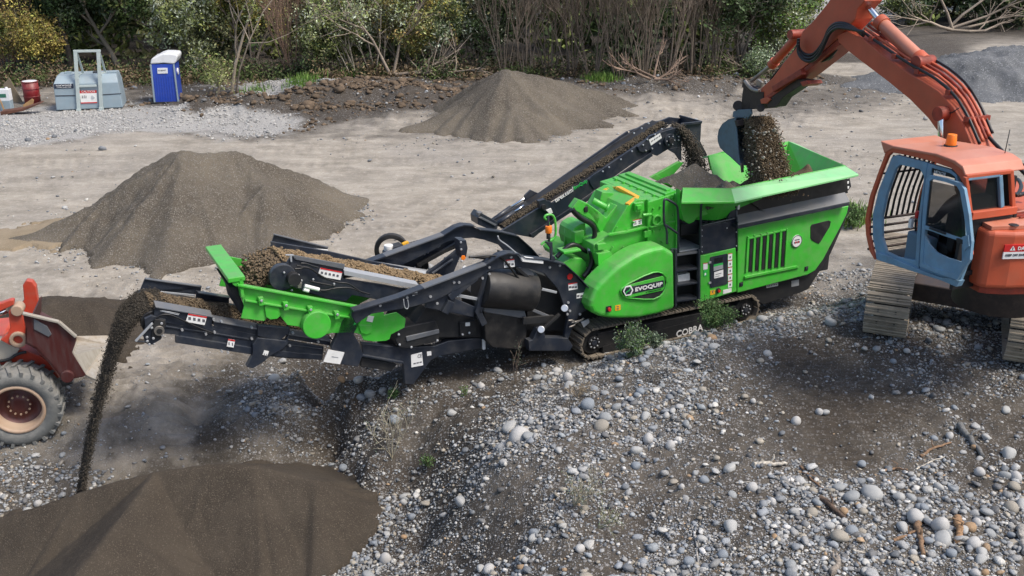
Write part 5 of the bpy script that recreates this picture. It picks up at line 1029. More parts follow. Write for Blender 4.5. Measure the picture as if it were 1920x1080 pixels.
# linkage and quick hitch
b = B(); b.bar(X.P(*ZQ([(345, 130)])[0], VB+.05), X.P(*ZQ([(470, 190)])[0], VB+.05), .05, .12, DKM); b.bar(X.P(*ZQ([(470, 110)])[0], VB+.34), X.P(*ZQ([(510, 140)])[0], VB+.34), .05, .12, ST)
b.tube([X.P(x, y, VB-.01) for x, y in ZQ([(360, 100), (395, 150), (440, 185), (485, 190)])], .035, ST, 8, 1)
b.plate(TE(VB+.06, ZQ([(345, 150), (430, 190), (440, 230), (400, 300), (400, 350), (330, 360), (330, 270)])), .3, DKM); b.plate(TE(VB+.02, ZQ([(430, 200), (520, 200), (520, 290), (500, 350), (400, 350), (400, 270)])), .36, DKM)
b.cyl(X.P(*ZQ([(300, 320)])[0], VB), X.P(*ZQ([(300, 320)])[0], VB+.4), .095, DKM, 18); b.cyl(X.P(*ZQ([(500, 340)])[0], VB), X.P(*ZQ([(500, 340)])[0], VB+.4), .07, DKM, 16); b.obj('bucket_linkage', exc, .01)
b = B(); b.plate(TE(VB-.02, ZQ([(255, 370), (300, 355), (405, 350), (410, 395), (370, 450), (350, 425), (285, 432), (250, 420)])), .05, BK); b.plate(TE(VB+.4, ZQ([(255, 370), (405, 350), (410, 395), (370, 450), (350, 425), (250, 420)])), .05, BK)
for y in (365, 395): b.cyl(X.P(*ZQ([(400, y)])[0], VB), X.P(*ZQ([(400, y)])[0], VB+.5), .025, ST, 10)
b.obj('quick_hitch', exc, .008)
# bucket
bk = empty('bucket', (0, 0, 0)); bk.parent = exc
VK0, VK1 = VB-.14, VB+.52
side = ZQ([(270, 425), (215, 440), (160, 480), (130, 530), (119, 590), (122, 640), (140, 690), (180, 730), (235, 775), (315, 850), (300, 740), (290, 620), (280, 500)])
b = B(); sd = TE(VK0, side); b.plate(sd, .03, BK); b.plate([(p[0], VK1-.03, p[2]) for p in sd], .03, BK); b.obj('side_plate', bk, .006)
b = B(); sh = sd[0:10]; k = len(sh)
cxz = (sum(p[0] for p in sd)/len(sd), sum(p[2] for p in sd)/len(sd))
ins = [(p[0]+(cxz[0]-p[0])*.05, p[1], p[2]+(cxz[1]-p[2])*.05) for p in sh]
for i in range(k-1):
    q = [sh[i], sh[i+1], ins[i+1], ins[i]]; b.plate(q, VK1-VK0, BK)
b.obj('shell', bk)
b = B(); l0 = TE(VK0-.01, ZQ([(265, 450), (290, 445), (300, 500), (280, 505)])); b.plate(l0, VK1-VK0+.02, DKM); b.obj('lip', bk, .008)
b = B()
for i in range(5):
    vv = VK0+.04+i*(VK1-VK0-.08)/4; p = X.P(*ZQ([(315, 850)])[0], VK0); b.plate([(p[0]-.02, vv-.03, p[2]+.05), (p[0]+.03, vv-.03, p[2]+.04), (p[0]+.04, vv-.03, p[2]-.12)], .06, ST)
b.obj('teeth', bk, .004)
# cab
cb = empty('cab', (0, 0, 0)); cb.parent = exc
VW = .93
front = ZG([(248, 118), (215, 200), (180, 300), (160, 400), (162, 470), (178, 545), (192, 578)])
fo = ZG([(235, 108), (200, 200), (165, 300), (144, 400), (148, 470), (163, 540), (185, 580)])
b = B(); b.plate(TE(0, fo+front[::-1]), .05, OP); pf = TE(0, fo+front[::-1]); b.plate([(p[0], VW-.05, p[2]) for p in pf], .05, OP)
b.plate(TE(0, ZG([(228, 118), (240, 100), (268, 78), (460, 112), (540, 142), (575, 168), (592, 212), (602, 420), (612, 560), (598, 560), (590, 400), (580, 262), (562, 218), (525, 178), (430, 145), (320, 118), (262, 108), (248, 122)])), .05, OP)
b.obj('guard_frame', cb, .01)
b = B(); rp = ZG([(212, 56), (268, 78), (460, 112), (540, 142), (575, 168), (592, 214), (584, 216), (570, 185), (530, 155), (450, 124), (265, 92), (228, 112)]); b.plate(TE(-.01, rp), VW+.02, OT); roof = b.obj('roof', cb, .02, 3)
b = B(); c0 = X.P(1782, 276, .55); b.cyl((c0[0], .55, c0[2]-.01), (c0[0], .55, c0[2]+.03), .085, IN, 18); b.cyl((c0[0], .55, c0[2]+.03), (c0[0], .55, c0[2]+.17), .07, OR, 18, r2=.058); b.tube([(c0[0], .6, c0[2]), (c0[0]+.1, .75, c0[2]+.01), (c0[0]+.2, .9, c0[2])], .01, IN, 6, 1); b.obj('beacon', roof, .01)
b = B(); b.tube([X.P(x, y, .85) for x, y in ZF([(1448, 750), (1475, 625)])], .006, IN, 5); b.obj('antenna', cb)
def pipe(pts, v, w, m, name, z=ZG, h=None, bev=.01):
    b = B(); p = TE(v, z(pts))
    for i in range(len(p)-1):
        a, c_ = Vector(p[i]), Vector(p[i+1]); e = (c_-a).normalized()*w*.25; b.bar(a-e, c_+e, h or .05, w, m, up=(0, 1, 0) if False else (0, 0, 1) if abs((c_-a).normalized().z) < .9 else (1, 0, 0))
    return b, name, bev
def ringplate(outer, inner, v, th, m, b, z=ZG):
    """flat frame between two outlines with the same number of points"""
    o = TE(v, z(outer)); i_ = TE(v, z(inner)); n = len(o)
    vs = o+i_+[(p[0], p[1]+th, p[2]) for p in o]+[(p[0], p[1]+th, p[2]) for p in i_]; fs = []
    for k in range(n):
        j = (k+1) % n; fs += [(k, j, n+j, n+k), (2*n+k, 3*n+k, 3*n+j, 2*n+j), (k, 2*n+k, 2*n+j, j), (n+k, n+j, 3*n+j, 3*n+k)]
    b.add(vs, fs, m)
b = B()
ringplate([(262, 128), (285, 118), (420, 152), (412, 200), (392, 400), (380, 628), (290, 600), (198, 575), (178, 480), (178, 380), (205, 270)],
          [(280, 178), (300, 162), (385, 182), (405, 215), (378, 400), (366, 582), (290, 568), (238, 545), (218, 480), (218, 390), (240, 290)], .02, .05, BL, b)
ringplate([(405, 150), (520, 182), (548, 205), (556, 245), (585, 400), (590, 600), (560, 680), (470, 660), (385, 626), (395, 400)],
          [(438, 175), (520, 200), (540, 215), (548, 245), (570, 400), (570, 580), (545, 640), (470, 620), (400, 590), (412, 400)], .03, .05, BL, b)
b.plate(TE(-.01, ZG([(190, 545), (240, 560), (380, 622), (470, 655), (560, 672), (545, 700), (480, 672), (380, 640), (195, 580)])), .10, BL)
b.obj('door_frame', cb, .012)
b = B(); b.plate(TE(.045, ZG([(438, 168), (520, 192), (548, 215), (550, 225), (440, 196)])), .02, IN); cbp = b.obj('brand_plate', cb, .004)
text('lettering', 'HITACHI', cbp, X.P(*ZG([(450, 199)])[0], .035), X.P(*ZG([(498, 211)])[0], .035), .04, WH)
# open door, folded back against the cab side
b = B()
ringplate([(412, 225), (432, 208), (500, 222), (562, 242), (582, 270), (602, 380), (614, 500), (606, 580), (548, 668), (460, 640), (384, 608), (396, 420)],
          [(428, 235), (440, 225), (500, 238), (548, 256), (562, 278), (580, 380), (592, 470), (586, 560), (540, 640), (460, 620), (398, 595), (408, 425)], -.09, .045, BL, b)
b.plate(TE(-.085, ZG([(402, 425), (440, 440), (500, 462), (575, 488), (575, 502), (500, 478), (440, 455), (404, 445)])), .04, BL)
b.plate(TE(-.08, ZG([(400, 440), (408, 470), (425, 510), (460, 548), (510, 572), (572, 590), (590, 560), (545, 645), (460, 622), (396, 597)])), .03, BL)
b.plate(TE(-.11, ZG([(570, 480), (598, 470), (603, 520), (580, 540), (568, 500)])), .05, BL)
dr = b.obj('door', cb, .01)
b = B(); b.plate(TE(-.075, ZG([(418, 230), (548, 258), (565, 290), (582, 400), (588, 490), (500, 465), (405, 428)])), .008, GL); b.obj('glass', dr)
b = B(); b.plate(TE(-.12, ZG([(545, 485), (572, 492), (572, 512), (548, 505)])), .03, IN); b.cyl(X.P(*ZG([(430, 440)])[0], -.12), X.P(*ZG([(500, 465)])[0], -.12), .015, RUB, 8); b.obj('handle', dr, .004)
# front grille bars
b = B(); fb_ = TE(0, ZG([(248, 122), (217, 200), (182, 300), (162, 400), (164, 470), (180, 545)]))
for k in range(9): b.tube([(p[0]+.02, .08+k*.095, p[2]) for p in fb_[:4]], .016, IN, 6, 1)
for i in (1,): b.tube([(fb_[i][0]+.01, .03, fb_[i][2]), (fb_[i][0]+.01, VW-.03, fb_[i][2])], .014, IN, 6)
for zz in np.linspace(fb_[3][2], fb_[5][2], 5): u_ = fb_[3][0]+.04; b.tube([(u_, .02, zz), (u_, VW-.02, zz)], .018, DKM, 6)
b.obj('grille_bar', cb)
# floor, back wall, seat, levers
zf = X.P(*ZG([(300, 575)])[0], .3)[2]; u0 = .05; u1 = X.P(*ZG([(590, 300)])[0], 0)[0]; ztop = X.P(*ZG([(590, 225)])[0], .0)[2]-.06; s0_, s1_ = X.P(*ZG([(195, 570)])[0], 0), X.P(*ZG([(545, 672)])[0], 0); ftl = math.atan2(s1_[2]-s0_[2], s1_[0]-s0_[0]); fzm = (s0_[2]+s1_[2])/2
b = B(); b.box(((s0_[0]+s1_[0])/2, VW/2+.02, fzm+.06), (s1_[0]-s0_[0]-.06, VW-.10, .06), IN, tilt=ftl); b.box((u1-.04, VW/2, zf+.45), (.05, VW-.08, .9), IN); b.box(((u0+u1)/2+.25, VW-.05, zf+.45), (u1-u0-.5, .05, .95), IN); b.box((u1-.30, VW-.05, (zf+ztop)/2), (.40, .06, ztop-zf), IN); b.obj('cab_floor', cb, .01)
b = B(); us = u1-.60; b.box((us, .47, zf+.38), (.48, .48, .14), IN); b.box((us+.27, .47, zf+.75), (.13, .46, .75), IN, tilt=-.12); b.box((us, .47, zf+.2), (.3, .36, .26), SEAT); b.box((us-.12, .14, zf+.32), (.42, .14, .4), SEAT); b.box((us-.12, .80, zf+.32), (.42, .14, .4), SEAT); b.obj('operator_seat', cb, .03)
b = B()
for vv in (.14, .80): b.tube([(us-.25, vv, zf+.52), (us-.28, vv, zf+.62), (us-.27, vv, zf+.72)], .015, IN, 6, 1); b.cyl((us-.27, vv, zf+.70), (us-.27, vv, zf+.79), .028, RD, 10)
for vv in (.38, .52): b.tube([(u0+.22, vv, zf), (u0+.20, vv, zf+.4), (u0+.3, vv, zf+.62)], .014, IN, 6, 1); b.box((u0+.2, vv, zf+.06), (.2, .1, .03), GR, tilt=.4)
b.box((us-.30, .09, zf+.62), (.05, .05, .12), WH); b.obj('control_lever', cb, .004)
# rear window
b = B(); UR = u1
rw = [X.U(x, y, UR) for x, y in ZR([(175, 545), (700, 480), (735, 880), (740, 945), (240, 1030), (225, 940)])]
def barU(p, q, w, m, h=.05): b.bar(X.U(*ZR([p])[0], UR), X.U(*ZR([q])[0], UR), h, w, m)
barU((690, 480), (715, 920), .06, OP); barU((180, 545), (235, 960), .05, OP); barU((180, 548), (700, 488), .05, OP); barU((230, 985), (735, 915), .10, OP, .09)
b.obj('rear_frame', cb, .01)
b = B(); barU((200, 570), (560, 525), .045, BL); barU((565, 530), (585, 890), .06, BL); b.obj('rear_window_frame', cb, .01)
b = B(); b.plate([X.U(x, y, UR-.02) for x, y in ZR([(195, 595), (530, 555), (550, 890), (235, 930)])], (.008, 0, 0), GL); b.obj('rear_glass', cb)
# upper body behind the cab
zt_ = 3.60
pl = [X.Z(x, y, zt_) for x, y in ZG([(612, 415), (640, 432), (672, 448), (692, 455)])]; ul, vl = pl[-1][0], pl[-1][1]
plan = [(pl[0][0]-.15, pl[0][1]+.02), (pl[0][0], pl[0][1]), (pl[1][0], pl[1][1]), (ul-.03, vl), (ul+.04, vl+.06), (ul+.16, vl+.26), (ul+.27, vl+.6), (ul+.33, vl+1.05), (ul+.31, vl+1.6), (ul+.15, vl+2.2), (ul-.1, vl+2.35), (pl[0][0]-1.7, vl+2.35), (pl[0][0]-1.7, vl+1.75), (pl[0][0]-.15, vl+1.0)]
zb_ = X.P(1852, 548, vl)[2]
b = B(); b.plate([(p[0], p[1], zb_) for p in plan], (0, 0, zt_-zb_), OP); body = b.obj('body', exc, .06, 4)
b = B(); b.plate([(p[0]*.97-.02, p[1]*.93+.12, zb_-.10) for p in plan], (0, 0, .13), OD); b.cyl((.7, 1.35, zb_-.6), (.7, 1.35, zb_-.1), .55, DKM, 28); b.obj('turntable', exc, .01)
b = B()
for i in range(9):
    q = X.P(*ZG([(618+i*7.5, 432+i*3.2)])[0], pl[0][1]-.01); b.plate([(q[0], q[1]-.02, q[2]), (q[0]+.02, q[1]-.02, q[2]-.005), (q[0]+.035, q[1]-.02, q[2]-.20), (q[0]+.015, q[1]-.02, q[2]-.19)], .05, IN)
b.obj('louvre', body)
b = B(); lid = [X.Z(x, y, zt_+.002) for x, y in ZG([(640, 420), (760, 395), (845, 375), (980, 380), (980, 440), (845, 445), (700, 450)])]; b.plate([(p[0], p[1], zt_+.002) for p in lid], (0, 0, .05), OT); c0 = X.Z(*ZG([(800, 428)])[0], zt_+.05); b.cyl(c0, (c0[0], c0[1], c0[2]+.01), .06, IN, 18)
b.obj('engine_lid', body, .012)
b = B(); a_ = X.Z(*ZG([(772, 385)])[0], zt_+.06)
for dx in (0, .07, .14): b.box((a_[0]+dx, a_[1]+.3, a_[2]+.01), (.03, .5, .02), OD)
b.tube([X.Z(x, y, zt_+.3) for x, y in ZR([(695, 410), (740, 395), (790, 400), (840, 415)])], .02, RUB, 8, 1); b.tube([X.Z(x, y, zt_+.25) for x, y in ZR([(725, 565), (780, 580), (815, 650), (790, 720), (745, 760)])], .025, RUB, 8, 2); b.tube([X.Z(x, y, zt_+.12) for x, y in ZR([(600, 760), (700, 735), (780, 760), (840, 735), (900, 750)])], .03, RUB, 8, 2)
b.obj('engine_hose', body)
# danger sign on the rear corner
dn = [(ul+.16, vl+.26), (ul+.27, vl+.6)]; dx_, dy_ = dn[1][0]-dn[0][0], dn[1][1]-dn[0][1]; dl = math.hypot(dx_, dy_); dx_ /= dl; dy_ /= dl; nn = (dy_, -dx_)
def DS(f, z, o=.006): return (dn[0][0]+dx_*f+nn[0]*o, dn[0][1]+dy_*f+nn[1]*o, z)
zs = 3.36; s0, s1 = -.12, .33
b = B(); b.plate([DS(s0, zs-.0, .02), DS(s1, zs, .02), DS(s1, zs+.09, .02), DS(s0, zs+.09, .02)], (-nn[0]*.02, -nn[1]*.02, 0), RD); b.plate([DS(s0, zs-.09, .02), DS(s1, zs-.09, .02), DS(s1, zs, .02), DS(s0, zs, .02)], (-nn[0]*.02, -nn[1]*.02, 0), WH); b.plate([DS(s0+.07, zs+.02, .023), DS(s0+.14, zs+.02, .023), DS(s0+.105, zs+.08, .023)], (-nn[0]*.005, -nn[1]*.005, 0), WH); b.plate([DS(s0+.10, zs+.03, .026), DS(s0+.11, zs+.03, .026), DS(s0+.11, zs+.06, .026), DS(s0+.10, zs+.06, .026)], (-nn[0]*.004, -nn[1]*.004, 0), IN)
sgn = b.obj('warning_sign', body)
text('lettering', 'DANGER', sgn, DS(s0+.17, zs+.022, .022), DS(s1-.03, zs+.022, .022), .045, WH, n=(nn[0], nn[1], 0), bold=.02); text('lettering', 'KEEP OFF SWING AREA', sgn, DS(s0+.03, zs-.055, .022), DS(s1-.03, zs-.055, .022), .028, IN, n=(nn[0], nn[1], 0), bold=.01)
# crawler tracks: aim slightly right of the view axis
def loc_dir(o, w):  # world point -> local of excavator
    return X.loc(w)
th_ = math.radians(66)
uh = np.array([math.cos(th_), math.sin(th_)]); vh = np.array([-uh[1], uh[0]])
pL = gp(1617, 628, 1.0)[:2]; pR = gp(1695, 652, 1.0)[:2]; pS = gp(1880, 690, 1.0)[:2]
wid = abs((pL-pR)@vh)
for k, pc in enumerate(((pL+pR)/2, pS-vh*.30)):
    tr = empty('undercarriage' if False else 'crawler', (0, 0, 0)); tr.parent = exc
    pc = pc-uh*.12; zg = float(gh(pc[0]+uh[0]*.9, pc[1]+uh[1]*.9)); l = X.loc((pc[0], pc[1], zg)); tr.location = l; tr.rotation_euler = (0, 0, th_-E_.ang)
    track(tr, -wid/2, wid/2, .40, 2.85, .40, .02, 40, thick=.025, grouser=.022, three=True, bolt=True, tm=TR2)
b = B(); ca = X.loc(tuple(pR+uh*1.5)+(1.3,)); cbb = X.loc(tuple(pS-vh*.3+uh*1.5)+(1.3,)); b.bar((ca[0], ca[1], 1.55), (cbb[0], cbb[1], 1.55), .9, .3, DKM); b.obj('car_body', exc, .02)

# operator on the seat
SKIN = mat('skin', (.45, .26, .19), .5); JKT = mat('maroon jacket', (.085, .018, .022), .8, bump=.2); TRS = mat('dark trousers', (.02, .024, .035), .8, bump=.2); HAIR = mat('dark hair', (.02, .014, .01), .7)
def skin(name, verts, edges, radii, m, parent, sub=2):
    me = bpy.data.meshes.new(name); me.from_pydata(verts, edges, []); me.materials.append(m); o = bpy.data.objects.new(name, me); C.objects.link(o); o.parent = parent
    s = o.modifiers.new('skin', 'SKIN'); s.use_smooth_shade = True
    for v, r in zip(me.skin_vertices[0].data, radii): v.radius = (r, r) if isinstance(r, float) else r
    me.skin_vertices[0].data[0].use_root = True
    u = o.modifiers.new('sub', 'SUBSURF'); u.levels = u.render_levels = sub; return o
per = empty('person', X.O.tolist() if False else (E_.O[0], E_.O[1], 0), E_.ang, 'seated person in maroon jacket and dark trousers inside the blue cab', 'person')
h0 = (us+.08, .47, zf+.52)
def rel(*p): return [(h0[0]+a, h0[1]+b_, h0[2]+c_) for a, b_, c_ in p]
body_v = rel((0, 0, 0), (0, 0, .18), (.0, 0, .36), (.0, 0, .48), (-.01, 0, .56), (-.02, 0, .66), (0, -.19, .42), (-.10, -.27, .20), (-.30, -.31, .17), (0, .19, .42), (-.10, .27, .20), (-.30, .31, .17), (-.20, -.09, .0), (-.42, -.11, .0), (-.48, -.11, -.36), (-.58, -.11, -.40), (-.20, .09, .0), (-.42, .11, .0), (-.48, .11, -.36), (-.58, .11, -.40))
bo = skin('jacket', body_v[:5]+[body_v[i] for i in (6, 7, 8, 9, 10, 11)], [(0, 1), (1, 2), (2, 3), (3, 4), (3, 5), (5, 6), (6, 7), (3, 8), (8, 9), (9, 10)], [(.15, .12), (.15, .11), (.17, .11), (.13, .09), .055, .065, .05, .036, .065, .05, .036], JKT, per)
skin('trousers', [body_v[0]]+body_v[12:], [(0, 1), (1, 2), (2, 3), (3, 4), (0, 5), (5, 6), (6, 7), (7, 8)], [(.15, .12), .09, .07, .045, .04, .09, .07, .045, .04], TRS, per)
hd = skin('head', rel((-.01, 0, .52), (-.015, 0, .60), (-.02, 0, .68), (-.02, 0, .76), (-.115, 0, .675)), [(0, 1), (1, 2), (2, 3), (2, 4)], [.045, .07, .095, .08, .018], SKIN, per)
hr = B(); bmh = bmesh.new(); bmesh.ops.create_uvsphere(bmh, u_segments=16, v_segments=10, radius=.105); meh = bpy.data.meshes.new('hair'); bmesh.ops.delete(bmh, geom=[v for v in bmh.verts if v.co.z < -.01 and v.co.x < .02], context='VERTS'); bmh.to_mesh(meh); bmh.free(); meh.materials.append(HAIR); oh = bpy.data.objects.new('hair', meh); C.objects.link(oh); oh.parent = hd; oh.location = rel((-.005, 0, .73))[0]; oh.scale = (1.02, .9, .95)
for sgn_ in (-1, 1):
    w0_ = Vector(rel((-.33, sgn_*.315, .165))[0]); f = []; e = []; r = []
    f.append(tuple(w0_)); r.append(.028); f.append(tuple(w0_+Vector((-.06, 0, .0)))); r.append((.035, .02)); e.append((0, 1))
    for j in range(4):
        q = w0_+Vector((-.09, (j-1.5)*.02, .005)); i0_ = len(f); f += [tuple(q), tuple(q+Vector((-.025, 0, -.02))), tuple(q+Vector((-.01, 0, -.045)))]; r += [.009, .008, .007]; e += [(1, i0_), (i0_, i0_+1), (i0_+1, i0_+2)]
    i0_ = len(f); f += [tuple(w0_+Vector((-.05, -sgn_*.035, .01))), tuple(w0_+Vector((-.08, -sgn_*.045, -.005)))]; r += [.010, .009]; e += [(1, i0_), (i0_, i0_+1)]
    skin('hand', f, e, r, SKIN, per, 1)

# ================================================================ stones and loose material
def ico(sub):
    bm = bmesh.new(); bmesh.ops.create_icosphere(bm, subdivisions=sub, radius=1.0); v = np.array([x.co[:] for x in bm.verts]); f = np.array([[w.index for w in p.verts] for p in bm.faces]); bm.free(); return v, f
ICO1, ICO2, ICO3 = ico(1), ico(2), ico(3)
STC = 1.15*np.array([(.25, .25, .245), (.34, .34, .33), (.17, .18, .19), (.235, .25, .265), (.42, .41, .38), (.30, .27, .22), (.12, .12, .12), (.50, .49, .47), (.28, .30, .31), (.34, .24, .15)])
STP = np.array([.20, .17, .15, .13, .08, .10, .07, .03, .05, .02])
def stone_arrays(c, r, base, flat=.56, jit=.2, tint=None, seed=0, rough=None):
    q = np.random.RandomState(seed+11); bv, bf = base; n = len(c); nv = len(bv)
    sc = np.stack([r*q.uniform(.8, 1.35, n), r*q.uniform(.7, 1.1, n), r*flat*q.uniform(.75, 1.25, n)], 1)
    low = q.normal(size=(n, 3, 3))*.22; V = bv[None]*(1+jit*q.uniform(-1, 1, (n, nv, 1)))*np.ones((n, 1, 1))
    V = V+np.einsum('nij,vj->nvi', low, bv**2)*.5
    V = V*sc[:, None, :]
    a = q.uniform(0, 2*math.pi, n); t = q.normal(size=n)*.35
    V = np.stack([V[..., 0], V[..., 1]*np.cos(t)[:, None]-V[..., 2]*np.sin(t)[:, None], V[..., 1]*np.sin(t)[:, None]+V[..., 2]*np.cos(t)[:, None]], 2)
    V = np.stack([V[..., 0]*np.cos(a)[:, None]-V[..., 1]*np.sin(a)[:, None], V[..., 0]*np.sin(a)[:, None]+V[..., 1]*np.cos(a)[:, None], V[..., 2]], 2)
    V += c[:, None, :]
    F_ = bf[None]+np.arange(n)[:, None, None]*nv
    col = STC[q.choice(len(STC), n, p=STP/STP.sum())] if tint is None else np.array(tint)[None]*np.ones((n, 3))
    col = col*q.uniform(.7, 1.25, (n, 1))
    return V.reshape(-1, 3), F_.reshape(-1, 3), np.repeat(col, nv, 0)
M_stone = mat_col('river stone', .72, bump=.25, bscale=70, mottle=.3)
M_clod = mat_col('loose soil', .95, bump=.6, bscale=80, mottle=.5)
def stones(name, c, r, base=ICO1, parent=None, **k):
    m = k.pop('m', M_stone); sm = k.pop('smooth', True); V, F_, col = stone_arrays(np.asarray(c, float), np.asarray(r, float), base, **k); return np_mesh(name, V, F_, m, parent, smooth=sm, cols=col)
BRN = (.175, .13, .082); GRY = (.15, .135, .115); DRK = (.082, .070, .054); TAN = (.26, .185, .105)
def mworld(fr, p): w = fr.O+fr.u*p[0]+fr.v*p[1]; return np.array([w[0], w[1], p[2]])
def belt_load(fr, a, c_, v0, v1, h, tint, name, label, n=2600, rr=(.012, .04), seed=1):
    """ridge of broken stone lying on a belt between two local points"""
    q = np.random.RandomState(seed); t = q.uniform(0, 1, n); s = np.clip(q.normal(size=n)*.42, -1, 1)
    vm, vh_ = (v0+v1)/2, (v1-v0)/2
    z = h*(1-s*s)*q.uniform(.25, 1, n)*(1+.35*np.sin(t*37+seed)+.2*np.sin(t*91)); P_ = np.array([mworld(fr, (a[0]+(c_[0]-a[0])*tt, vm+vh_*ss, a[2]+(c_[2]-a[2])*tt+zz)) for tt, ss, zz in zip(t, s, z)])
    o = stones(name, P_, q.uniform(rr[0], rr[1], n), m=M_clod, tint=tint, flat=.8, jit=.3, seed=seed, smooth=False); tag(o, label, 'broken stone', kind='stuff'); return o
belt_load(M, (ovA[0], 0, ovA[2]+.01), (ovB[0], 0, ovB[2]+.01), .66, 1.32, .07, TAN, 'oversize_stone', 'tan broken stone lying along the belt above the green screen box', 6500, (.008, .026), 3)
belt_load(M, (e0[0], 0, e0[2]+.01), (e1t[0], 0, e1t[2]), V0+.12, V1-.2, .09, BRN, 'fines', 'brown crushed fines lying on the lower left belt', 9000, (.005, .016), 4)
belt_load(M, (q0[0], 0, q0[2]+.02), (q1[0], 0, q1[2]+.02), W0+.08, W1-.25, .035, (.11, .088, .06), 'returned_stone', 'line of brown stone riding up the return conveyor belt', 3200, (.006, .020), 5)
def fall(fr, path, wid, v, n, tint, name, label, rr=(.01, .03), seed=1, depth=None, pw=1.0):
    """loose material in free fall along a path of pixels on the plane v"""
    q = np.random.RandomState(seed); L_ = [fr.P(x, y, v) for x, y in path]; t = q.uniform(0, 1, n)**pw*(len(L_)-1); i = np.minimum(t.astype(int), len(L_)-2); f = t-i
    La = np.array(L_); p = La[i]*(1-f)[:, None]+La[i+1]*f[:, None]; w = np.array(wid)[i]*(1-f)+np.array(wid)[i+1]*f; dp = np.array(depth if depth else wid); d_ = dp[i]*(1-f)+dp[i+1]*f
    p[:, 0] += q.normal(size=n)*w*np.where(q.uniform(size=n) < .10, .6, .36); p[:, 1] += q.uniform(-1, 1, n)*d_; p[:, 2] += q.normal(size=n)*.03
    Wp = fr.O[None]+p[:, :1]*fr.u[None]+p[:, 1:2]*fr.v[None]; Wp[:, 2] = p[:, 2]
    o = stones(name, Wp, q.uniform(rr[0], rr[1], n), m=M_clod, tint=tint, flat=.8, jit=.35, seed=seed, smooth=False); tag(o, label, 'falling soil', kind='stuff'); return o
fall(M, [(300, 562), (262, 568), (238, 592), (222, 625), (205, 680), (188, 740), (172, 810), (158, 880), (150, 935), (146, 965)], [.08, .10, .105, .09, .08, .07, .062, .06, .055, .055], 1.0, 42000, DRK, 'falling_fines', 'dark stream of crushed fines falling from the left belt end', (.003, .0105), 7, depth=[.4, .42, .42, .38, .32, .3, .25, .2, .2, .2], pw=1.35)
fall(M, [(530, 482), (505, 486), (486, 500), (474, 525), (470, 560)], [.12, .2, .22, .2, .15], 1.0, 9000, BRN, 'falling_stone', 'brown stone tumbling off the belt into the green screen box', (.008, .028), 9, depth=[.35]*5)
fall(M, [(1268, 236), (1285, 255), (1300, 285), (1305, 320), (1300, 345)], [.08, .14, .18, .26, .3], 2.35, 9000, (.13, .11, .085), 'falling_chip', 'grey brown chip pouring from the return conveyor chute', (.005, .016), 10, depth=[.15, .18, .2, .25, .3])
# heaps inside the hopper
def heap(name, fr, peaks, u0, u1, v0, v1, zb, m, label, res=.03, seed=3, slope=.7):
    U_, V_ = np.meshgrid(np.arange(u0, u1, res), np.arange(v0, v1, res)); z = np.full(U_.shape, zb-.2)
    for (pu, pv, pz) in peaks: z = np.maximum(z, pz-slope*np.hypot(U_-pu, V_-pv))
    z = z+.10*fbm(U_, V_, 3.0, 5, seed); ny, nx = U_.shape; W_ = fr.O[None, None]+U_[..., None]*fr.u+V_[..., None]*fr.v; W_[..., 2] = z
    i = (np.arange(nx-1)[None]+np.arange(ny-1)[:, None]*nx).ravel(); o = np_mesh(name, W_.reshape(-1, 3), np.stack([i, i+1, i+nx+1, i+nx], 1), m); tag(o, label, 'heap', kind='stuff'); return o
hv0, hv1 = iA[1]+.15, fB[1]-.15
pk = M.Z(1302, 305, 2.92); pb = M.Z(1430, 320, 2.78); pc_ = M.Z(1515, 308, 2.72)
heap('chip_heap', M, [pk, (pk[0]+.5, pk[1]-.5, 2.62), (pk[0]-.3, pk[1]-.6, 2.75), (pk[0]+.1, pk[1]-.8, 2.75)], .55, 2.1, hv0+.12, hv1, 2.3, M_pile_grey, 'grey crushed chip heaped at the front end of the hopper', seed=12)
heap('soil_heap', M, [pb, pc_, (pb[0]+.4, pb[1]+.2, 2.6), M.Z(1545, 300, 2.6)], 1.5, 3.45, hv0+.22, hv1-.1, 2.3, M_clod, 'brown soil heaped in the rear of the hopper', seed=15, slope=.8)
c_s = bpy.data.objects['soil_heap'].data; a_ = c_s.attributes.new('col', 'FLOAT_COLOR', 'POINT'); a_.data.foreach_set('color', np.tile(np.array([.12, .088, .056, 1], np.float32), len(c_s.vertices)))
fall(X, [(1422, 222), (1430, 260), (1438, 300), (1446, 335), (1450, 360)], [.20, .30, .34, .36, .34], (VK0+VK1)/2+.05, 46000, BRN, 'tipped_soil', 'brown stony soil sliding out of the excavator bucket', (.004, .017), 21, depth=[.27, .27, .3, .32, .34], pw=.85)
fall(X, [(1440, 240), (1440, 330)], [.30, .36], (VK0+VK1)/2, 160, (.36, .33, .27), 'tipped_stone', 'pale stones falling with the soil from the bucket', (.012, .03), 22, depth=[.3, .36])

# ================================================================ wheel loader at the left edge
LR = mat('loader orange red', (.52, .06, .03), .4, coat=.2, dirt=.35, dirtcol=(.3, .17, .12), scale=5, var=.15)
MR = mat('scraped maroon steel', (.10, .028, .026), .4, metal=.3, dirt=.6, dirtcol=(.12, .10, .095), scale=5, bump=.08, streak=True)
PS = mat('polished pale steel', (.50, .46, .39), .4, metal=.35, dirt=.6, dirtcol=(.30, .23, .15), scale=5, streak=True)
TY = mat('dusty tyre', (.13, .135, .13), .9, dirt=.9, dirtcol=(.26, .25, .23), scale=6, bump=.25)
RM = mat('dusty rim', (.42, .29, .20), .5, dirt=.6, dirtcol=(.36, .29, .22), scale=6)
lo = gp(32, 842, -.8); L_F = Frame(lo, 15); Q = L_F
ldr = empty('wheel_loader', (Q.O[0], Q.O[1], 0), Q.ang, 'orange-red wheel loader with dark bucket entering from the left', 'loader')
def TL(v, pts): return [Q.P(x, y, v) for x, y in pts]
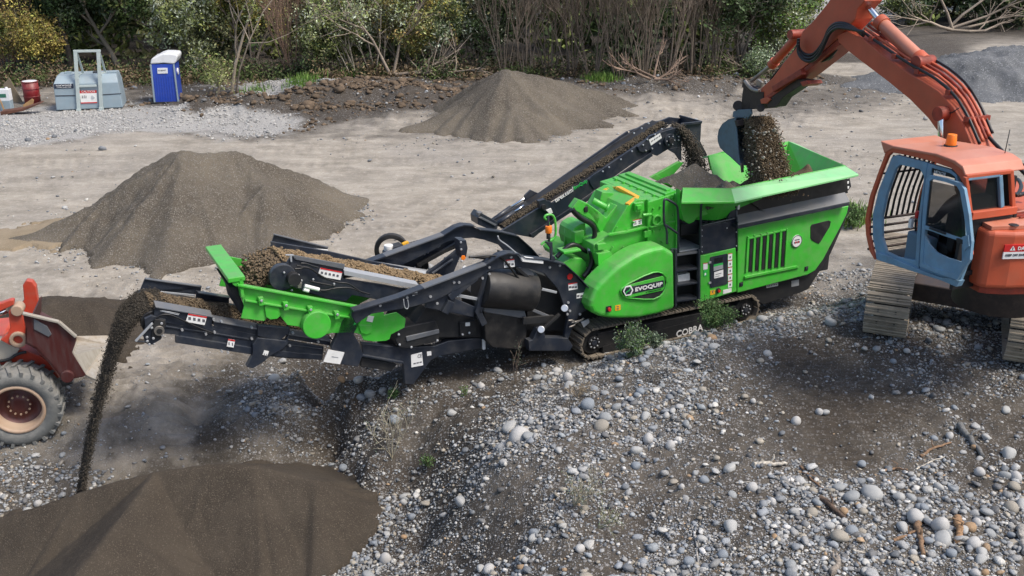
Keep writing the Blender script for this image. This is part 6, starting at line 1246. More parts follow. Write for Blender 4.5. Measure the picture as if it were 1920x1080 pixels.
wc = Q.P(32, 770, 0); wr = wc[2]-float(gh(lo[0], lo[1]))+.02; wr = (Q.P(32, 697, 0)[2]-Q.P(32, 842, 0)[2])/2
print('wheel', wc, wr, Q.P(32, 842, 0))
def wheel(cx, v, cz, R, nm='wheel'):
    e = empty(nm, (cx, v, cz)); e.parent = ldr; b = B(); n = 40
    prof = [(.62, .02), (.70, -.015), (.84, -.02), (.93, .015), (.955, .06), (.955, .44), (.93, .49), (.84, .52), (.62, .48)]
    vs = [(R*rr*math.cos(2*math.pi*i/n), vv, R*rr*math.sin(2*math.pi*i/n)) for rr, vv in prof for i in range(n)]
    b.add(vs, [[k*n+i, k*n+(i+1) % n, (k+1)*n+(i+1) % n, (k+1)*n+i] for k in range(len(prof)-1) for i in range(n)], TY, True)
    for i in range(24):
        for sd_ in (0, 1):
            a = 2*math.pi*(i+.5*sd_)/24; a2 = a+.13; v_a, v_b = (-.01, .26) if sd_ == 0 else (.50, .24); da = .075; pr = []
            for (vv, aa, ri_, ro) in ((v_a, a, .88, .99), (v_b, a2, .94, 1.0)):
                for (q_, r_) in ((-da/2, ri_), (da/2, ri_), (da/2, ro), (-da/2, ro)): pr.append((R*r_*math.cos(aa+q_), vv, R*r_*math.sin(aa+q_)))
            b.add(pr, [(0, 3, 2, 1), (4, 5, 6, 7), (0, 1, 5, 4), (1, 2, 6, 5), (2, 3, 7, 6), (3, 0, 4, 7)], TY)
    b.obj('tyre', e)
    b = B(); prof = [(.64, .03), (.60, -.005), (.55, .0), (.53, .05), (.50, .22), (.30, .26), (.28, .20), (.10, .20), (.0, .2)]
    vs = [(R*rr*math.cos(2*math.pi*i/n), vv, R*rr*math.sin(2*math.pi*i/n)) for rr, vv in prof for i in range(n)]
    b.add(vs, [[k*n+i, k*n+(i+1) % n, (k+1)*n+(i+1) % n, (k+1)*n+i] for k in range(4) for i in range(n)], RM, True); b.add(vs, [[k*n+i, k*n+(i+1) % n, (k+1)*n+(i+1) % n, (k+1)*n+i] for k in range(4, len(prof)-1) for i in range(n)], MR, True)
    b.bolts([(R*.24*math.cos(k*math.pi/6), .20, R*.24*math.sin(k*math.pi/6)) for k in range(12)], .018, RM); b.obj('rim', e)
    return e
wheel(wc[0], 0, wc[2], wr); w2 = wheel(wc[0], 1.55, wc[2], wr); wheel(wc[0]-2.6, 0, wc[2], wr); wheel(wc[0]-2.6, 1.55, wc[2], wr)
b = B(); b.plate(TL(.40, ZJ([(60, 90), (85, 55), (130, 62), (158, 100), (178, 230), (165, 320), (150, 345), (60, 322), (0, 290), (50, 250), (70, 200), (62, 140)])), .14, LR); b.plate(TL(.38, ZJ([(-120, 60), (0, 35), (70, 10), (95, 10), (95, 45), (0, 90), (-120, 120)])), .12, LR)
c0 = Q.P(*ZJ([(118, 85)])[0], .36); b.cyl((c0[0], .34, c0[2]), (c0[0], .58, c0[2]), .09, RM, 18); c0 = Q.P(*ZJ([(128, 285)])[0], .38); b.ring((c0[0], .34, c0[2]), (c0[0], .42, c0[2]), .13, .07, RM, 18); b.obj('lift_arm', ldr, .015)
b = B(); b.plate([(p[0], 1.6, p[2]) for p in TL(.4, ZJ([(60, 90), (85, 55), (130, 62), (158, 100), (178, 230), (165, 320), (60, 322), (0, 290), (70, 200)]))], .14, LR); b.obj('lift_arm', ldr, .015)
b = B(); b.cyl(Q.P(*ZJ([(-60, 120)])[0], .5), Q.P(*ZJ([(52, 78)])[0], .5), .05, CH, 14); b.cyl(Q.P(*ZJ([(-160, 160)])[0], .5), Q.P(*ZJ([(-40, 112)])[0], .5), .09, IN, 14); b.obj('tilt_ram', ldr)
b = B(); b.plate(TL(.62, ZJ([(-100, 300), (0, 290), (100, 340), (200, 370), (280, 400), (330, 440), (400, 530), (425, 570), (380, 568), (300, 560), (200, 490), (80, 470), (-100, 500)])), 1.0, LR); b.plate(TL(.5, ZJ([(-100, 280), (0, 285), (110, 345), (140, 350), (120, 380), (60, 430), (0, 440), (-100, 440)])), .14, PS); b.tube([Q.P(x, y, .46) for x, y in ZJ([(-40, 440), (60, 428), (120, 385), (185, 372)])], .025, IN, 8, 1); b.obj('front_frame', ldr, .04, )
b = B()
zb_l = wc[2]; b.box((wc[0]-1.7, 1.05, zb_l+.35), (2.6, 1.0, .6), LR); b.box((wc[0]-2.9, 1.05, zb_l+.95), (1.7, 1.3, .9), LR); b.obj('rear_body', ldr, .08, 3)
b = B(); b.box((wc[0]-1.35, 1.05, zb_l+1.45), (1.2, 1.2, 1.3), GL); b.box((wc[0]-1.35, 1.05, zb_l+2.15), (1.35, 1.35, .12), LR); b.obj('cab', ldr, .05)
bkt = empty('bucket', (0, 0, 0)); bkt.parent = ldr
sp_ = TL(.10, ZJ([(158, 98), (290, 128), (412, 160), (535, 265), (522, 325), (500, 372), (602, 535), (575, 548), (440, 572), (400, 520), (330, 440), (250, 355), (175, 315), (178, 200)])); b = B(); b.plate(sp_, .04, MR); b.bar(*[Vector(p)+Vector((0, -.02, 0)) for p in TL(.10, ZJ([(160, 98), (412, 158)]))], .07, .04, PS); b.bar(*[Vector(p)+Vector((0, -.02, 0)) for p in TL(.10, ZJ([(412, 158), (532, 262)]))], .07, .04, PS)
b.obj('side_plate', bkt, .008)
b = B(); sh = sp_[7:]; 
for i in range(len(sh)-1): b.plate([sh[i], sh[i+1], (sh[i+1][0]+.04, sh[i+1][1], sh[i+1][2]+.03), (sh[i][0]+.04, sh[i][1], sh[i][2]+.03)], 1.3, MR)
c0 = Q.P(*ZJ([(470, 545)])[0], .06); b.cyl((c0[0], .04, c0[2]), (c0[0], .14, c0[2]), .10, MR, 18); b.plate(TL(.08, ZJ([(235, 140), (330, 195), (360, 250), (340, 270), (235, 215)])), .03, LG); b.obj('shell', bkt, .01)
b = B()
A1 = Q.P(*ZJ([(600, 534)])[0], .10); A2 = Q.P(*ZJ([(667, 562)])[0], .10); A0 = Q.P(*ZJ([(503, 374)])[0], .10)
F0 = Q.P(*ZJ([(530, 260)])[0], 1.25); F2 = Q.P(*ZJ([(765, 255)])[0], 1.25); F1 = Q.P(*ZJ([(535, 292)])[0], 1.22); F3 = Q.P(*ZJ([(752, 318)])[0], 1.05)
vs = [A0, A1, A2, F3, F1]; b.add(vs+[(p[0], p[1]+.02, p[2]-.05) for p in vs], [(0, 1, 2, 3, 4), (9, 8, 7, 6, 5)]+[(i, (i+1) % 5, 5+(i+1) % 5, 5+i) for i in range(5)], PS)
vs = [F1, F3, F2, F0]; b.add(vs+[(p[0], p[1]+.03, p[2]-.03) for p in vs], [(0, 1, 2, 3), (7, 6, 5, 4)]+[(i, (i+1) % 4, 4+(i+1) % 4, 4+i) for i in range(4)], PS); b.obj('cutting_edge', bkt, .008)

# ================================================================ things at the edge of the trees
def small_frame(pa, pb): a, c_ = gp(*pa), gp(*pb); return Frame(a, math.degrees(math.atan2(c_[1]-a[1], c_[0]-a[0])))
ZT = zm(95, 85, 8.306); ZW = zm(275, 90, 9.39)
TKM = mat('pale grey tank paint', (.27, .35, .40), .45, dirt=.35, dirtcol=(.3, .3, .28), scale=3, var=.12, bump=.03); TKF = mat('light grey green frame', (.42, .49, .48), .5, dirt=.3, scale=5)
FT = small_frame(ZT([(92, 1030)])[0], ZT([(1138, 985)])[0]); tk = empty('fuel_tank', (FT.O[0], FT.O[1], 0), FT.ang, 'pale grey metal tank with lifting frame and red sign at the left tree line', 'tank')
def TT(v, pts, z=ZT): return [FT.P(x, y, v) for x, y in z(pts)]
W_ = TT(0, [(1130, 980)])[0][0]; zf1 = TT(0, [(600, 590)])[0][2]; zf2 = zf1+.28; D_ = 1.35
ul0 = TT(0, [(35, 590)])[0][0]
b = B(); pr = [(0, 0.04), (0, zf1), (.30, zf2), (D_-.1, zf2), (D_, zf1), (D_, .04)]
vs = [(ul0*(z/zf2)+(.12 if z > zf1+.1 else 0), v, z) for v, z in pr]+[(W_-(.06*z/zf1)-(.05 if z > zf1+.1 else 0), v, z) for v, z in pr]; n = len(pr)
b.add(vs, [list(range(n))[::-1], list(range(n, 2*n))]+[[i, (i+1) % n, n+(i+1) % n, n+i] for i in range(n)], TKM)
b.obj('tank_body', tk, .03, 3)
b = B(); b.plate(TT(-.012, [(70, 780), (380, 775), (380, 792), (72, 797)]), .02, K_); b.plate(TT(-.012, [(790, 765), (1100, 745), (1100, 758), (792, 780)]), .02, K_)
b.box((W_*.2, .8, zf2+.03), (.22, .22, .07), TKM); b.box((W_*.62, .7, zf2+.03), (.18, .18, .06), K_); b.box((W_*.88, .6, zf2+.03), (.35, .3, .06), TKM); b.obj('hatch', tk, .008)
b = B()
for (xt, xb) in ((383, 438), (740, 790)): p = TT(-.06, [(xt, 90), (xb, 1010)]); b.bar(p[0], p[1], .13, .08, TKF, up=(0, 1, 0))
p = TT(-.06, [(352, 92), (778, 85)]); b.bar(p[0], p[1], .09, .09, TKF); p = TT(-.06, [(400, 640), (715, 628)]); b.bar(p[0], p[1], .06, .08, TKF)
for (xa, ya, xe, ye) in ((405, 110, 520, 470), (760, 110, 858, 435)): a = FT.P(*ZT([(xa, ya)])[0], -.04); c_ = FT.P(*ZT([(xe, ye)])[0], .85); b.bar(a, c_, .07, .07, TKF)
for (xa, ya, xe, ye) in ((405, 480, 500, 425), (755, 460, 850, 410)): a = FT.P(*ZT([(xa, ya)])[0], .0); c_ = FT.P(*ZT([(xe, ye)])[0], .8); b.bar(a, c_, .06, .06, TKF)
for x, y in ((438, 1015), (790, 990)): p = FT.P(*ZT([(x, y)])[0], -.07); b.box(p, (.17, .12, .12), TKF)
b.obj('lifting_frame', tk, .01)
b = B(); b.plate(TT(-.02, [(452, 745), (715, 740), (724, 885), (470, 892)]), .02, WH); b.plate(TT(-.022, [(450, 705), (712, 700), (715, 742), (452, 748)]), .02, RD); b.plate(TT(-.022, [(470, 890), (724, 882), (724, 898), (471, 906)]), .02, RD)
for i in range(3): b.plate(TT(-.026, [(485+i*28, 825), (500+i*28, 825), (500+i*28, 790-i % 2*15), (490+i*28, 780)]), .006, GLY)
b.cyl(TT(-.026, [(660, 805)])[0], TT(-.02, [(660, 805)])[0], .07, GR, 14); b.obj('sign', tk)
b = B(); b.plate(TT(-.015, [(48, 605), (352, 598), (356, 668), (56, 675)]), .02, mat('navy decal', (.012, .02, .045), .5)); np_ = b.obj('name_plate', tk)
text('lettering', 'norwood', np_, FT.P(*ZT([(85, 640)])[0], -.018), FT.P(*ZT([(320, 632)])[0], -.018), .08, WH); text('lettering', 'TANKS AND HIRE', np_, FT.P(*ZT([(95, 664)])[0], -.018), FT.P(*ZT([(320, 658)])[0], -.018), .035, WH); text('lettering', 'CAUTION', tk, FT.P(*ZT([(480, 738)])[0], -.026), FT.P(*ZT([(690, 733)])[0], -.026), .08, WH)
# portable toilet
BLU = mat('blue moulded plastic', (.018, .065, .42), .4, dirt=.15, scale=6, bump=.05); PWH = mat('white moulded plastic', (.74, .75, .76), .4, dirt=.2, scale=5)
FW = small_frame(ZW([(145, 1000)])[0], ZW([(575, 988)])[0]); wcx = empty('portable_toilet', (FW.O[0], FW.O[1], 0), FW.ang, 'blue portable toilet with white domed roof standing on pale gravel', 'toilet')
def TW(v, pts): return [FW.P(x, y, v) for x, y in ZW(pts)]
fr4 = TW(0, [(78, 288), (488, 285), (572, 985), (148, 1000)]); DD = 1.05
b = B(); bk4 = [(p[0]+(-.0), DD, p[2]) for p in fr4]; b.add(fr4+bk4, [(0, 1, 2, 3), (7, 6, 5, 4), (0, 4, 5, 1), (1, 5, 6, 2), (2, 6, 7, 3), (3, 7, 4, 0)], BLU)
for i in range(9):
    f = (i+.7)/9.6; a = Vector(fr4[0])*(1-f)+Vector(fr4[1])*f; c_ = Vector(fr4[3])*(1-f)+Vector(fr4[2])*f; b.bar(a+Vector((0, -.01, -.45)), c_+Vector((0, -.01, .08)), .02, .02, BLU)
b.obj('cabin', wcx, .015)
b = B(); Bt = TW(-.03, [(60, 285), (75, 210), (95, 178), (140, 165), (220, 120), (300, 97), (420, 100), (525, 112), (545, 160), (520, 240), (485, 285), (300, 268)]); b.plate(Bt, DD+.08, PWH); b.obj('roof', wcx, .05, 3)
b = B()
for (xt, yt, xb, yb) in ((70, 290, 145, 998), (475, 288, 560, 985)): p = TW(-.02, [(xt, yt), (xb, yb)]); b.bar(p[0], p[1], .06, .05, TKM, up=(0, 1, 0))
b.obj('corner_strip', wcx, .008)
b = B(); b.plate(TW(-.03, [(185, 355), (365, 350), (370, 450), (190, 455)]), .03, PWH); sg2 = b.obj('sign', wcx, .01); text('lettering', 'hirepool', sg2, FW.P(*ZW([(208, 415)])[0], -.034), FW.P(*ZW([(335, 408)])[0], -.034), .07, GLY)
b = B(); b.box((fr4[3][0]/2+fr4[2][0]/2, DD/2, .05), (1.2, DD+.1, .12), K2); b.obj('skid', wcx, .01)
b = B(); uR = fr4[1][0]+.02; b.cyl((uR-.02, .45, fr4[0][2]-.35), (uR+.03, .45, fr4[0][2]-.35), .13, PWH, 16); b.obj('round_sign', wcx)
# drum, boards, can, timber at the left edge
ZP = zm(0, 80, 7.71)
dc = gp(*ZP([(480, 880)])[0]); dr_ = empty('oil_drum', (dc[0], dc[1], 0), .1, 'dark red steel drum with white lid beside the grey tank', 'drum'); DRD = mat('dark red drum paint', (.20, .012, .016), .4, dirt=.35, scale=6)
b = B(); b.cyl((0, 0, .02), (0, 0, .88), .30, DRD, 28)
for z in (.03, .3, .6, .87): b.ring((0, 0, z-.015), (0, 0, z+.015), .315, .28, DRD, 28)
b.obj('drum_shell', dr_); b = B(); b.cyl((0, 0, .865), (0, 0, .892), .27, PWH, 28); b.obj('lid', dr_)
cc_ = gp(-8, 168); ct = empty('site_container', (cc_[0], cc_[1], 0), math.radians(38), 'pale corrugated metal container corner at the far left edge', 'container'); CTM = mat('pale ribbed steel', (.42, .47, .50), .5, dirt=.3, scale=3)
b = B(); zz = 1.0; b.box((-1.4, 1.0, zz+.75), (2.8, 2.0, 1.6), CTM)
for i in range(16): b.box((-.09-i*.175, -.01, zz+.75), (.07, .03, 1.5), CTM)
for i in range(10): b.box((.005, .12+i*.2, zz+.75), (.03, .08, 1.5), CTM)
b.obj('wall', ct, .01); b = B(); b.box((-1.4, 1.0, zz+1.57), (2.9, 2.1, .06), GR); b.box((-1.4, 1.0, zz-.08), (2.9, 2.1, .12), K2); b.obj('roof', ct, .01)
b = B()
for (x, y) in ((-.1, .1), (-2.6, .1), (-.1, 1.9), (-2.6, 1.9)): b.box((x, y, .46), (.16, .16, .94), K2)
b.obj('stand', ct)
WD = mat('weathered board', (.19, .15, .10), .8, dirt=.5, scale=5, bump=.2, var=.3); WDO = mat('fresh sawn timber', (.42, .25, .11), .7, var=.25, scale=7); RUS = mat('rusty steel', (.12, .05, .03), .8, var=.4, scale=8)
def boardthing(name, label, cat, pts, z0, z1, th, m, v=0.0):
    o = gp(*ZP([pts[0]])[0]); fr = Frame(o, 8); e = B(); q = [fr.P(x, y, v) for x, y in ZP(pts)]; e.plate(q, th, m); ob = e.obj(name, None, .008); ob.location = (fr.O[0], fr.O[1], 0); ob.rotation_euler = (0, 0, fr.ang); tag(ob, label, cat); return ob
boardthing('leaning_board', 'tan board leaning against the container beside the drum', 'board', [(330, 870), (200, 860), (40, 610), (130, 510)], 0, 1, .06, WD, .1)
boardthing('timber_offcut', 'orange sawn timber offcut leaning in front of the drum', 'timber', [(340, 975), (330, 900), (460, 810), (488, 830), (480, 880)], 0, 1, .05, WDO)
boardthing('steel_plate', 'rusty flat steel plate lying on the gravel at the left', 'plate', [(10, 1050), (0, 1000), (300, 960), (560, 875), (590, 880), (330, 990)], 0, 1, .5, RUS)
boardthing('timber_plank', 'pale plank propped on end at the left frame edge', 'plank', [(60, 1005), (0, 860), (0, 810), (75, 1000)], 0, 1, .05, WDO)
cn = gp(*ZP([(110, 985)])[0]); can = empty('plastic_canister', (cn[0], cn[1], 0), .1, 'white plastic canister standing on a clear tub at the left edge', 'canister')
b = B(); b.box((0, 0, .62), (.42, .3, .42), PWH); b.cyl((.1, 0, .83), (.1, 0, .9), .05, PWH, 12); b.box((-.03, -.155, .6), (.26, .01, .14), mat('green label', (.03, .14, .09), .5)); b.obj('canister_body', can, .05, 3); b = B(); b.box((0, 0, .22), (.40, .34, .40), TKM); b.obj('tub', can, .02)

# ================================================================ trees and shrubs
M_bark = mat_col('bark', .9, bump=.5, bscale=25, mottle=.35)
M_leaf = mat_col('leaf', .6, bump=0, bscale=3, mottle=.4)
def tubes(segs, sides=4):
    """segs: array rows p0(3) p1(3) r0 r1 -> verts, quads"""
    s = np.asarray(segs, float); n = len(s); d = s[:, 3:6]-s[:, :3]; d /= np.maximum(np.linalg.norm(d, axis=1), 1e-6)[:, None]
    h = np.where(np.abs(d[:, 2:3]) < .9, [[0, 0, 1.]], [[1., 0, 0]]); x = np.cross(h, d); x /= np.linalg.norm(x, axis=1)[:, None]; y = np.cross(d, x)
    a = np.arange(sides)*2*math.pi/sides; ring = x[:, None]*np.cos(a)[None, :, None]+y[:, None]*np.sin(a)[None, :, None]
    V = np.concatenate([s[:, None, :3]+ring*s[:, 6][:, None, None], s[:, None, 3:6]+ring*s[:, 7][:, None, None]], 1)
    f = np.array([[i, (i+1) % sides, sides+(i+1) % sides, sides+i] for i in range(sides)]); F_ = f[None]+np.arange(n)[:, None, None]*2*sides
    return V.reshape(-1, 3), F_.reshape(-1, 4), 2*sides
def grow(q, p, d, L, r, lev, maxlev, out, tips, up=.1, wig=.25, kids=(3, 5), spread=.7, shrink=.62):
    n = 4 if lev < maxlev else 3; pts = [np.array(p, float)]; dd = np.array(d, float)
    for i in range(n):
        dd = dd+q.normal(size=3)*wig*.5+np.array([0, 0, up*.3]); dd /= np.linalg.norm(dd); pts.append(pts[-1]+dd*L/n)
        f0, f1 = 1-i/n*.6, 1-(i+1)/n*.6; out.append([*pts[-2], *pts[-1], r*f0, r*f1, lev])
    if lev >= maxlev: tips += [(x, dd) for x in pts[1:]]; return
    for k in range(q.randint(kids[0], kids[1]+1)):
        t = q.uniform(.3, 1.0); i = min(n-1, int(t*n)); b = pts[i]+(pts[i+1]-pts[i])*(t*n-i)
        nd = dd+q.normal(size=3)*spread; nd[2] = nd[2]+up; nd /= np.linalg.norm(nd)
        grow(q, b, nd, L*shrink*q.uniform(.7, 1.2), r*.5, lev+1, maxlev, out, tips, up, wig, kids, spread, shrink)
def leafquads(q, C_, size, cols):
    n = len(C_); a = q.normal(size=(n, 3)); a /= np.linalg.norm(a, axis=1)[:, None]; b = np.cross(a, q.normal(size=(n, 3))); b /= np.linalg.norm(b, axis=1)[:, None]
    s = size*q.uniform(.6, 1.4, n)[:, None]; V = np.stack([C_-a*s, C_+b*s*.42, C_+a*s, C_-b*s*.42], 1)
    return V.reshape(-1, 3), np.arange(n*4).reshape(n, 4), np.repeat(cols, 4, 0)
def tree(name, x, y, label, seed, h=5.5, stems=1, trunk_r=.10, bark=(.19, .16, .13), leaf=None, leafn=9000, leafs=.10, lean=(0, 0), spread=.7, up=.25, maxlev=3, kids=(3, 5), twig=None, fan=.35, wig=.25, cluster=.19, group='trees and shrubs along the far edge', low=0.0, shrink=.62, cat='tree', trunkfrac=.5):
    q = np.random.RandomState(seed); out = []; tips = []
    for s_ in range(stems):
        a = q.uniform(0, 2*math.pi); f = fan*q.uniform(.2, 1) if stems > 1 else 0; d = np.array([lean[0]+math.cos(a)*f, lean[1]+math.sin(a)*f, 1.0]); d /= np.linalg.norm(d)
        L = h*trunkfrac*q.uniform(.8, 1.15); b0 = (math.cos(a)*.12*(stems > 1)*q.uniform(.2, 2.5), math.sin(a)*.12*(stems > 1)*q.uniform(.2, 2.5), -.1)
        grow(q, b0, d, L, trunk_r*(1 if stems == 1 else q.uniform(.5, 1)), 0, maxlev, out, tips, up, wig, kids, spread, shrink)
    o = np.array(out); root = empty(name, (x, y, float(gh(x, y))), q.uniform(-.3, .3), label, cat, group)
    big = o[:, 8] <= 1; mn = .0085
    def mk(nm, sg, sides, tone):
        sg = sg.copy(); sg[:, 6:8] = np.maximum(sg[:, 6:8], mn); V, F_, k = tubes(sg[:, :8], sides); c = np.array(bark)[None]*tone*q.uniform(.7, 1.25, (len(sg), 1)); np_mesh(nm, V, F_, M_bark, root, cols=np.repeat(c, k, 0))
    mk('trunk', o[big], 6, 1.0)
    if (~big).any(): mk('twigs', o[~big], 3, 1.1)
    if leaf is not None:
        T_ = np.array([t[0] for t in tips]); T_ = T_[T_[:, 2] > low] if (T_[:, 2] > low).any() else T_
        i = q.randint(0, len(T_), leafn); C_ = T_[i]+q.normal(size=(leafn, 3))*cluster*np.array([1, 1, .8]); C_[:, 2] = np.maximum(C_[:, 2], .05)
        tone = q.uniform(.45, 1.5, len(T_))[i][:, None]*q.uniform(.6, 1.4, (leafn, 1)); base = np.array(leaf); base = base if base.ndim == 2 else base[None]; c = base[(q.randint(0, len(base), len(T_)))[i]]*tone
        V, F_, cc = leafquads(q, C_, leafs*.88, c*1.12); np_mesh('crown', V, F_, M_leaf, root, smooth=False, cols=cc)
    return root
OLV = [(.20, .23, .07), (.15, .19, .055), (.26, .27, .13)]; PALE = [(.33, .38, .23), (.23, .28, .12), (.42, .46, .36)]; DKG = [(.05, .085, .028), (.075, .12, .04), (.045, .065, .03)]; YEL = [(.34, .28, .07), (.24, .24, .06), (.28, .2, .07)]; BRG = [(.15, .28, .045), (.11, .2, .045)]; RUST = [(.30, .18, .08), (.2, .14, .07)]
def bare(px, py, label, seed, h=6, n=9, bark=(.25, .205, .165), fan=.4, lean=(0, 0), **k):
    p = gp(px, py); return tree('bare_shrub', p[0], p[1], label, seed, h=h, stems=n, trunk_r=.045, bark=bark, fan=fan, lean=lean, spread=.38, up=.35, maxlev=3, kids=(3, 4), wig=.16, trunkfrac=.62, shrink=.6, cat='shrub', **k)
def leafy(name, px, py, label, seed, leaf, h=5.5, cat='tree', **k):
    p = gp(px, py); return tree(name, p[0], p[1], label, seed, h=h, leaf=leaf, cat=cat, **k)
bare(18, 128, 'rusty brown bare shrub at the far left edge, above the container', 1, 6, 10, (.27, .17, .11), leaf=RUST, leafn=2600, leafs=.07)
leafy('bush', 66, 140, 'yellow olive bush behind the red drum', 2, YEL, 3.6, 'bush', stems=7, trunk_r=.04, fan=.6, leafn=9000, leafs=.07, maxlev=2, kids=(4, 6))
leafy('evergreen_tree', 135, 128, 'dark evergreen tree rising behind the grey tank', 3, DKG, 7.5, trunk_r=.16, leafn=15000, leafs=.12, kids=(5, 6), maxlev=3)
leafy('evergreen_tree', 225, 128, 'dark tree with pale slanting trunk between tank and toilet', 4, DKG, 7.5, trunk_r=.14, lean=(-.25, 0), bark=(.30, .26, .2), leafn=13000, leafs=.11, kids=(5, 6))
leafy('evergreen_tree', 300, 124, 'dark shady tree right behind the blue toilet', 5, DKG+OLV[:1], 7, trunk_r=.14, leafn=14000, leafs=.11, kids=(5, 6))
leafy('leafy_tree', 352, 138, 'grey green leafy tree just right of the toilet, hanging low', 6, PALE+OLV, 6.2, stems=3, trunk_r=.08, leafn=13000, leafs=.09, fan=.5)
leafy('slender_tree', 392, 192, 'short leaning pale trunk nearest right of the toilet', 7, OLV, 2.7, stems=2, trunk_r=.07, bark=(.38, .31, .23), lean=(.35, 0), leafn=1200, leafs=.06, fan=.5, kids=(2, 3), maxlev=2)
leafy('slender_tree', 436, 180, 'tall pale slender trunk leaning right, with thin forked limbs', 8, OLV+PALE[:1], 6.5, stems=2, trunk_r=.085, bark=(.40, .33, .25), lean=(.28, 0), leafn=4200, leafs=.07, fan=.25, kids=(3, 4), trunkfrac=.7)
leafy('leafy_tree', 470, 138, 'olive leafy tree behind the tall slender pale trunk', 9, OLV+YEL[:1], 6.5, stems=3, trunk_r=.08, leafn=13000, leafs=.085, fan=.4)
bare(548, 150, 'reddish brown bare shrub behind the grassy earth bank', 10, 5, 12, (.26, .175, .13), .5)
leafy('bush', 610, 148, 'green bush behind the grassy earth bank, right of the reddish shrub', 11, OLV+DKG[:1], 3.8, 'bush', stems=7, trunk_r=.04, fan=.6, leafn=9000, leafs=.075, maxlev=2, kids=(4, 6))
leafy('leafy_tree', 664, 150, 'white barked shrub with arching stems and pale leaves, leaning left', 12, PALE+OLV, 4.8, stems=6, trunk_r=.05, bark=(.45, .40, .32), lean=(-.45, 0), fan=.35, leafn=9500, leafs=.075, kids=(3, 4), wig=.2, trunkfrac=.6)
leafy('leafy_tree', 706, 148, 'white barked shrub with arching stems right of the leaning one', 13, PALE+YEL[1:2], 5.0, stems=6, trunk_r=.05, bark=(.45, .38, .3), lean=(-.05, 0), fan=.5, leafn=10500, leafs=.075, kids=(3, 4), wig=.2, trunkfrac=.6)
leafy('leafy_tree', 772, 142, 'yellow green spreading shrub left of the pointed gravel pile', 14, OLV+YEL, 5, stems=6, trunk_r=.05, bark=(.36, .29, .22), fan=.6, leafn=11000, leafs=.075, kids=(3, 4))
leafy('leafy_tree', 835, 138, 'grey green shrub with white blossom left of the pointed gravel pile', 15, DKG+PALE, 5.4, stems=5, trunk_r=.06, bark=(.3, .25, .2), fan=.5, leafn=13000, leafs=.08)
leafy('leafy_tree', 890, 130, 'dark green shrub with pale blossom directly behind the pointed pile', 16, DKG+DKG+PALE[2:], 5.8, stems=5, trunk_r=.06, fan=.5, leafn=13000, leafs=.08)
bs = [(945, 148, 6, 'bare grey brown shrub rising behind the tip of the pointed pile', 9), (985, 146, 6.2, 'bare thicket shrub just right of the pointed pile tip', 9), (1030, 144, 6.2, 'bare twiggy shrub, third in the row right of the pointed pile tip', 10), (1072, 146, 6.4, 'bare shrub behind the right shoulder of the pointed pile', 10), (1112, 148, 6.3, 'tall bare shrub behind the grassy tuft on the berm', 9), (1160, 156, 6.6, 'tall bare shrub with a long left leaning stem', 11), (1206, 156, 6.6, 'bare shrub with pale fanned stems above the tree roots', 11), (1250, 154, 6.5, 'bare shrub between the pale fanned stems and the straight brown stems', 10), (1300, 150, 6.6, 'bare shrub with straight upright brown stems left of the evergreen', 14), (1338, 146, 6.2, 'dense bare brown shrub touching the dark evergreen tree', 14)]
for i, (px, py, h_, lb, n_) in enumerate(bs): bare(px, py, lb, 30+i, h_, n_, [(.21, .17, .13), (.25, .20, .155), (.185, .15, .115)][i % 3], .42 if i < 8 else .22, (-.12 if i in (5,) else 0, 0))
leafy('evergreen_tree', 1392, 138, 'dark evergreen tree right of the bare brown shrubs', 50, DKG, 6.5, stems=3, trunk_r=.09, leafn=16000, leafs=.10, fan=.3, kids=(5, 6))
leafy('bush', 1442, 132, 'olive green bush with pale flowers left of the digger arm', 51, OLV+BRG[:1]+PALE[2:], 4.4, 'bush', stems=7, trunk_r=.04, fan=.5, leafn=14000, leafs=.075, maxlev=2, kids=(5, 6))
leafy('bush', 1412, 150, 'small white flowering bush at the foot of the dark evergreen', 52, [(.3, .36, .24), (.14, .2, .08)], 1.6, 'bush', stems=5, trunk_r=.02, fan=.5, leafn=2600, leafs=.06, maxlev=2, kids=(3, 4))
leafy('leafy_tree', 1496, 96, 'green leafy tree behind the elbow of the orange arm', 53, BRG+OLV, 5.5, stems=2, trunk_r=.08, leafn=9000, leafs=.09)
leafy('bush', 1690, 48, 'pale green bush on the far bank beside the white riverbed', 54, OLV+PALE, 3.4, 'bush', stems=7, trunk_r=.04, fan=.8, leafn=9000, leafs=.10, maxlev=2, kids=(4, 6))
leafy('bush', 1590, 20, 'green bush at the top edge beside the white riverbed', 55, OLV+PALE, 2.6, 'bush', stems=7, trunk_r=.04, fan=.8, leafn=5000, leafs=.10, maxlev=2, kids=(4, 6))
leafy('leafy_tree', 1742, 40, 'mixed green tree at the top right behind the orange arm ram', 56, OLV+DKG, 5, stems=4, trunk_r=.06, leafn=11000, leafs=.11, fan=.5)
leafy('bush', 1905, 46, 'dark bush above the blue grey pile at the right edge', 58, DKG+OLV, 4.6, 'bush', stems=7, trunk_r=.04, fan=.7, leafn=11000, leafs=.11, maxlev=2, kids=(4, 6))
leafy('bush', 1835, 38, 'olive bush behind the fallen branches at the top right', 59, OLV+YEL[1:2], 4.2, 'bush', stems=7, trunk_r=.04, fan=.7, leafn=10000, leafs=.11, maxlev=2, kids=(4, 6))
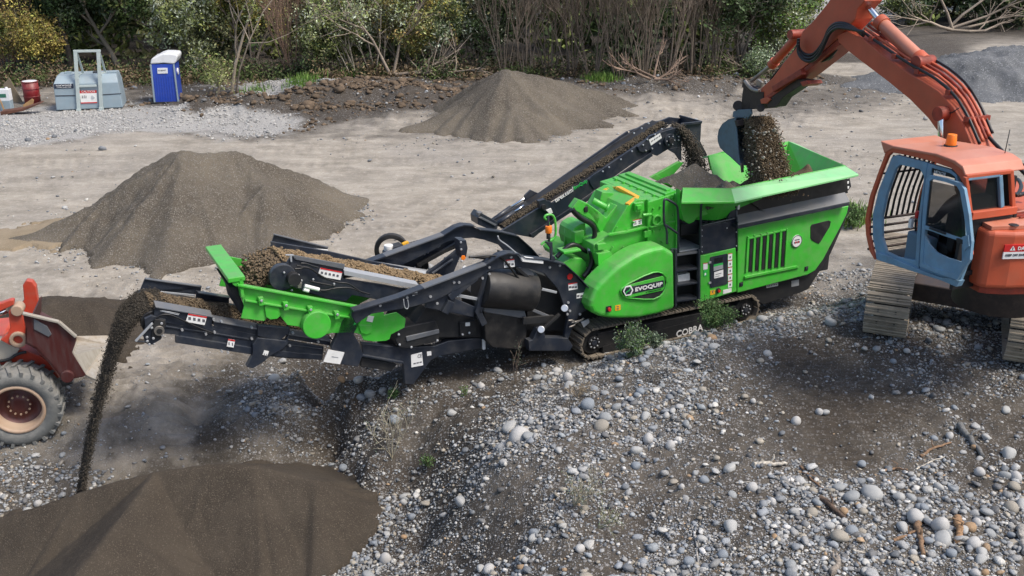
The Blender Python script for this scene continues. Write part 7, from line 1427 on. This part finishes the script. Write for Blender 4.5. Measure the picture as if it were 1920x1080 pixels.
# fallen trees and branch heaps
def fallen(px, py, label, seed, L=4, dirs=((1, .1, .15),), bark=(.34, .28, .22), r=.08, maxlev=2, z=.2):
    q = np.random.RandomState(seed); out = []; tips = []; p = gp(px, py)
    for d in dirs: d = np.array(d, float); d /= np.linalg.norm(d); grow(q, (q.uniform(-.2, .2), q.uniform(-.2, .2), z), d, L*q.uniform(.7, 1.1), r, 0, maxlev, out, tips, .12, .22, (3, 5), .5, .6)
    root = empty('fallen_tree', (p[0], p[1], float(gh(p[0], p[1]))), 0, label, 'fallen tree'); o = np.array(out); o[:, 6:8] = np.maximum(o[:, 6:8], .010)
    for nm, sel in (('trunk', o[:, 8] == 0), ('branches', o[:, 8] > 0)): V, F_, k = tubes(o[sel][:, :8], 5); np_mesh(nm, V, F_, M_bark, root, cols=np.repeat(np.array(bark)[None]*q.uniform(.7, 1.25, (sel.sum(), 1)), k, 0))
fallen(735, 156, 'fallen pale trunk with branches reaching right along the bank', 61, 3.2, ((1, .1, .22), (1, -.2, .1), (.3, .2, .6), (-.3, 0, .5), (.8, .1, .02)))
fallen(1780, 62, 'big fallen tree with pale branches at the top right', 62, 4.6, ((1, .1, .35), (1, .2, .2), (.7, 0, .5), (1, -.1, .05), (-.5, 0, .8), (-.8, -.4, .1)), r=.10)
fallen(1225, 172, 'twisted roots and stump on the berm below the bare shrubs', 63, 1.4, ((1, .1, .4), (-1, -.1, .3), (.2, 0, 1), (-.5, 0, .3), (.6, -.3, .1)), r=.06, bark=(.28, .2, .15))
fallen(1425, 150, 'grey roots lying on the berm under the flowering bush', 64, 1.5, ((1, .1, .1), (-1, .1, .2), (.8, -.2, .3)), r=.05)
# the wood behind, one far mass of foliage and stems
q_ = np.random.RandomState(77); n_c = 620
cy = q_.uniform(50, 74, n_c); cx = q_.uniform(-.62, .27, n_c)*cy; cr_ = q_.uniform(.9, 2.0, n_c); cz = q_.uniform(.3, 6.5, n_c)
k2 = 130; cy2 = q_.uniform(64, 80, k2); cx2 = q_.uniform(.39, .66, k2)*cy2; cy = np.r_[cy, cy2]; cx = np.r_[cx, cx2]; cr_ = np.r_[cr_, q_.uniform(.8, 1.8, k2)]; cz = np.r_[cz, q_.uniform(.3, 4, k2)]
m_ = 110; d_ = q_.normal(size=(len(cx), m_, 3)); d_ /= np.linalg.norm(d_, axis=2)[..., None]; P_ = np.stack([cx, cy, cz], 1)[:, None]+d_*(cr_[:, None, None]*q_.uniform(.4, 1.1, (len(cx), m_, 1))); P_[..., 2] = np.maximum(P_[..., 2], .05)
pal = np.array(DKG+DKG+OLV+[(.10, .085, .05)]); cc_ = pal[q_.randint(0, len(pal), len(cx))][:, None]*q_.uniform(.5, 1.4, (len(cx), m_, 1))
V, F_, col_ = leafquads(q_, P_.reshape(-1, 3), .24, cc_.reshape(-1, 3)); wd_ = np_mesh('far_wood', V, F_, M_leaf, smooth=False, cols=col_); tag(wd_, 'dark mixed wood closing the view behind the front row of shrubs', 'wood', kind='stuff')
# undergrowth at the foot of the trees, grass on the banks
def tufts(name, pts, label, cols, n=60, h=.25, w=.006, spread=.2, seed=1, kind='stuff', cat='grass', bend=.5):
    q = np.random.RandomState(seed); Vs = []; cs = []
    for (x, y) in pts:
        px_ = x+q.normal(size=n)*spread; py_ = y+q.normal(size=n)*spread; z = gh(px_, py_); hh = h*q.uniform(.4, 1.2, n); a = q.uniform(0, 6.28, n); bx = np.cos(a)*hh*bend*q.uniform(.1, 1, n); by = np.sin(a)*hh*bend*q.uniform(.1, 1, n); wx = np.sin(a)*w; wy = -np.cos(a)*w
        b = np.stack([px_, py_, z-.01], 1); m1 = b+np.stack([bx*.35, by*.35, hh*.6], 1); t = b+np.stack([bx, by, hh], 1); wv = np.stack([wx, wy, 0*wx], 1)
        Vs.append(np.stack([b-wv, b+wv, m1+wv*.8, m1-wv*.8, m1-wv*.8, m1+wv*.8, t+wv*.2, t-wv*.2], 1).reshape(-1, 3)); c = np.array(cols)[q.randint(0, len(cols), n)]*q.uniform(.6, 1.4, (n, 1)); cs.append(np.repeat(c, 8, 0))
    V = np.concatenate(Vs); o = np_mesh(name, V, np.arange(len(V)).reshape(-1, 4), M_leaf, smooth=False, cols=np.concatenate(cs)); tag(o, label, cat, kind=kind); return o
def gpt(*a): return [tuple(gp(x, y, .1)[:2]) for x, y in a]
q_ = np.random.RandomState(5)
us_ = np.array([tuple(gp(x+q_.uniform(-14, 14), y+q_.uniform(-9, 8))[:2]) for x in range(-60, 1500, 7) for y in ([146, 154] if x < 900 else [138, 147])])
n_u = len(us_); m_ = 130; d_ = q_.normal(size=(n_u, m_, 3)); d_ /= np.linalg.norm(d_, axis=2)[..., None]; P_ = np.concatenate([us_, gh(us_[:, 0], us_[:, 1])[:, None]+q_.uniform(-.1, .35, (n_u, 1))], 1)[:, None]+d_*q_.uniform(.1, .95, (n_u, m_, 1))*q_.uniform(.4, 1.2, (n_u, 1, 1)); P_[..., 2] = np.maximum(P_[..., 2], .03)
pal = np.array([(.08, .11, .035), (.05, .08, .03), (.17, .12, .07), (.22, .16, .09), (.12, .16, .05), (.10, .075, .05)]); cc_ = pal[q_.randint(0, len(pal), n_u)][:, None]*q_.uniform(.5, 1.5, (n_u, m_, 1))
V, F_, col_ = leafquads(q_, P_.reshape(-1, 3), .07, cc_.reshape(-1, 3)); ug = np_mesh('undergrowth', V, F_, M_leaf, smooth=False, cols=col_); tag(ug, 'low brown and green undergrowth along the foot of the trees', 'undergrowth', kind='stuff')
tufts('grass', gpt((560, 150), (572, 158), (585, 152), (600, 150), (625, 148), (640, 145), (655, 147), (570, 170), (580, 180), (560, 185), (1115, 152), (1125, 155), (1140, 158), (1130, 150), (480, 185), (1590, 400), (1597, 392), (1605, 405), (1585, 412)), 'bright green grass clumps on the earth banks', [(.10, .22, .03), (.16, .28, .05), (.12, .18, .04)], 130, .32, .014, .28, 4)

# ================================================================ stones, driftwood and weeds of the foreground
def inview(x, y, mg=.06): return (np.abs(x) < (.512+mg)*y*1.0+.3) & (y > 7.6)
qg = np.random.RandomState(99)
def scatter(n, x0, x1, y0, y1, dens):
    x = qg.uniform(x0, x1, n); y = qg.uniform(y0, y1, n); k = inview(x, y); x, y = x[k], y[k]
    zn = zone(x, y); d = dens(x, y, zn); k = qg.uniform(0, 1, len(x)) < d; return x[k], y[k]
def offmachine(x, y):
    u = (x-M.O[0])*M.u[0]+(y-M.O[1])*M.u[1]; v = (x-M.O[0])*M.v[0]+(y-M.O[1])*M.v[1]; return ~((u > -2.2) & (u < 2.2) & (v > -.03) & (v < 2.1))
bare_trk = lambda x, y: sum(strip(x, y, pq[0], pq[1], hw*1.5)[0] for pq, hw, per, amp in TRK)
def dens_f(x, y, zn):
    cl = .5+1.5*fbm(x, y, 1.1, 4, 41)+.8*fbm(x, y, 5, 3, 43); return np.clip(zn[2]*1.25-.1, 0, 1.3)*np.clip(cl*1.5+.1, .16, 1)*(1-.75*np.clip(bare_trk(x, y), 0, 1))*(1-.25*np.clip(zn[1], 0, 1))*offmachine(x, y)
def place(x, y, r, sink=.34): return np.stack([x, y, gh(x, y)+r*(.62-sink)], 1)
x, y = scatter(400000, -9, 13, 8, 20, lambda x, y, z: dens_f(x, y, z)); r = np.clip(qg.lognormal(math.log(.0102), .5, len(x)), .006, .035)
o = stones('pebbles', place(x, y, r), r, ICO1, seed=1); tag(o, 'countless small grey pebbles covering the foreground bank', 'pebbles', kind='stuff'); print('pebbles', len(x))
x, y = scatter(30000, -9, 13, 8, 20, lambda x, y, z: dens_f(x, y, z)*np.where(y < 12.3, 1.3, .75)*np.clip(.6+1.6*fbm(x, y, .9, 3, 51), .15, 1)); r = np.clip(qg.lognormal(math.log(.030), .32, len(x)), .018, .062)
o = stones('cobbles', place(x, y, r, .2), r, ICO2, seed=2); tag(o, 'fist sized grey and tan cobbles mixed through the bank', 'cobbles', kind='stuff'); print('cobbles', len(x))
x, y = scatter(60000, -30, 30, 18, 48, lambda x, y, z: np.clip(z[2]*.55+z[3]*.8+z[1]*.25-.02, 0.02, 1)*np.clip(.4+1.8*fbm(x, y, .7, 4, 61), .03, 1)*offmachine(x, y)); r = np.clip(qg.lognormal(math.log(.028), .5, len(x)), .014, .13)
o = stones('far_stones', place(x, y, r), r, ICO1, seed=3); tag(o, 'loose grey stones scattered over the far yard and berms', 'stones', kind='stuff')
x, y = scatter(90000, -30, 8, 30, 46, lambda x, y, z: np.clip(z[3]*1.2-.25, 0, 1)*np.clip(.6+1.5*fbm(x, y, .8, 3, 81), .1, 1)); r = qg.uniform(.018, .05, len(x))
o = stones('pale_gravel', place(x, y, r), r, ICO1, seed=6, tint=(.42, .41, .39)); tag(o, 'pale crushed gravel spread in front of the tank and toilet', 'gravel', kind='stuff')
x, y = scatter(30000, -20, 14, 34, 47, lambda x, y, z: np.clip(z[1]*1.1-.3, 0, 1)*np.clip(.3+2*fbm(x, y, .9, 3, 83), .03, 1)); r = np.clip(qg.lognormal(math.log(.05), .5, len(x)), .02, .22)
o = stones('earth_clods', place(x, y, r), r, ICO2, seed=8, m=M_clod, tint=(.15, .11, .075), jit=.3); tag(o, 'brown earth clods and rubble heaped along the berm', 'rubble', kind='stuff')
# stones fallen from the heaps
cs_ = []; 
for (pr, sl_) in (([rz(60, 440, 22.2), rz(200, 375, 22.8), rz(330, 292, 23.4), rz(350, 283, 23.5), rz(430, 286, 24.0), rz(560, 335, 24.6), rz(640, 370, 24.9)], .66), ([rz(940, 133, 36), rz(960, 134, 36.2), rz(1060, 152, 37.5), rz(1150, 180, 39)], .66)):
    for i in range(len(pr)-1):
        for k in range(300):
            f = qg.uniform(); p = np.array(pr[i])*(1-f)+np.array(pr[i+1])*f; a = qg.uniform(0, 6.28); rr_ = p[2]/sl_*qg.uniform(.95, 1.35)+.1; cs_.append((p[0]+math.cos(a)*rr_, p[1]+math.sin(a)*rr_))
for k in range(1500):
    f = qg.uniform(); a0_, b0_ = np.array(rz(-80, 1000, 12.7)), np.array(rz(590, 900, 12.2)); p = a0_*(1-f)+b0_*f; cs_.append((p[0]+qg.normal()*.15, p[1]+qg.uniform(.1, 1.1)))
for k in range(700): a = qg.uniform(-1.2, 1.4); p = rz(590, 900, 12.2); rr_ = qg.uniform(.6, 1.5); cs_.append((p[0]+math.cos(a)*rr_, p[1]+math.sin(a)*rr_-.4))
cs_ = np.array(cs_); r = qg.uniform(.012, .04, len(cs_)); o = stones('rolled_stones', place(cs_[:, 0], cs_[:, 1], r), r, ICO1, seed=4); tag(o, 'small stones rolled out around the foot of the piles', 'stones', kind='stuff')
# single stones
protos = []
for i in range(12):
    tone = [(.40, .40, .385), (.30, .31, .31), (.24, .265, .29), (.46, .45, .43), (.33, .30, .25), (.36, .24, .14)][i % 6]
    V, F_, c = stone_arrays(np.zeros((1, 3)), np.array([1.0]), ICO3, flat=.66, jit=.02, tint=tone, seed=200+i); n_ = np.random.RandomState(i); c = c/np.maximum(c.max(), 1e-6)*max(tone)
    me_o = np_mesh('river_stone', V, F_, M_stone, cols=c); protos.append(me_o.data); bpy.data.objects.remove(me_o)
cname = ['pale grey', 'mid grey', 'blue grey', 'whitish', 'tan', 'orange brown']
def rock(x, y, r, k, label=None, group='river stones lying on the gravel bank', zs=1.0, name='river_stone', rot=None):
    o = bpy.data.objects.new(name, protos[k]); C.objects.link(o); o.location = (x, y, float(gh(x, y))+r*.36*zs); o.scale = (r, r*.9, r*zs); o.rotation_euler = (qg.uniform(-.3, .3), qg.uniform(-.3, .3), qg.uniform(0, 6.28) if rot is None else rot)
    tag(o, label, 'stone' if name == 'river_stone' else 'boulder', group)
def surf(px, py):
    """point where the viewing ray of a pixel meets the terrain"""
    d = ray(px, py); t = np.linspace(6, 60, 1400); X_ = t*d[0]; Y_ = t*d[1]; Z_ = H+t*d[2]; g = gh(X_, Y_); i = int(np.argmax(Z_ < g)); return X_[i], Y_[i], g[i], t[i]
BIG = [(972, 828, 27, 3, 'largest pale boulder, lying alone on the dark slope left of centre'), (957, 804, 15, 0, 'pale oval boulder touching the largest one from above')]
for (px, py, rp, k, lb) in BIG: s_ = surf(px, py); rock(s_[0], s_[1], rp*s_[3]/FPX*1.0, k, lb, None, .85, 'boulder', .5)
Z8 = zm(1240, 560, 2.0765)
big8 = [(695, 945, 46, 4), (815, 768, 38, 0), (740, 778, 34, 1), (1090, 900, 44, 3), (350, 750, 28, 3), (740, 918, 28, 2), (520, 487, 26, 3), (268, 668, 26, 0), (110, 1035, 26, 2), (1020, 822, 27, 2), (1095, 945, 38, 0), (690, 750, 26, 1), (785, 840, 26, 4), (1235, 690, 26, 3), (1360, 825, 34, 4), (1280, 925, 24, 1), (1225, 882, 24, 3), (615, 450, 20, 3), (160, 360, 20, 4), (585, 842, 28, 4), (430, 800, 22, 3), (275, 770, 20, 1), (325, 390, 18, 4), (410, 222, 18, 0), (385, 250, 18, 4), (390, 85, 20, 0), (460, 90, 18, 3), (650, 170, 16, 4), (955, 215, 15, 3), (790, 205, 15, 0), (240, 1010, 24, 2), (160, 945, 20, 0), (500, 1050, 24, 1), (1130, 1005, 24, 2), (980, 1000, 22, 3), (650, 895, 20, 0), (1195, 775, 20, 1), (1120, 545, 20, 3), (1060, 550, 16, 2), (640, 455, 14, 0), (1080, 742, 20, 0), (780, 650, 18, 2), (900, 745, 16, 4), (165, 715, 22, 2), (80, 740, 16, 3), (130, 690, 17, 1), (215, 625, 18, 4), (355, 410, 14, 3), (385, 415, 14, 4), (90, 465, 18, 4), (230, 490, 15, 0), (20, 465, 18, 3)]
for (x, y, rp, k) in big8: p = Z8([(x, y)])[0]; s_ = surf(*p); rock(s_[0], s_[1], rp/2.0765*s_[3]/FPX*.95, k+6*(rp % 2), cname[k]+' rounded river stone among the cobbles right of centre')
x, y = scatter(5200, -8, 12, 8, 18, lambda x, y, z: np.clip(z[2], 0, 1)**2*(1-.85*np.clip(bare_trk(x, y), 0, 1))*np.clip(.35+1.7*fbm(x, y, .8, 3, 71), .05, 1)*offmachine(x, y)); ii = qg.permutation(len(x))[:230]
for i in ii:
    k = int(qg.choice(6, p=[.28, .24, .18, .14, .11, .05])); r_ = float(np.clip(qg.lognormal(math.log(.062), .28), .045, .12)); wh_ = 'on the slope left of centre' if x[i] < 1.5 else 'on the gravel bank at the right'
    rock(x[i], y[i], r_, k+6*qg.randint(2), cname[k]+' rounded river stone '+wh_)
# driftwood
M_drift = mat_col('driftwood', .85, bump=.5, bscale=40, mottle=.45)
def stick(pts, r, col, label, seed=0, name='driftwood', fork=True):
    q = np.random.RandomState(seed); P_ = []
    for (x, y) in Z8(pts): s_ = surf(x, y); P_.append(np.array([s_[0], s_[1], s_[2]+r*.8]))
    segs = []; fine = []
    for i in range(len(P_)-1):
        for k in range(5): fine.append(P_[i]+(P_[i+1]-P_[i])*k/5+q.normal(size=3)*r*.25)
    fine.append(P_[-1]); b = B(); 
    b.tube(fine, r, M_drift, 9, 1, r_end=r*.55)
    if fork and len(fine) > 5: m = fine[len(fine)//2]; b.tube([m, m+np.array([q.uniform(-.06, .06), .02, .05]), m+np.array([q.uniform(-.14, .14), .03, .10])], r*.45, M_drift, 6, 0, r_end=r*.2)
    o = b.obj(name); a = o.data.attributes.new('col', 'FLOAT_COLOR', 'POINT'); a.data.foreach_set('color', np.tile(np.array([*col, 1], np.float32), len(o.data.vertices))); tag(o, label, 'driftwood'); return o
GRYW, BRW, PLW, DKW = (.34, .32, .29), (.24, .15, .09), (.50, .46, .39), (.13, .09, .065)
for i, (pts, r_, c_, lb) in enumerate([
    ([(352, 655), (420, 652), (488, 655)], .032, PLW, 'short whitish log lying flat on the cobbles'), ([(118, 890), (135, 950), (140, 1010), (152, 1075)], .016, GRYW, 'long twisted grey stick at the bottom centre'),
    ([(615, 785), (660, 825), (715, 862)], .036, DKW, 'dark brown split chunk between the pale cobbles'), ([(995, 885), (1005, 940), (1018, 1010)], .038, BRW, 'upright brown stub left of the orange brown one'), ([(1150, 865), (1158, 910), (1150, 965)], .045, (.33, .2, .11), 'orange brown splintered stub at the lower right'),
    ([(1155, 512), (1205, 560), (1250, 625)], .045, (.17, .17, .165), 'thick grey weathered log on the right slope'), ([(1008, 622), (1060, 590), (1125, 572)], .020, BRW, 'thin brown stick left of the thick grey log'), ([(860, 676), (910, 672), (958, 670)], .018, BRW, 'short flat brown stick above the big pale cobbles'),
    ([(540, 660), (590, 715), (640, 750)], .016, BRW, 'curved brown root pointing down to the pale cobbles'), ([(440, 705), (500, 735), (562, 768)], .018, GRYW, 'slanting grey stick below the whitish log'), ([(1398, 900), (1402, 950), (1410, 1005)], .05, GRYW, 'thick grey stump cut by the right frame edge'),
    ([(665, 1080), (690, 1040), (680, 1005)], .035, (.28, .24, .2), 'pale broken branch standing at the bottom edge'), ([(990, 668), (1050, 640), (1105, 622)], .012, PLW, 'thin pale stick right of the flat brown stick'), ([(290, 722), (340, 718), (385, 722)], .012, GRYW, 'thin grey twig left of the slanting grey stick'),
    ([(640, 738), (680, 735), (722, 738)], .016, PLW, 'short pale twig above the big pale cobbles'), ([(745, 985), (800, 1000), (870, 1005)], .014, PLW, 'pale crooked twig below the biggest tan stone'), ([(900, 945), (960, 925), (1000, 905)], .02, BRW, 'brown stick leading to the upright brown stub'), ([(1150, 965), (1230, 955), (1300, 950)], .014, GRYW, 'long thin grey stick at the lower right edge')]):
    stick(pts, r_, c_, lb, i)
# weeds
def weed(px, py, hpx, label, seed, cols, stems=7, fan=.5, leafn=1500, leafs=.02, bark=(.20, .20, .10), cat='weed', name='weed', cluster=.03, lean=(0, 0), maxlev=2, kids=(3, 5)):
    s_ = surf(px, py); h = hpx*s_[3]/FPX/.95; q = np.random.RandomState(seed); out = []; tips = []
    for k in range(stems): a = q.uniform(0, 6.28); f = fan*q.uniform(.2, 1); d = np.array([lean[0]+math.cos(a)*f, lean[1]+math.sin(a)*f, 1.]); d /= np.linalg.norm(d); grow(q, (0, 0, -.02), d, h*.75*q.uniform(.6, 1.1), .006, 0, maxlev, out, tips, .2, .3, kids, .6, .5)
    root = empty(name, (s_[0], s_[1], s_[2]), 0, label, cat); o = np.array(out); o[:, 6:8] = np.maximum(o[:, 6:8], .0028); V, F_, k = tubes(o[:, :8], 4); np_mesh('stalks', V, F_, M_bark, root, cols=np.repeat(np.array(bark)[None]*q.uniform(.7, 1.3, (len(o), 1)), k, 0))
    if leafn:
        T_ = np.array([t[0] for t in tips]); i = q.randint(0, len(T_), leafn); C_ = T_[i]+q.normal(size=(leafn, 3))*cluster; V, F_, cc = leafquads(q, C_, leafs, np.array(cols)[q.randint(0, len(cols), leafn)]*q.uniform(.5, 1.4, (leafn, 1))); np_mesh('leaves', V, F_, M_leaf, root, smooth=False, cols=cc)
WG = [(.12, .22, .06), (.17, .28, .10), (.09, .16, .05)]; WP = [(.22, .28, .20), (.14, .2, .11)]
weed(1342, 622, 62, 'bright feathery green weed in front of the crusher track', 1, WG, 14, .75, 5200, .018, cluster=.035)
weed(1182, 668, 62, 'pale green weed in front of the track end', 2, WP+WG[:1], 12, .75, 3600, .018, cluster=.03)
weed(1225, 655, 35, 'small pale weed right of the pale green one', 3, WP, 7, .8, 1200, .016)
weed(735, 862, 125, 'dry branching weed on the slope left of centre', 4, WP, 9, .45, 160, .012, bark=(.42, .38, .28), name='dry_weed', cat='dry weed', maxlev=2, kids=(2, 3))
weed(738, 745, 22, 'tiny fresh green sprout behind the dry branching weed', 5, WG, 4, .5, 420, .02)
weed(966, 722, 70, 'single dry brown stalk standing below the crusher belly', 6, WP, 2, .12, 60, .012, bark=(.17, .13, .10), name='dry_weed', cat='dry weed', kids=(2, 3))
weed(1082, 745, 40, 'dry pale grass roots hanging on the bank crest', 7, WP, 9, .9, 0, .01, bark=(.42, .34, .24), name='dry_weed', cat='dry weed')
weed(1075, 950, 75, 'dry pale tangle on the slope at the bottom centre', 8, WP, 10, .8, 200, .012, bark=(.40, .36, .26), name='dry_weed', cat='dry weed', lean=(.3, 0))
weed(1120, 990, 60, 'thin dry weed right of the pale tangle', 9, WP, 4, .9, 60, .012, bark=(.32, .32, .2), name='dry_weed', cat='dry weed', lean=(.5, 0))
weed(802, 880, 25, 'small grey green sprout right of the dry branching weed', 10, WG, 4, .5, 300, .016)
weed(870, 745, 22, 'small green sprout left of the dry brown stalk', 11, WG, 3, .5, 160, .014)
for i, px in enumerate((565, 588, 470)): weed(px, 1078, 20, ['small green sprout at the bottom edge on the pit floor', 'green sprout right beside the bottom edge sprout', 'leftmost tiny sprout at the bottom edge'][i], 12+i, WG, 3, .5, 200, .016)
weed(1600, 430, 40, 'green weed patch beside the crusher tail', 16, WG, 9, .7, 1800, .03)
